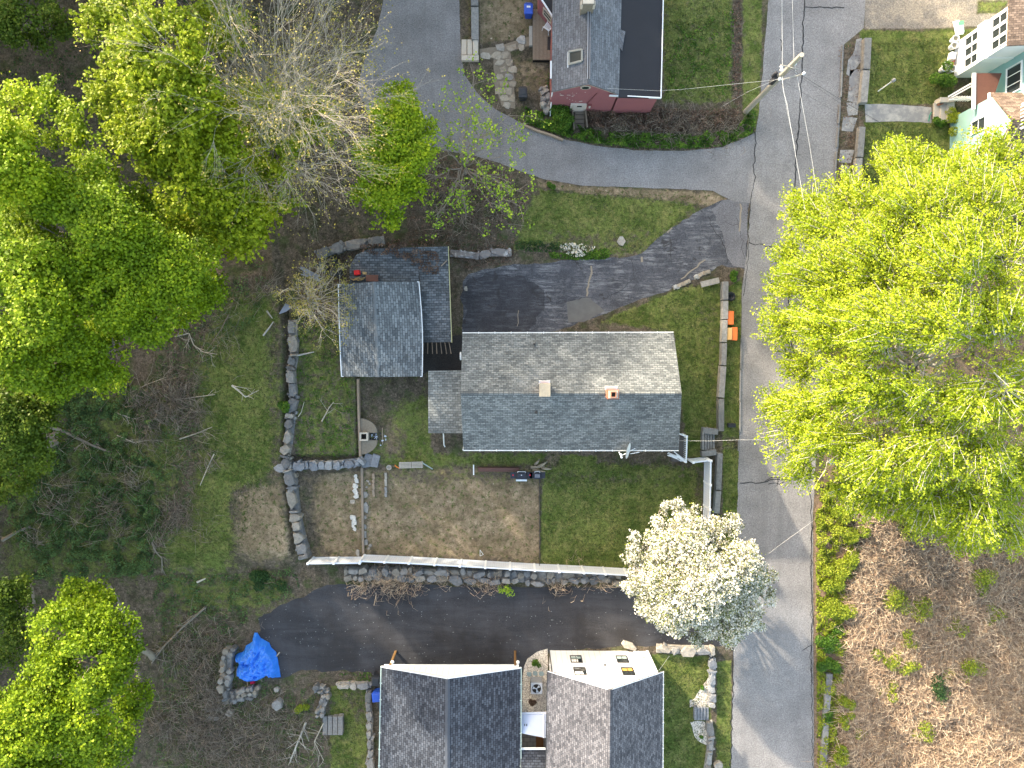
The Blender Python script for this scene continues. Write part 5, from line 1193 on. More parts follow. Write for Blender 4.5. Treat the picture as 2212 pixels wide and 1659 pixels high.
# pots by the teal house
def pot(label, px, py, rr, lean, m, name='plant_pot', group=None):
    p = W(px, py, 0); r = thing(name, label, 'plant pot', p, group); mb = MB(); mb.lathe(p, [(rr * .78, 0), (rr, .46), (rr * 1.06, .46), (rr * 1.06, .5), (rr * .88, .5), (rr * .84, .38)], 20); mb.build('pot', m, r, smooth=False)
    mb = MB(); mb.lathe(p + UP * .38, [(rr * .83, 0), (rr * .5, .03)], 14); mb.build('soil', plain('pot_soil', (.18, .17, .12)), r)
for px, py, lb in ((2026 + 37, 86, 'topmost'), (2026 + 34, 100, 'second'), ):
    pass
for px, py, lb in ((2058, 87, 'topmost white bucket planter in the row by the white porch'), (2055, 102, 'second white bucket planter in the row by the white porch'), (2040.5, 142, 'upper left white bucket of the lower three by the white porch'), (2034, 151, 'lower left white bucket of the lower three by the white porch'), (2051, 152, 'right hand white bucket of the lower three by the white porch')):
    pot(lb, px - 2, py + 2, .23, 0, M_white, group='white bucket planters')
pot('small terracotta pot at the corner of the concrete steps', 2024, 226, .17, 0, plain('terracotta', (.45, .17, .09)))
mb = MB(); p = W(2056, 122, .2); mb.box(p, (.36, .5, .4), -.2); tag(mb.build('white_crate', M_white, origin=(p.x, p.y, 0), bevel=.02), 'white square container between the white bucket planters', 'container')
mb = MB(); rr = random.Random(4); p = W(2052, 138, .1)
mb.tube([p + Vector((rr.uniform(-.3, .3), rr.uniform(-.25, .25), rr.uniform(0, .25))) for _ in range(12)], .025, 6); tag(mb.build('coiled_hose', plain('faded_red_hose', (.45, .15, .12)), origin=p), 'tangled faded red hose beside the white buckets', 'hose')
bgm = thing('seed_bags', 'green and white plastic bags lying on the grass by the white porch', 'bag', W(2072, 60, 0))
mb = MB(); p = W(2069, 58, .15); mb.box(p, (.5, .95, .16), .25, taper=.8); mb.build('white_bag', plain('bag_white', (.6, .66, .66), .35), bgm, bevel=.05)
mb = MB(); p = W(2075, 60, .2); mb.box((p.x, p.y, .17), (.5, .9, .22), .12, taper=.8, mi=0); mb.build('green_bag', plain('bag_pale', (.5, .62, .62), .35), bgm, bevel=.05)
mb = MB(); mb.box((p.x - .04, p.y + .3, .29), (.4, .26, .02), .12); mb.build('green_stripe', plain('bag_green', (.12, .5, .18), .35), bgm)
mb = MB(); mb.tube([W(2012, 242, .1), W(2008, 250, .05), W(2006, 262, .05)], .03, 6); tag(mb.build('garden_hose', plain('green_hose', (.02, .22, .14)), origin=W(2008, 255)), 'green garden hose end across the front path', 'hose')
# heap behind garage
mb = MB(); rr = random.Random(5)
for k in range(12):
    a = W(648 + rr.random() * 10, 575 + rr.random() * 18, .5 + k * .015); b = W(682 + rr.random() * 12, 596 + rr.random() * 12, .5 + k * .015); mb.bar(a, b, .07, .05)
tag(mb.build('lumber_pile', plain('grey_lumber', (.2, .23, .29)), origin=W(670, 590)), 'pile of grey planks under the small bare tree', 'pile')
mb = MB()
for k in range(6):
    a = W(604 + k * 2.5, 678 - k * 1, .9); b = W(618 + k * 2.5, 655 + k * 1.5, .95); mb.bar(a, b, .07, .05)
tag(mb.build('lumber_pile', plain('grey_lumber2', (.2, .23, .29)), origin=W(612, 668)), 'small bundle of grey rails lying on the dry stone wall', 'pile')
mb = MB(); rs_ = np.random.RandomState(3); p = W(712, 575, .0)
for k in range(7): mb.lathe((p.x + rr.uniform(-.7, .7), p.y + rr.uniform(-.5, .5), 0), [(.3, 0), (.36, .2), (.2, .42), (.05, .46)], 9)
tag(mb.build('rubbish_bags', plain('black_sacks', (.02, .021, .025), .35), origin=p, smooth=True), 'heap of black sacks behind the garage beside the grey planks', 'bags')
mb = MB(); p = W(771.5, 589, 2.0); mb.box((p.x, p.y, 2.0), (.42, .36, .34), .1, taper=.9); tag(mb.build('red_crate', plain('red_plastic', (.62, .02, .02), .4), origin=p, bevel=.03), 'small bright red box on the leafy carport roof', 'box')
mb = MB(); p = W(804, 601, 1.95); mb.box(p, (.85, .45, .06)); tag(mb.build('brown_board', plain('brown_board', (.13, .06, .045)), origin=p), 'flat brown board on the carport roof against the garage', 'board')
mb = MB()
for k in range(2): mb.bar(W(783, 588 + k * 3, 1.98), W(792 , 589 + k * 3, 1.98), .07, .04)
for k in range(7): mb.bar(W(757 + k * 3, 602 + (k % 3) * 2, 1.95), W(768 + k * 3.5, 605 - (k % 4) * 2.5, 1.98), .05, .04)
tag(mb.build('wood_scraps', plain('yellow_wood', (.33, .24, .10)), origin=W(770, 600, 1.95)), 'yellow wood scraps on the carport roof near the red box', 'wood scraps')
mb = MB(); mb.bar(W(953, 575, 2.3), W(965, 563, 2.3), .07, .05); tag(mb.build('wood_stick', M_wood, origin=W(959, 569, 2.2)), 'pale stick lying on the right end of the carport roof', 'stick')
# ash heap / firepit
mb = MB(); p = W(798, 935, 0); vs = []
fp_ = thing('fire_pit', 'half round stone fire pit with ash and a square flue on the terrace edge', 'fire pit', W(795, 945, 0))
for a0_, yy, nm in ((0, 925, 1), (PI, 962, -1)):
    c = W(778, 943, .3); mb = MB(); pts_ = [(c.x, c.y + nm * .25)] + [(c.x + 1.25 * math.cos(t) * 1.0, c.y + nm * (.28 + 1.05 * math.sin(t))) for t in [PI / 2 * k / 6 for k in range(7)]]
    if nm < 0: pts_ = pts_[::-1]
    mb.prism(pts_, 0, .3); mb.build('hearth_slab', plain('hearth_stone', (.20, .17, .13), .9, var=.4, scale=8), fp_)
c = W(786, 943, .5); mb = MB(); [mb.box((c.x + dx, c.y + dy, .3), (a, b, .6)) for dx, dy, a, b in ((-.25, 0, .1, .6), (.25, 0, .1, .6), (0, -.25, .4, .1), (0, .25, .4, .1))]; mb.build('flue_block', M_tan, fp_)
mb = MB(); mb.box((c.x, c.y, .25), (.4, .4, .1)); mb.build('flue_core', M_dark, fp_)  # near-black block filling the square flue
c = W(807, 943, .1); mb = MB(); rng = random.Random(9)
for k in range(60): mb.box((c.x + rng.gauss(0, .35), c.y + rng.gauss(0, .22), rng.uniform(.02, .15)), (rng.uniform(.04, .16), rng.uniform(.03, .1), .04), rng.uniform(0, 3), mi=int(rng.random() < .4))
mb.build('ash_and_embers', [plain('char', (.025, .025, .035)), plain('ash_white', (.45, .5, .6))], fp_)
mb = MB(); mb.bar(W(826, 924, .05), W(826.5, 960, .05), .06, .05); tag(mb.build('wood_stake', M_wood, origin=W(826, 942)), 'straight thin batten lying right of the ash heap', 'batten')
mb = MB(); mb.bar(W(853, 1006, .08), W(863, 1012, .1), .06, .05); mb.bar(W(853, 1004, .08), W(858, 1010, .1), .04, .04); tag(mb.build('orange_tool', plain('orange_paint', (.7, .2, .03)), origin=W(858, 1009)), 'orange handled tool at the left end of the slatted bench', 'tool')
mb = MB(); p = W(840, 1010, .1); mb.lathe((p.x, p.y, 0), [(.18, 0), (.2, .1), (.1, .1), (.08, .02)], 12); tag(mb.build('white_ring', M_stoneP, origin=p), 'white ring shaped stone left of the slatted bench', 'stone')
mb = MB(); mb.tube([W(1398, 238, .1), W(1401, 246, .1)], .05, 8); tag(mb.build('white_pipe', M_white, origin=W(1400, 242)), 'short white pipe lying in the leaf bank below the red house', 'pipe')
# pile of white rails by the porch
mb = MB(); rng = random.Random(6)
for k in range(14): mb.bar(W(1441 + rng.random() * 26, 975 + rng.random() * 12, .75 + k * .03), W(1468 + rng.random() * 14, 988 + rng.random() * 11, .75 + k * .03), .05, .04)
tag(mb.build('railing_pile', M_white, origin=W(1462, 985, 0)), 'jumbled pile of white railing sticks at the porch corner', 'pile')
for px, py, l, wd, lb in ((545, 1530, 0, 0, ''),):
    pass
# kerbside cellar hatch board etc
mb = MB(); a = W(1188, 122 + 2, 0)
# ---- tarp
def tarp():
    ol = [(550, 1366), (557, 1366), (564, 1378), (582, 1387), (586, 1398), (597, 1408), (601, 1425), (604, 1445), (607, 1462), (592, 1460), (576, 1458), (571, 1463), (555, 1470), (535, 1472), (527, 1470), (512, 1458), (511, 1448), (516, 1436), (516, 1425), (509, 1424), (507, 1417), (514, 1411), (527, 1406), (532, 1394), (545, 1386), (549, 1380)]
    C0 = W(558, 1425, .5); P = []
    n_ = len(ol)
    for i in range(n_):
        a, b = W(*ol[i], .03), W(*ol[(i + 1) % n_], .03)
        for j in range(5): P.append(a.lerp(b, j / 5))
    m_ = len(P); R = 26; vs = []; fs = []
    for r in range(R + 1):
        f = 1 - r / R * .98
        for i, p in enumerate(P):
            q = Vector((C0.x, C0.y, 0)).lerp(Vector((p.x, p.y, 0)), f)
            h = .75 * (1 - f ** 2.2) + .03
            v = Vector((q.x, q.y, 0)); cr = 0
            for s, am in ((1.0, .22), (2.4, .24), (5.0, .13), (9.0, .05)):
                cr += am * (1 - 2.2 * abs(mnoise.noise(Vector((v.x * s + 3, v.y * s * .7, 1.7 * s)))))
            q.z = max(.02, h + cr * min(1, (1 - f) * 5 + .12)); vs.append(q)
    for r in range(R):
        for i in range(m_): fs.append((r * m_ + i, r * m_ + (i + 1) % m_, (r + 1) * m_ + (i + 1) % m_, (r + 1) * m_ + i))
    fs.append(tuple(R * m_ + i for i in range(m_)))
    mb = MB(); mb.add(vs, fs)
    o = mb.build('tarpaulin', plain('blue_tarp_plastic', (.03, .19, .70), .38, .5, var=.15, scale=1.2), origin=W(558, 1425)); 
    tag(o, 'crumpled bright blue tarpaulin over a heap at the end of the black driveway', 'tarp')
    mb = MB(); mb.bar(W(597, 1418, .15), W(604, 1409, .15), .09, .05); tag(mb.build('timber_end', M_stoneP, origin=W(600, 1413)), 'pale timber end sticking out right of the blue tarp', 'timber')
    mb = MB(); mb.bar(W(534, 1466, .2), W(535, 1482, .1), .07, .05); mb.bar(W(511, 1440, .2), W(510, 1462, .1), .05, .04); mb.bar(W(562, 1466, .1), W(567, 1473, .05), .05, .04); tag(mb.build('timber_poles', M_wood, origin=W(534, 1474)), 'thin poles sticking out below the blue tarp', 'poles')
    mb = MB(); p = W(545, 1474, .1); mb.box(p, (.36, .22, .14), .2, taper=.8); tag(mb.build('red_bundle', plain('red_cloth', (.4, .01, .05), .7), origin=p), 'small red bundle peeking out below the blue tarp', 'bundle')
tarp()
#@@P4
# ------------------------------------------------------------------ trees
L_green = leafmat('maple_leaves_green', [(0, (.045, .09, .004)), (.4, (.15, .24, .006)), (.8, (.26, .36, .008)), (1, (.40, .47, .015))])
L_dark = leafmat('maple_leaves_deep_green', [(0, (.03, .06, .008)), (.5, (.08, .13, .010)), (1, (.15, .21, .015))])
L_ash = leafmat('ash_leaves', [(0, (.06, .10, .008)), (.5, (.19, .26, .006)), (1, (.36, .42, .015))])
L_lime = leafmat('young_maple_leaves', [(0, (.08, .14, .006)), (.3, (.22, .31, .010)), (.7, (.42, .50, .025)), (1, (.66, .68, .09))], .4)
L_bud = leafmat('leaf_buds', [(0, (.18, .17, .03)), (.6, (.36, .33, .07)), (1, (.46, .36, .13))])
L_sprig = leafmat('fresh_sprigs', [(0, (.10, .2, .01)), (.6, (.28, .42, .03)), (1, (.5, .6, .06))])
L_white = leafmat('white_blossom', [(0, (.09, .11, .03)), (.2, (.26, .27, .14)), (.38, (.60, .58, .48)), (1, (.90, .87, .82))], .2)
L_ivy = leafmat('ivy_leaves', [(0, (.012, .035, .008)), (.6, (.03, .075, .015)), (1, (.06, .12, .03))], .2)
L_under = leafmat('undergrowth_leaves', [(0, (.045, .085, .028)), (.6, (.095, .165, .05)), (1, (.15, .24, .07))], .3)
L_shrub = leafmat('shrub_leaves', [(0, (.03, .08, .008)), (.6, (.08, .17, .015)), (1, (.17, .28, .03))], .3)
L_ysh = leafmat('yellow_shrub_leaves', [(0, (.10, .14, .012)), (.5, (.24, .30, .02)), (1, (.42, .44, .05))], .3)
L_litter = leafmat('dead_leaves', [(0, (.05, .03, .02)), (.5, (.13, .08, .055)), (.85, (.21, .14, .10)), (1, (.34, .25, .18))], .1)
M_bark = plain('grey_bark', (.20, .175, .14), .9, var=.35, scale=10)
M_barkp = plain('pale_bark', (.46, .43, .37), .85, var=.25, scale=10)
M_twig = plain('pale_twigs', (.40, .36, .29), .85, var=.25, scale=3)
M_twigd = plain('brown_twigs', (.20, .155, .115), .85, var=.3, scale=3)

def limb(S, a, b, r0, r1, rs, n=4, wob=.12):
    L = np.linalg.norm(b - a); pts = [a]
    for i in range(1, n + 1):
        p = a + (b - a) * i / n
        if i < n: p = p + rs.normal(size=3) * L * wob / n
        pts.append(p)
    for i in range(n):
        S.append([*pts[i], *pts[i + 1], r0 + (r1 - r0) * i / n, r0 + (r1 - r0) * (i + 1) / n])
    return pts

def lobe_tree(label, base, lobes, seed, mat, clumps=60, leaf=.155, per=15, clump_r=.36, sub=40, group=None, name='maple_tree', gap=.62, bark=None, spray=False, tint0=0.0, trunk_r=.25, dens=1.0):
    """lobes: (px, py, radius_px, z) seen in the picture at height z"""
    rs = np.random.RandomState(seed); B = np.array(W(*base, 0)); root = thing(name, label, 'tree', B, group)
    LP, TI, S = [], [], []
    cz = np.array([W(l[0], l[1], l[3]) for l in lobes]); top = cz.mean(0); fork = B * .45 + top * .55; fork[2] = min(l[3] for l in lobes) * .55
    limb(S, B, fork, trunk_r, trunk_r * .7, rs, 5, .1)
    for li, (px, py, rp, z) in enumerate(lobes):
        c = cz[li]; R = rp / F * (H - z); limb(S, fork, c - [0, 0, R * .4], trunk_r * .55, .07, rs, 6, .3)
        k = max(3, int(sub * (R / 3) ** 1.5))
        for s in range(k):
            d = rs.normal(size=3); d[2] = abs(d[2]) * .9 - .25; d /= np.linalg.norm(d)
            rr = R * rs.uniform(.28, .45); sc = c + d * np.array([1, 1, .75]) * (R - rr * .8) * rs.uniform(.75, 1.05)
            if s % 2 == 0: limb(S, c - [0, 0, R * .4], sc, .06, .02, rs, 4, .25)
            m = int(clumps * dens * (rr / 1.1) ** 2)
            e = rs.normal(size=(m, 3)); e[:, 2] = np.abs(e[:, 2]) - .35; e /= np.linalg.norm(e, axis=1, keepdims=True)
            cc = sc + e * rr * rs.uniform(.72, 1.08, (m, 1)) * np.array([1, 1, .7])
            # leafless gaps from smooth noise
            keep = np.array([mnoise.noise(Vector((q[0] * .55, q[1] * .55, q[2] * .55 + seed))) > -gap * .5 + .0 for q in cc]); cc = cc[keep] if keep.any() else cc
            shade = rs.uniform(-.16, .16)
            for q in cc:
                if spray:
                    dd = q - c; dd[2] *= .3; dd /= np.linalg.norm(dd) + 1e-6; dd += rs.normal(size=3) * .35; L_ = clump_r * 2.6; t_ = rs.uniform(0, 1, per)
                    lp = q + dd * (t_[:, None] - .3) * L_ + rs.normal(size=(per, 3)) * clump_r * .28 * (1.1 - t_[:, None] * .6)
                else:
                    lp = q + rs.normal(size=(per, 3)) * clump_r * np.array([.5, .5, .3])
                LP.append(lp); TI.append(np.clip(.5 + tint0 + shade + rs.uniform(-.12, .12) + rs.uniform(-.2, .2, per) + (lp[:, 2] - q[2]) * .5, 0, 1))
    P = np.concatenate(LP); T = np.concatenate(TI)
    link_mesh('crown', leaves_mesh('crown', P, leaf, rs, T), mat, root)
    link_mesh('trunk', segs_mesh('trunk', S, 6), bark or M_bark, root)
    return root

ctr = thing  # noqa
FG = 'leafy maples of the wood on the left'
lobe_tree('leafy maple in the far top left corner with a brown clearing beside it', (60, 60), [(40, 15, 80, 9), (110, 60, 50, 8), (-30, 60, 80, 9)], 1, L_dark, group=FG, gap=.15, dens=1.0, tint0=.15)
lobe_tree('bright leafy maple at the left edge level with the bare tree', (120, 420), [(30, 260, 75, 15), (20, 360, 85, 16), (-20, 310, 90, 16), (60, 420, 55, 14)], 2, L_green, group=FG, tint0=.25)  # tint raised: sunlight on this edge crown is put into the leaf colour
lobe_tree('slim leafy maple just right of the bright edge maple with dark gaps around it', (230, 420), [(125, 205, 42, 11), (165, 255, 46, 12), (185, 320, 44, 12), (120, 270, 40, 10), (225, 370, 42, 11)], 3, L_green, group=FG, tint0=.15)
lobe_tree('yellow green ash with star shaped leaf tufts left of the big bare tree', (480, 320), [(260, 70, 75, 13), (340, 110, 90, 14), (255, 190, 60, 12), (370, 210, 95, 13), (320, 280, 70, 12), (430, 300, 85, 11), (385, 390, 75, 11), (470, 400, 70, 10), (500, 475, 78, 9), (420, 490, 60, 8), (590, 330, 60, 8), (560, 230, 60, 8), (480, 60, 60, 8), (600, 450, 45, 7), (680, 250, 55, 7)], 4, L_ash, name='ash_tree', spray=True, clumps=58, per=14, leaf=.17, clump_r=.3, dens=1.0, tint0=.12)
lobe_tree('broad leafy maple in the middle of the left wood', (360, 560), [(120, 440, 80, 14), (200, 400, 60, 13), (220, 480, 85, 14), (280, 540, 80, 13), (130, 530, 90, 14), (60, 480, 70, 13), (50, 570, 90, 15), (300, 440, 50, 10)], 5, L_green, group=FG)
lobe_tree('leafy maple whose crown edge bulges over the left lawn', (470, 640), [(350, 590, 90, 12), (430, 580, 62, 10), (415, 650, 60, 10), (310, 670, 85, 12), (370, 690, 52, 9), (240, 620, 90, 13), (455, 615, 40, 8), (340, 520, 55, 10)], 6, L_green, group=FG, tint0=.02)
lobe_tree('leafy maple at the left edge above the brush piles', (220, 800), [(150, 700, 85, 13), (70, 660, 90, 15), (220, 760, 70, 11), (120, 790, 75, 12), (30, 760, 90, 14), (250, 700, 60, 10), (240, 815, 42, 9)], 7, L_green, group=FG)
lobe_tree('darker olive maple at the left edge below the bright crowns', (120, 960), [(50, 880, 75, 10), (20, 960, 70, 10), (90, 850, 50, 9), (45, 1020, 50, 8), (0, 1060, 45, 8), (75, 940, 70, 10), (20, 900, 80, 11)], 8, L_dark, group=FG, tint0=.15)
lobe_tree('leafy maple in the bottom left corner behind the weedy bank', (330, 1420), [(230, 1270, 34, 8), (180, 1310, 60, 10), (240, 1360, 72, 11), (130, 1370, 72, 12), (180, 1440, 80, 13), (265, 1440, 62, 10), (100, 1480, 72, 13), (290, 1510, 48, 9)], 9, L_green, group=FG, tint0=-.08)
lobe_tree('leafy maple filling the very bottom left corner of the wood', (270, 1620), [(60, 1560, 80, 14), (170, 1550, 80, 13), (240, 1590, 55, 10), (130, 1640, 80, 13), (20, 1640, 80, 14), (220, 1660, 55, 10), (10, 1500, 50, 12)], 10, L_green, group=FG, tint0=0)
lobe_tree('blurred dark green tree at the left edge in the lower wood', (60, 1350), [(20, 1290, 55, 9), (40, 1360, 50, 9), (10, 1420, 45, 8), (60, 1260, 35, 7)], 11, L_dark, group=FG)
lobe_tree('compact leafy maple between the bare tree and the sparse tree beside the lane', (880, 370), [(860, 215, 38, 6.5), (850, 270, 62, 7.5), (815, 320, 50, 7), (880, 330, 56, 7.5), (830, 390, 58, 7), (880, 400, 42, 6.5), (830, 455, 44, 6), (905, 280, 34, 6), (790, 430, 36, 6)], 12, L_green, clumps=56, tint0=.12)

# big yellow-green maple on the right: sprays reaching over the street
def spray_tree(label, base, lobes, seed, mat):
    rs = np.random.RandomState(seed); B = np.array(W(*base, 0)); root = thing('maple_tree', label, 'tree', B); S = []; LP = []; TI = []
    top = np.array(W(base[0] + 20, base[1], 8.0)); limb(S, B, top * .5 + B * .5, .34, .28, rs, 4, .05); fork = top * .5 + B * .5
    for (px, py, rp, z) in lobes:
        c = np.array(W(px, py, z)); R = rp / F * (H - z); hub = fork * .55 + c * .45; hub[2] = z * .75
        limb(S, fork, hub, .15, .10, rs, 5, .2); limb(S, hub, c - [0, 0, .3], .09, .04, rs, 5, .25)
        radial = c - fork; radial[2] = 0; radial /= np.linalg.norm(radial) + 1e-6
        m = int(185 * (R / 2.0) ** 2)
        for i in range(m):
            off = rs.normal(size=3); off /= np.linalg.norm(off); st = c + off * R * rs.uniform(.15, .8) * np.array([1, 1, .75])
            d = radial * 1.1 + off * .8 + rs.normal(size=3) * .35; d[2] = d[2] * .5 + .1; d /= np.linalg.norm(d)
            L_ = rs.uniform(.8, 1.7) * min(1.0, R / 1.6 + .3); droop = rs.uniform(-.25, .05)
            if mnoise.noise(Vector((st[0] * .45, st[1] * .45, st[2] * .5 + 3))) < -.22: continue
            t = np.arange(0.05, 1.0, .17 / L_) if L_ > .3 else np.array([.5])
            cen = st + d * (t * L_)[:, None]; cen[:, 2] += droop * t * t * L_
            S.append([*st, *cen[-1], .022, .008])
            if i % 2 == 0: S.append([*(c - [0, 0, .3]), *st, .035, .018])
            per = 9; sh = rs.uniform(-.2, .2)
            for q in cen:
                side = rs.normal(size=3) * .16; lp = q + side + rs.normal(size=(per, 3)) * np.array([.11, .11, .07]); LP.append(lp)
                TI.append(np.clip(.52 + sh + rs.uniform(-.1, .1) + rs.uniform(-.25, .25, per), 0, 1))
    P = np.concatenate(LP); T = np.concatenate(TI)
    link_mesh('crown', leaves_mesh('crown', P, .115, rs, T, up=.35), mat, root); link_mesh('trunk', segs_mesh('trunk', S, 6), M_barkp, root)
    return root
spray_tree('huge bright yellow green maple overhanging the street on the right', (1960, 800),
    [(2150, 345, 42, 8), (2060, 390, 50, 9), (1960, 370, 50, 8.5), (2120, 440, 85, 11), (1990, 460, 90, 11.5), (1890, 455, 60, 9.5), (1800, 470, 55, 8.5), (1760, 520, 40, 7.5), (1745, 455, 36, 7), (1835, 430, 45, 8), (1720, 560, 34, 7), (1925, 350, 30, 7.5),
     (1900, 560, 85, 11), (1790, 600, 70, 9.5), (1725, 620, 48, 7.5), (2060, 570, 95, 13), (2180, 560, 80, 12), (1705, 700, 45, 7), (1800, 710, 80, 10), (1910, 700, 90, 12.5), (2040, 700, 80, 13), (2170, 700, 80, 12.5), (1740, 790, 35, 7), (2200, 420, 60, 10),
     (1850, 830, 80, 11), (1750, 880, 65, 8.5), (1690, 875, 34, 7), (1710, 940, 45, 7.5), (1960, 860, 80, 12), (1800, 960, 75, 9.5), (1735, 1000, 32, 7), (1900, 980, 85, 11), (2010, 960, 80, 11.5), (2180, 840, 90, 12), (2090, 860, 70, 12),
     (2110, 980, 80, 11), (2000, 1070, 70, 9.5), (2100, 1090, 80, 10), (1900, 1060, 50, 8.5), (2190, 1000, 70, 10), (2180, 1130, 60, 9), (2085, 1130, 48, 8), (1840, 1050, 35, 8), (1990, 610, 60, 12), (1860, 640, 60, 10)], 21, L_lime)

# white blossom tree
def blossom():
    rs = np.random.RandomState(31); base = (1510, 1225); B = np.array(W(*base, 0)); root = thing('pear_tree', 'round tree covered in white blossom at the fence corner by the street', 'tree', B); S = []; LP = []; TI = []; GP = []
    lobes = [(1505, 1235, 120, 6.2), (1440, 1140, 36, 5), (1475, 1170, 60, 5.5), (1560, 1170, 60, 5.6), (1600, 1225, 62, 5.8), (1610, 1295, 58, 5.5), (1560, 1330, 70, 5.5), (1480, 1320, 62, 5.3), (1410, 1230, 60, 5.2), (1400, 1180, 45, 5), (1430, 1290, 60, 5), (1375, 1200, 34, 4.6), (1500, 1120, 30, 5), (1455, 1110, 34, 4.8), (1490, 1370, 30, 4.8), (1380, 1280, 30, 4.6), (1550, 1375, 30, 4.6), (1630, 1340, 28, 4.6), (1425, 1105, 18, 4.5), (1445, 1340, 30, 4.6), (1358, 1222, 30, 4.6), (1448, 1090, 22, 4.6), (1365, 1255, 26, 4.6), (1640, 1240, 40, 5), (1645, 1290, 36, 5), (1520, 1385, 24, 4.6), (1470, 1100, 26, 4.8)]
    fork = B + [0, 0, 1.6]; limb(S, B, fork, .18, .15, rs, 3, .05)
    for (px, py, rp, z) in lobes:
        c = np.array(W(px, py, z)); R = rp / F * (H - z); limb(S, fork, c - [0, 0, R * .3], .09, .03, rs, 5, .2)
        k = int(8 * (R / 1.6) ** 1.6) + 2
        for s in range(k):
            d = rs.normal(size=3); d[2] = abs(d[2]) - .2; d /= np.linalg.norm(d); rr = R * rs.uniform(.25, .42); sc = c + d * (R - rr * .7) * np.array([1, 1, .6]) * rs.uniform(.8, 1.05)
            limb(S, c - [0, 0, R * .3], sc, .03, .012, rs, 3, .2)
            m = int(88 * (rr / .6) ** 2); e = rs.normal(size=(m, 3)); e /= np.linalg.norm(e, axis=1, keepdims=True); q = sc + e * rr * rs.uniform(.6, 1.15, (m, 1)) * np.array([1, 1, .8])
            per = 6; lp = (q[:, None, :] + rs.normal(size=(m, per, 3)) * .07).reshape(-1, 3); LP.append(lp); TI.append(np.clip(.5 + rs.uniform(-.2, .15) + rs.uniform(-.5, .4, len(lp)), 0, 1))
            g_ = q[: m // 3] * 1.0; g_[:, 2] -= .12; GP.append((g_[:, None, :] + rs.normal(size=(len(g_), 2, 3)) * .12).reshape(-1, 3))
    P = np.concatenate(LP); link_mesh('crown', leaves_mesh('crown', P, .11, rs, np.concatenate(TI), up=.2, asp=1), L_white, root)
    g_ = np.concatenate(GP); link_mesh('young_leaves', leaves_mesh('young_leaves', g_, .10, rs, rs.uniform(0, .9, len(g_))), L_ysh, root)
    link_mesh('trunk', segs_mesh('trunk', S, 5), M_bark, root)
blossom()

# bare trees
def grow(S, tips, p, d, L, r, depth, rs, spread, nseg=4, kids=(4, 3, 3), up=.0):
    pts = [p]; q = p; dd = d / np.linalg.norm(d)
    for i in range(nseg):
        dd = dd + rs.normal(size=3) * .13 + np.array([0, 0, up]); dd /= np.linalg.norm(dd); q2 = q + dd * L / nseg
        S.append([*q, *q2, r * (1 - .55 * i / nseg), r * (1 - .55 * (i + 1) / nseg)]); q = q2; pts.append(q)
    if depth == 0: tips.append(q); return
    for k in range(kids[-depth] if depth <= len(kids) else 3):
        t = rs.uniform(.3, 1.0); i = min(nseg - 1, int(t * nseg)); a = pts[i] + (pts[i + 1] - pts[i]) * (t * nseg - i)
        nd = dd + rs.normal(size=3) * spread; nd[2] = nd[2] * .7; grow(S, tips, a, nd, L * rs.uniform(.42, .68), r * .52, depth - 1, rs, spread, nseg, kids, up)
def bare_tree(label, base, targets, seed, bark, r0=.16, kids=(5, 4, 4), budmat=None, buds=3, bud=.09, spread=.5, name='bare_tree', bud_spread=.1, Lf=.75, budsize=None, twr=1.0, depth=3):
    rs = np.random.RandomState(seed); B = np.array(W(*base, 0)); root = thing(name, label, 'tree', B); S = []; tips = []
    zt = max(t[2] for t in targets); fork = B + np.array([0, 0, zt * .3]); limb(S, B, fork, r0 * 1.2, r0, rs, 4, .05)
    for (px, py, z) in targets:
        T = np.array(W(px, py, z)); d = T - fork; L = np.linalg.norm(d)
        pts = limb(S, fork, fork + d * .5, r0 * .6 * twr, r0 * .3 * twr, rs, 5, .25)
        grow(S, tips, pts[-1], d, L * Lf * .55, r0 * .28 * twr, depth, rs, spread, 4, kids)
        for kk in (2, 3, 4): grow(S, tips, pts[kk], d + rs.normal(size=3) * L * .3, L * .35, r0 * .2 * twr, max(1, depth - 1), rs, spread, 4, kids)
    link_mesh('trunk', segs_mesh('trunk', S, 4), bark, root)
    if budmat is not None:
        P = np.array(tips); P = (P[:, None, :] + rs.normal(size=(len(P), buds, 3)) * bud_spread).reshape(-1, 3); link_mesh('crown', leaves_mesh('crown', P, bud, rs, rs.uniform(0, 1, len(P))), budmat, root)
    return root
rsx = np.random.RandomState(77)
tg = []
for a in np.linspace(0, 2 * PI, 34, endpoint=False):
    rr = rsx.uniform(.6, 1.0); ex = 175; ey = 225
    tg.append((590 + math.cos(a) * ex * rr, 205 + math.sin(a) * ey * rr, rsx.uniform(7, 11.5)))
for _ in range(12): tg.append((590 + rsx.normal() * 70, 160 + rsx.normal() * 90, rsx.uniform(11, 14)))
bare_tree('large pale bare tree with radiating twigs beside the upper lane', (650, 330), tg, 41, M_twig, .24, kids=(5, 5, 3), budmat=L_bud, buds=2, bud=.10, spread=.33, twr=.34, Lf=1.15)
tg = [(690 + math.cos(a) * rsx.uniform(50, 90), 640 + math.sin(a) * rsx.uniform(45, 85), rsx.uniform(4, 6.5)) for a in np.linspace(0, 2 * PI, 16, endpoint=False)]
bare_tree('small budding tree with thin twigs between the stone wall and square garage', (686, 655), tg, 42, M_twig, .10, kids=(4, 3, 2), budmat=L_bud, buds=3, bud=.10, spread=.45, bud_spread=.12, twr=.9)
tg = [(1010, 210, 6), (950, 215, 6), (1060, 250, 6), (1105, 220, 5.5), (930, 290, 6), (1090, 330, 5), (1110, 400, 5), (1060, 450, 5), (960, 470, 5), (900, 400, 5), (1120, 270, 5.5), (1020, 150, 5.5), (990, 270, 7), (1150, 430, 4.5), (1000, 500, 4.5), (1040, 130, 5), (940, 500, 4.5), (1130, 480, 4)]
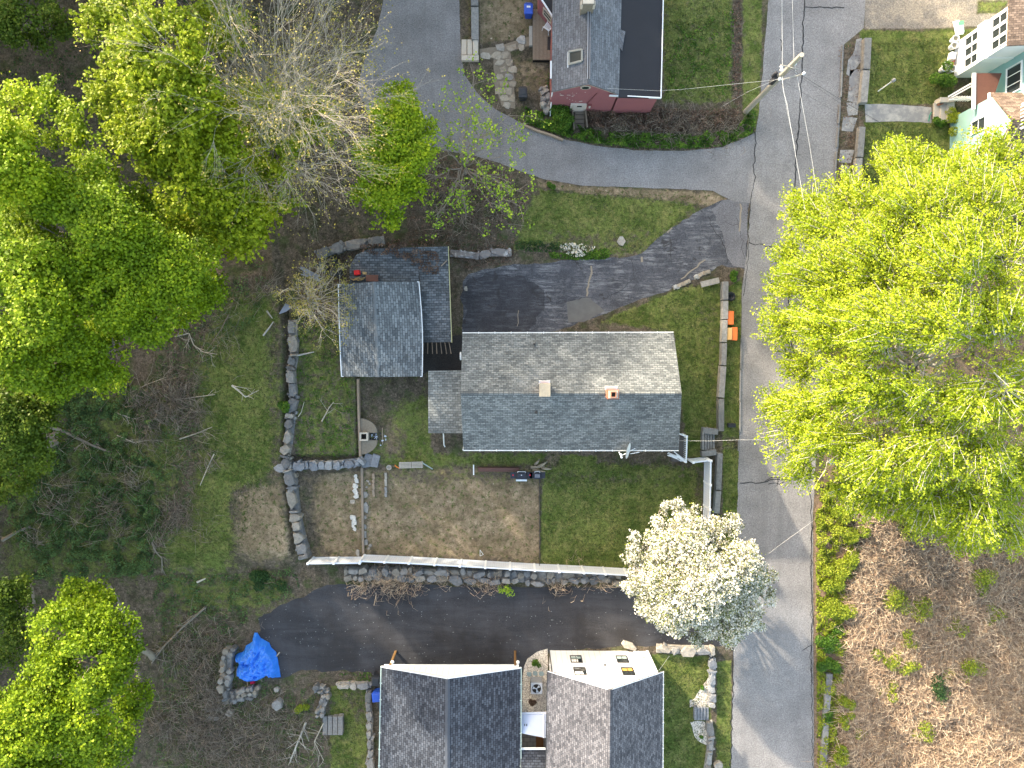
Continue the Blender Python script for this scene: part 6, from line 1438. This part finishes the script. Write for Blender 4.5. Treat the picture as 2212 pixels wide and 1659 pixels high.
bare_tree('sparse tree with few fresh lime leaf sprigs hanging over the lane', (1005, 375), tg, 43, plain('grey_brown_bark', (.26, .22, .18), .85),   .12, kids=(2, 2, 2), budmat=L_sprig, buds=6, bud=.15, spread=.55, bud_spread=.13, name='sparse_tree', twr=.8)

# ------------------------------------------------------------------ shrubs, undergrowth, brush
def shrub(label, px, py, rp, h, mat, seed, dens=1.0, leaf=.11, name='shrub', group=None, flat=.8, cat='shrub'):
    rs = np.random.RandomState(seed); p = G(px, py); root = thing(name, label, cat, p, group); tall = 'brush' in label or 'stalks' in label; h += .4 * tall; dens *= .35 if tall else 1; R = rp / 29.5 * (1.45 if tall else 1); n = int(2300 * dens * (R / .8) ** 2); R *= 1.15
    c = np.array(p); k = max(4, int(8 * R)); cen = c + np.c_[rs.normal(size=(k, 2)) * R * .42, rs.uniform(.35, .8, k) * h]; idx = rs.randint(0, k, n); e = rs.normal(size=(n, 3)); e /= np.linalg.norm(e, axis=1, keepdims=True)
    P = cen[idx] + e * np.array([R * .45, R * .45, h * .35]) * rs.uniform(.6, 1.1, (n, 1)); P[:, 2] = np.maximum(P[:, 2], p.z + .03)
    link_mesh('foliage', leaves_mesh('foliage', P, leaf, rs, np.clip(rs.uniform(0, 1, n) * .6 + .2 + (idx % 5) * .08 - .15, 0, 1)), mat, root)
    S = []; [limb(S, c, q, .025, .01, rs, 3, .2) for q in cen]; link_mesh('stem', segs_mesh('stem', S, 4), M_twigd, root)
    return root
def cover(name, label, poly, dens, leaf, mat, seed, h=.25, up=.4, zf=None, thr=-.1, nz=.8, cat='ground cover'):
    rs = np.random.RandomState(seed); A = np.array(poly, float); area = .5 * abs(np.dot(A[:, 0], np.roll(A[:, 1], 1)) - np.dot(A[:, 1], np.roll(A[:, 0], 1))) / 870
    Q = scatter(A, int(area * dens), rs); keep = np.array([mnoise.noise(Vector((q[0] * nz / 30, q[1] * nz / 30, seed))) > thr for q in Q]); Q = Q[keep]
    P = WA(Q, 0); P[:, 2] = terrain_px(Q[:, 0], Q[:, 1]) if zf is None else zf
    hh = np.array([max(.05, .5 + mnoise.noise(Vector((q[0] / 18, q[1] / 18, seed + 5)))) for q in Q]); P[:, 2] += rs.uniform(.02, 1, len(P)) * h * hh
    o = link_mesh(name, leaves_mesh(name, P, leaf, rs, np.clip(hh * .6 + rs.uniform(-.1, .35, len(P)), 0, 1), up), mat); o['kind'] = 'stuff'; tag(o, label, cat); return o
cover('undergrowth', 'dark green vines and undergrowth on the floor of the left wood', [(60, 850), (330, 830), (350, 900), (300, 960), (360, 1020), (350, 1180), (330, 1240), (60, 1250), (0, 1000)], 260, .13, L_under, 51, .8, thr=-.12)
cover('undergrowth', 'dark weeds under the trees at the top of the wood', [(0, 130), (170, 100), (300, 0), (560, 0), (600, 200), (560, 520), (300, 480), (0, 420)], 30, .14, L_ivy, 52, .8, thr=0)
cover('undergrowth', 'green vines and weeds between the left lawn and the blue tarp', [(330, 1215), (450, 1240), (560, 1235), (640, 1220), (650, 1280), (560, 1310), (500, 1380), (420, 1330), (330, 1330)], 110, .12, L_under, 53, .35, thr=-.05, nz=1.4)
cover('undergrowth', 'rough weeds around the ruined wall and lower left bank', [(350, 1330), (500, 1380), (600, 1480), (700, 1490), (700, 1659), (330, 1659)], 110, .10, L_under, 54, .25, thr=-.05, nz=1.6)
cover('weeds', 'green weeds on the terrace beside the square garage', [(645, 690), (735, 700), (737, 812), (776, 818), (776, 985), (642, 985)], 70, .11, L_shrub, 55, .25, thr=.0, nz=1.5)
cover('hedge_bank', 'green creeping shrubs on the bank between the red house and lane', [(1135, 232), (1190, 250), (1240, 270), (1300, 285), (1400, 290), (1500, 292), (1590, 280), (1615, 240), (1632, 240), (1625, 290), (1560, 316), (1480, 322), (1380, 321), (1280, 311), (1205, 292), (1135, 266)], 420, .12, L_shrub, 56, .6, thr=-.28, nz=1.6)
cover('bank_thicket', 'brown leafless creeper thicket against the red house wall', [(1268, 238), (1330, 215), (1400, 222), (1440, 235), (1500, 240), (1595, 235), (1590, 270), (1500, 285), (1400, 284), (1300, 278), (1262, 270)], 260, .11, L_litter, 57, .55, thr=-.5)
cover('weeds', 'bright green weeds in the strip lawn right of the red house', [(1450, 60), (1585, 20), (1585, 210), (1440, 200)], 60, .13, L_shrub, 58, .18, thr=.0, nz=1.4)
cover('leaf_litter', 'brown dead leaves strip between the lawns by the street', [(1584, -20), (1602, -20), (1600, 235), (1583, 225)], 120, .12, L_litter, 59, .05, thr=-.9)
cover('leaf_litter', 'dead leaves blown over the low carport roof', [(790, 538), (890, 534), (930, 540), (955, 560), (965, 600), (930, 600), (900, 580), (860, 560), (800, 560)], 220, .11, L_litter, 60, .05, zf=2.12, thr=-.15, nz=2.0)
cover('leaf_litter', 'dead leaves heaped behind the carport and under the trees', [(690, 560), (760, 545), (860, 515), (970, 515), (1110, 520), (1110, 565), (1010, 585), (980, 560), (965, 528), (800, 532), (750, 560), (745, 610), (720, 610)], 110, .11, L_litter, 61, .1, thr=-.5)
cover('leaf_litter', 'dead leaves under the sparse tree beside the lane', [(880, 420), (960, 340), (1080, 365), (1160, 400), (1110, 520), (880, 510)], 60, .11, L_litter, 62, .08, thr=-.4)
cover('leaf_litter', 'brown leaves and soil on the verge below the concrete slabs', [(1812, 100), (1868, 85), (1862, 400), (1850, 430), (1804, 420)], 45, .1, L_litter, 63, .04, thr=-.4)
cover('flower_bed', 'low green plants in the bed beside the worn driveway', [(1185, 545), (1240, 548), (1310, 536), (1320, 548), (1310, 560), (1250, 562), (1190, 558)], 420, .11, L_shrub, 64, .3, thr=-.7)
cover('white_flowers', 'white flowers blooming over the low green bed by the worn driveway', [(1208, 532), (1225, 524), (1262, 528), (1285, 532), (1280, 546), (1262, 552), (1250, 560), (1232, 552), (1212, 545)], 380, .10, L_white, 65, .35, thr=-.15, nz=4)
cover('dark_juniper', 'dark evergreen ground cover at the left of the flower bed', [(1112, 522), (1180, 520), (1240, 528), (1200, 545), (1150, 545), (1115, 540)], 260, .1, L_ivy, 66, .3, thr=-.3)
cover('weeds', 'green weeds along the foot of the driveway edge above the lower left garden', [(720, 1455), (800, 1452), (812, 1462), (800, 1478), (720, 1475)], 130, .1, L_shrub, 67, .25, thr=-.1, nz=2)
cover('weeds', 'bright green creeping weeds along the garden wall beside the house bank', [(1170, 200), (1190, 140), (1192, 230), (1180, 240)], 110, .1, L_shrub, 68, .3, thr=-.2)
cover('verge_shrubs', 'tangled green growth along the right street verge', [(1760, 1040), (1800, 1040), (1850, 1100), (1855, 1200), (1830, 1300), (1822, 1440), (1800, 1659), (1764, 1659), (1762, 1300)], 420, .12, L_ysh, 69, .7, thr=-.25, nz=1.3)
cover('undergrowth', 'shaded brown and green growth beneath the yellow green maple', [(1790, 430), (2230, 400), (2230, 1100), (1790, 1050)], 60, .14, L_ysh, 70, .6, thr=-.1)
k = 0
for px, py, r, h, lb, mt in [(1812, 1105, 20, 1.1, 'yellow green shrub on the verge just below the big maple', L_ysh), (1824, 1150, 24, 1.2, 'large yellow green shrub at the verge opposite the blossom tree', L_ysh), (1818, 1205, 22, 1.1, 'yellow shrub just above the broad leafed verge shrubs', L_ysh), (1795, 1255, 24, 1.0, 'yellow green shrub touching the kerb beside the blossom tree shadow', L_ysh), (1800, 1310, 28, 1.0, 'wide yellow green shrub halfway down the street verge', L_ysh), (1785, 1385, 24, .9, 'broad leafed bright green shrub beside the slate wall', L_shrub), (1780, 1430, 20, .8, 'bright green shrub below the broad leafed one at the slate wall', L_shrub),
      (1825, 1505, 18, .9, 'tall yellow shrub right of the slate wall', L_ysh), (1822, 1545, 16, .9, 'yellow green shrub beside the lower slate wall', L_ysh), (1810, 1630, 20, .9, 'yellow green shrub at the bottom edge by the slate wall', L_ysh), (1780, 1545, 14, .6, 'small green shrub between the street and lower slate wall', L_shrub),
      (1960, 1125, 24, 1, 'loose olive shrub in the brush under the maple', L_ysh), (1920, 1285, 20, .8, 'yellow green tuft in the dry brush right of the verge', L_ysh), (2105, 1255, 22, .8, 'olive tuft in the middle of the dry brush', L_ysh), (1985, 1305, 18, .7, 'small yellow tuft in the centre of the dry brush', L_ysh), (1905, 1415, 16, .7, 'pair of yellow tufts in the lower brush by the shrubs', L_ysh), (1952, 1425, 14, .7, 'yellow tuft beside the dark evergreen in the brush', L_ysh), (1910, 1480, 14, .6, 'yellow tuft in the pale stalks of the lower brush', L_ysh), (2075, 1440, 20, .8, 'green tuft right of the dark evergreen in the brush', L_ysh), (2015, 1475, 18, .8, 'dark evergreen bush in the dry brush', L_ivy), (1985, 1580, 16, .7, 'yellow green tuft in the bottom of the dry brush', L_ysh), (1850, 1580, 14, .6, 'round yellow green tuft near the bottom of the verge', L_ysh), (2140, 1310, 14, .6, 'small green tuft at the right of the dry brush', L_ysh), (2060, 1345, 14, .6, 'green tuft among fallen stalks in the mid brush', L_ysh), (1960, 1380, 14, .6, 'yellow tuft above the dark evergreen in the brush', L_ysh),
      (2040, 178, 22, .8, 'leafy green fern clump at the foot of the white porch', L_shrub), (2050, 262, 20, .9, 'dark yellowish juniper bush beside the teal wing', L_ysh), (2020, 265, 14, .6, 'small green bush beside the path end', L_shrub),
      (1217, 252, 24, 1.1, 'dense dark green bush against the red house corner', L_shrub), (1208, 120, 8, .5, 'green plant at the deck foot by the red house', L_shrub), (1151, 1512, 9, .4, 'rust brown dry shrub on the gravel behind the air conditioner', L_litter), (1157, 1428, 9, .4, 'small dark green grass tuft on the pale gravel', L_shrub),
      (1100, 1275, 16, 1.5, 'bright green sapling leaning over the black driveway from the wall', L_sprig), (1086, 1262, 12, 1.5, 'small bright green sapling left of the larger one on the stone wall', L_sprig), (612, 885, 16, .5, 'bright green plant tuft on the left side of the dry stone wall', L_shrub), (1192, 405, 10, .5, 'small green bush at the lane edge of the upper lawn', L_shrub),
      (1585, 590, 12, .5, 'green bush at the driveway mouth near the tyre', L_shrub), (560, 1253, 24, .6, 'dark green shrub above the weedy bank left of the white fence', L_ivy), (615, 1530, 0.1, .1, '', None), (652, 1525, 14, .4, 'yellow flowering weed clump on the bank beside the winding wall', L_ysh), (1516, 1483, 5, .3, 'tiny green tuft in the upper gravel border', L_shrub), (1514, 1590, 5, .3, 'tiny green tuft in the lower gravel border', L_shrub)]:
    if mt is not None: shrub(lb, px, py, r, h, mt, 100 + k, dens=.16 if mt is L_sprig else 1.0)
    k += 1
def brush(name, label, poly, n, Lr, rad, mat, seed, h=.5, clumpy=.6, kind='stuff'):
    rs = np.random.RandomState(seed); A = np.array(poly, float); S = []
    nc = max(1, int(n / 45)); cen = scatter(A, nc, rs); ang = rs.uniform(0, 2 * PI, nc)
    per = n // nc
    for c, a0_ in zip(cen, ang):
        P0 = np.array(G(*c)); m = per; fan = rs.rand() < clumpy
        for i in range(m):
            a = a0_ + (rs.normal() * .8 if fan else rs.uniform(0, 2 * PI)); L = rs.uniform(*Lr)
            st = P0 + np.array([rs.normal() * (.35 if fan else .8), rs.normal() * (.35 if fan else .8), rs.uniform(0, h)]); z1 = rs.uniform(.02, h * 1.4)
            d = np.array([math.cos(a), math.sin(a), 0]); mid = st + d * L * .5 + np.array([rs.normal() * .08, rs.normal() * .08, z1 * .7]); en = st + d * L + rs.normal(size=3) * np.array([.12, .12, .05]); en[2] = max(.03 + P0[2], en[2])
            r = rad * rs.uniform(.6, 1.3); S.append([*st, *mid, r, r * .8]); S.append([*mid, *en, r * .8, r * .4])
    o = link_mesh(name, segs_mesh(name, S, 3), mat)
    if kind: o['kind'] = kind
    return tag(o, label, 'brush')
M_stalk = N('dry_stalks', .85, .2); _c = M_stalk; M_stalk = _c.done(_c.ramp(_c.island(), [(0, (.23, .155, .11)), (.35, (.39, .28, .195)), (.7, (.56, .43, .30)), (1, (.75, .62, .46))]))
M_stalkd = N('grey_stalks', .85, .2); _c = M_stalkd; M_stalkd = _c.done(_c.ramp(_c.island(), [(0, (.10, .08, .065)), (.6, (.22, .18, .14)), (1, (.38, .33, .26))]))
R1 = [(1850, 1110), (1950, 1090), (2240, 1180), (2240, 1700), (1820, 1700), (1830, 1450), (1840, 1300)]
brush('dry_brush', 'tangled dry tan stalks covering the lower right lot', R1, 42000, (.5, 1.6), .015, M_stalk, 81, .55, .75)
brush('dry_brush', 'greyish tangled stalks at the top of the lower right lot', [(1850, 1090), (1980, 1090), (2230, 1190), (2230, 1290), (1860, 1290)], 5000, (.5, 1.4), .014, M_stalkd, 82, .5, .5)
brush('brush_pile', 'thin grey twigs and brush on the lower left bank', [(480, 1500), (700, 1560), (690, 1659), (430, 1659), (330, 1560), (380, 1420), (430, 1340), (480, 1360)], 3400, (.5, 1.7), .013, M_stalkd, 83, .4, .6)
brush('brush_pile', 'brushwood heaped between the wood and left lawn', [(280, 880), (400, 830), (440, 880), (400, 1000), (330, 960)], 700, (.5, 1.6), .014, M_stalkd, 84, .5, .9)
brush('brush_pile', 'small heap of sticks at the lower end of the left lawn', [(355, 1095), (415, 1090), (420, 1125), (370, 1135)], 260, (.4, 1.0), .014, M_stalkd, 85, .3, .9)
brush('vine_tangle', 'dry vines hanging over the rubble wall by the black driveway', [(690, 1228), (800, 1232), (1000, 1238), (1300, 1248), (1330, 1268), (1000, 1266), (740, 1275), (690, 1260)], 800, (.3, .9), .012, M_stalk, 86, .9, .9)
brush('brush_pile', 'bare twigs under the sparse tree beside the lane', [(900, 400), (1000, 370), (1120, 400), (1090, 510), (920, 500)], 700, (.4, 1.3), .011, M_stalkd, 87, .4, .4)
brush('brush_pile', 'dry stems below the leaf bank beside the street hedge', [(1268, 255), (1400, 250), (1590, 250), (1590, 295), (1400, 300), (1290, 290)], 900, (.3, .8), .011, M_stalkd, 88, .5, .4)
# fallen branches and logs
def log(label, pts, r, mat, twigs=0, seed=0, name='fallen_branch', cat='branch'):
    rs = np.random.RandomState(seed); P = [np.array(G(*q)) + [0, 0, r + .08] for q in pts]; S = []
    for i in range(len(P) - 1):
        t0, t1 = i / (len(P) - 1), (i + 1) / (len(P) - 1); S.append([*P[i], *P[i + 1], r * (1 - .5 * t0), r * (1 - .5 * t1)])
        for k in range(twigs):
            a = P[i] + (P[i + 1] - P[i]) * rs.rand(); d = (P[i + 1] - P[i]); d /= np.linalg.norm(d); d = d + rs.normal(size=3) * [.7, .7, .2]; tt = []; grow(S, tt, a, d, rs.uniform(.5, 1.3), r * .35, 1, rs, .5, 3, (2,))
    o = link_mesh(name, segs_mesh(name, S, 6), mat, origin=tuple(P[0])); return tag(o, label, cat)
log('long fallen trunk lying across the shaded undergrowth', [(90, 912), (140, 930), (200, 960), (240, 975)], .14, M_bark, 1, 1, 'fallen_log', 'log')
log('short grey log showing at the left wood edge', [(110, 848), (165, 843)], .12, M_barkp, 1, 2, 'fallen_log', 'log')
log('pale straight branch lying across the brushwood heap', [(372, 864), (420, 858), (466, 852)], .045, M_twig, 2, 3)
log('pale branch slanting down over the lower brushwood', [(390, 948), (425, 936), (460, 922)], .05, M_twig, 2, 4)
log('forked pale branch on the open lawn', [(503, 832), (520, 846), (533, 858)], .08, M_barkp, 2, 5)
log('long straight pole on the lawn end leaning downhill', [(464, 980), (450, 1010), (434, 1048)], .055, M_twig, 0, 6)
log('short stick crossing the long straight pole on the lawn', [(450, 978), (462, 992), (478, 1012)], .045, M_twigd, 1, 7)
log('grey forked branch at the upper lawn corner near the maple', [(380, 727), (410, 720), (420, 745), (440, 760), (470, 765)], .05, M_twig, 3, 8)
log('second grey branch trailing through the shaded upper lawn', [(495, 680), (480, 710), (460, 740), (440, 770)], .04, M_twigd, 3, 9)
log('short weathered board on the lawn beside the rails', [(578, 672), (590, 688)], .07, M_greywood, 0, 10, 'loose_board', 'board')
log('weathered board end pointing away from the dry stone wall', [(570, 725), (583, 708), (592, 695)], .07, M_greywood, 0, 11, 'loose_board', 'board')
log('curved pale stick on the green terrace', [(645, 900), (652, 890), (658, 868)], .04, M_twig, 0, 12)
log('bent bleached stick right on the green terrace', [(696, 910), (704, 895), (712, 880), (722, 868)], .05, M_twig, 1, 13)
log('half buried timber sticking out of the terrace wall', [(642, 768), (680, 760)], .08, M_greywood, 0, 14, 'timber', 'timber')
log('curved dead branch at the bottom of the left lawn', [(330, 1168), (338, 1190), (352, 1205), (352, 1235)], .07, M_bark, 2, 15)
log('short split log in the weeds below the lawn', [(428, 1256), (446, 1248)], .09, M_barkp, 0, 16, 'fallen_log', 'log')
log('long thin trunk crossing the brown bank left of the tarp', [(446, 1310), (400, 1350), (360, 1390), (330, 1430)], .09, M_bark, 5, 17)
log('pale cut trunk pointing up in the lower left brush', [(662, 1558), (645, 1600), (625, 1650)], .09, M_barkp, 6, 18)
log('branching grey limb in the bottom brush heap', [(560, 1560), (520, 1590), (480, 1640)], .07, M_bark, 6, 19)
log('dead branch with many twigs over the garden end of the bank', [(700, 1560), (680, 1600), (700, 1640)], .05, M_twig, 5, 20)
log('pale straight stick on the bottom left bank', [(482, 1568), (468, 1608)], .035, M_twig, 0, 21)
log('thick leaning branch in the dark left wood', [(10, 1165), (45, 1145), (70, 1135)], .14, M_bark, 1, 22)
log('bare branch bundle at the wood edge above the piles', [(280, 850), (320, 830), (360, 815)], .04, M_twig, 5, 23)
log('white bleached branch heap in the middle of the brush', [(250, 890), (290, 905), (330, 895), (350, 880)], .05, M_twig, 7, 24)
log('lower pale branch lying in the dark undergrowth', [(255, 940), (290, 955), (330, 950)], .045, M_twig, 5, 25)
for i, (x, y) in enumerate([(1000, 1205)]): pass

# ------------------------------------------------------------------ the wood outside the frame, west and north: unseen, placed and sized to shade the ground
def woods():
    rs = np.random.RandomState(5); P = []; T = []; S = []
    spots = []
    for x in np.arange(-70, -39, 6.5):
        for y in np.arange(-34, 75, 6.5): spots.append((x + rs.uniform(-2, 2), y + rs.uniform(-2, 2), rs.uniform(17, 22)))
    for x in np.arange(-32, 7, 6.0):
        for y in (38, 44.5, 51): spots.append((x + rs.uniform(-1.5, 1.5), y + rs.uniform(-1.5, 1.5), rs.uniform(19, 22) if x < -19 else rs.uniform(12.5, 15) if x < -8 else rs.uniform(15, 18)))
    for x in np.arange(-31, -7, 5.0): spots.append((x, 31.5 + rs.uniform(-1, 1), rs.uniform(18, 21) if x < -17 else rs.uniform(11, 13)))
    for x, y, h in spots:
        if rs.rand() < .06: continue
        n = 1500; e = rs.normal(size=(n, 3)); e /= np.linalg.norm(e, axis=1, keepdims=True)
        q = np.array([x, y, h * .62]) + e * np.array([4.2, 4.2, h * .38]) * rs.uniform(.5, 1.0, (n, 1)); P.append(q); T.append(rs.uniform(.1, .9, n)); limb(S, np.array([x, y, 0]), np.array([x, y, h * .8]), .25, .08, rs, 3, .05)
    o = link_mesh('woods', leaves_mesh('woods', np.concatenate(P), .75, rs, np.concatenate(T), up=.2), L_green); o['kind'] = 'stuff'; tag(o, 'unseen leafy wood beyond the lane and the left edge, shaped to shade the ground', 'wood')
    o = link_mesh('woods_trunks', segs_mesh('woods_trunks', S, 6), M_bark); o['kind'] = 'stuff'; tag(o, 'trunks of the unseen wood beyond the lane and the left edge', 'wood')
woods()

L_grass = leafmat('grass_blades', [(0, (.03, .05, .010)), (.5, (.075, .105, .022)), (.8, (.13, .14, .04)), (1, (.22, .19, .09))], .25)
for i, (poly, lb, dn) in enumerate([([(1180, 980), (1518, 1002), (1510, 1240), (1170, 1224)], 'green tufted grass of the back lawn inside the white fence', 90), ([(1305, 694), (1468, 624), (1560, 610), (1556, 928), (1520, 990), (1487, 990), (1472, 850), (1457, 716)], 'green tufted grass of the front lawn east of the long house', 90),
      ([(1125, 495), (1170, 410), (1400, 414), (1535, 428), (1410, 530), (1350, 548), (1200, 525)], 'thin grass of the upper lawn between lane and worn driveway', 60), ([(505, 700), (605, 700), (605, 980), (520, 1190), (380, 1225), (440, 960), (440, 800)], 'shaded grass of the left lawn beside the wood', 60),
      ([(1436, 0), (1584, 0), (1584, 212), (1436, 222)], 'rough grass right of the red house', 90), ([(1880, 90), (2060, 80), (2060, 224), (1880, 222)], 'deep green lawn in front of the white windowed porch', 120), ([(1868, 268), (2040, 268), (1980, 400), (1862, 400)], 'deep green lawn below the front path', 120),
      ([(1438, 1420), (1530, 1425), (1530, 1659), (1436, 1659)], 'green grass beside the white house', 120), ([(1550, 1440), (1578, 1440), (1577, 1659), (1545, 1659)], 'grass verge between the stone edging and the street', 110), ([(712, 1485), (792, 1500), (796, 1659), (706, 1659)], 'grass of the lower left garden', 90), ([(1574, 640), (1600, 640), (1594, 1100), (1564, 1100)], 'grass verge along the street by the granite wall', 90)]):
    cover('grass', lb, poly, dn, .085, L_grass, 200 + i, .07, up=.15, thr=-.3, nz=2.0, cat='grass')

cover('undergrowth', 'olive weeds and vines along the shaded edge of the left lawn', [(340, 760), (430, 700), (500, 620), (560, 560), (600, 600), (560, 690), (470, 760), (440, 960), (420, 1100), (360, 1200), (340, 1000)], 80, .11, L_under, 71, .2, thr=-.1, nz=1.6)
brush('brush_pile', 'thin dead twigs scattered at the edge of the wood and left lawn', [(380, 700), (480, 650), (560, 560), (590, 640), (500, 720), (460, 960), (440, 1150), (360, 1180), (350, 900)], 900, (.4, 1.6), .011, M_stalkd, 89, .3, .5)
brush('brush_pile', 'grey twigs lying through the dark undergrowth of the wood', [(60, 860), (330, 850), (350, 1200), (60, 1240)], 800, (.5, 2.0), .012, M_stalkd, 90, .7, .7)
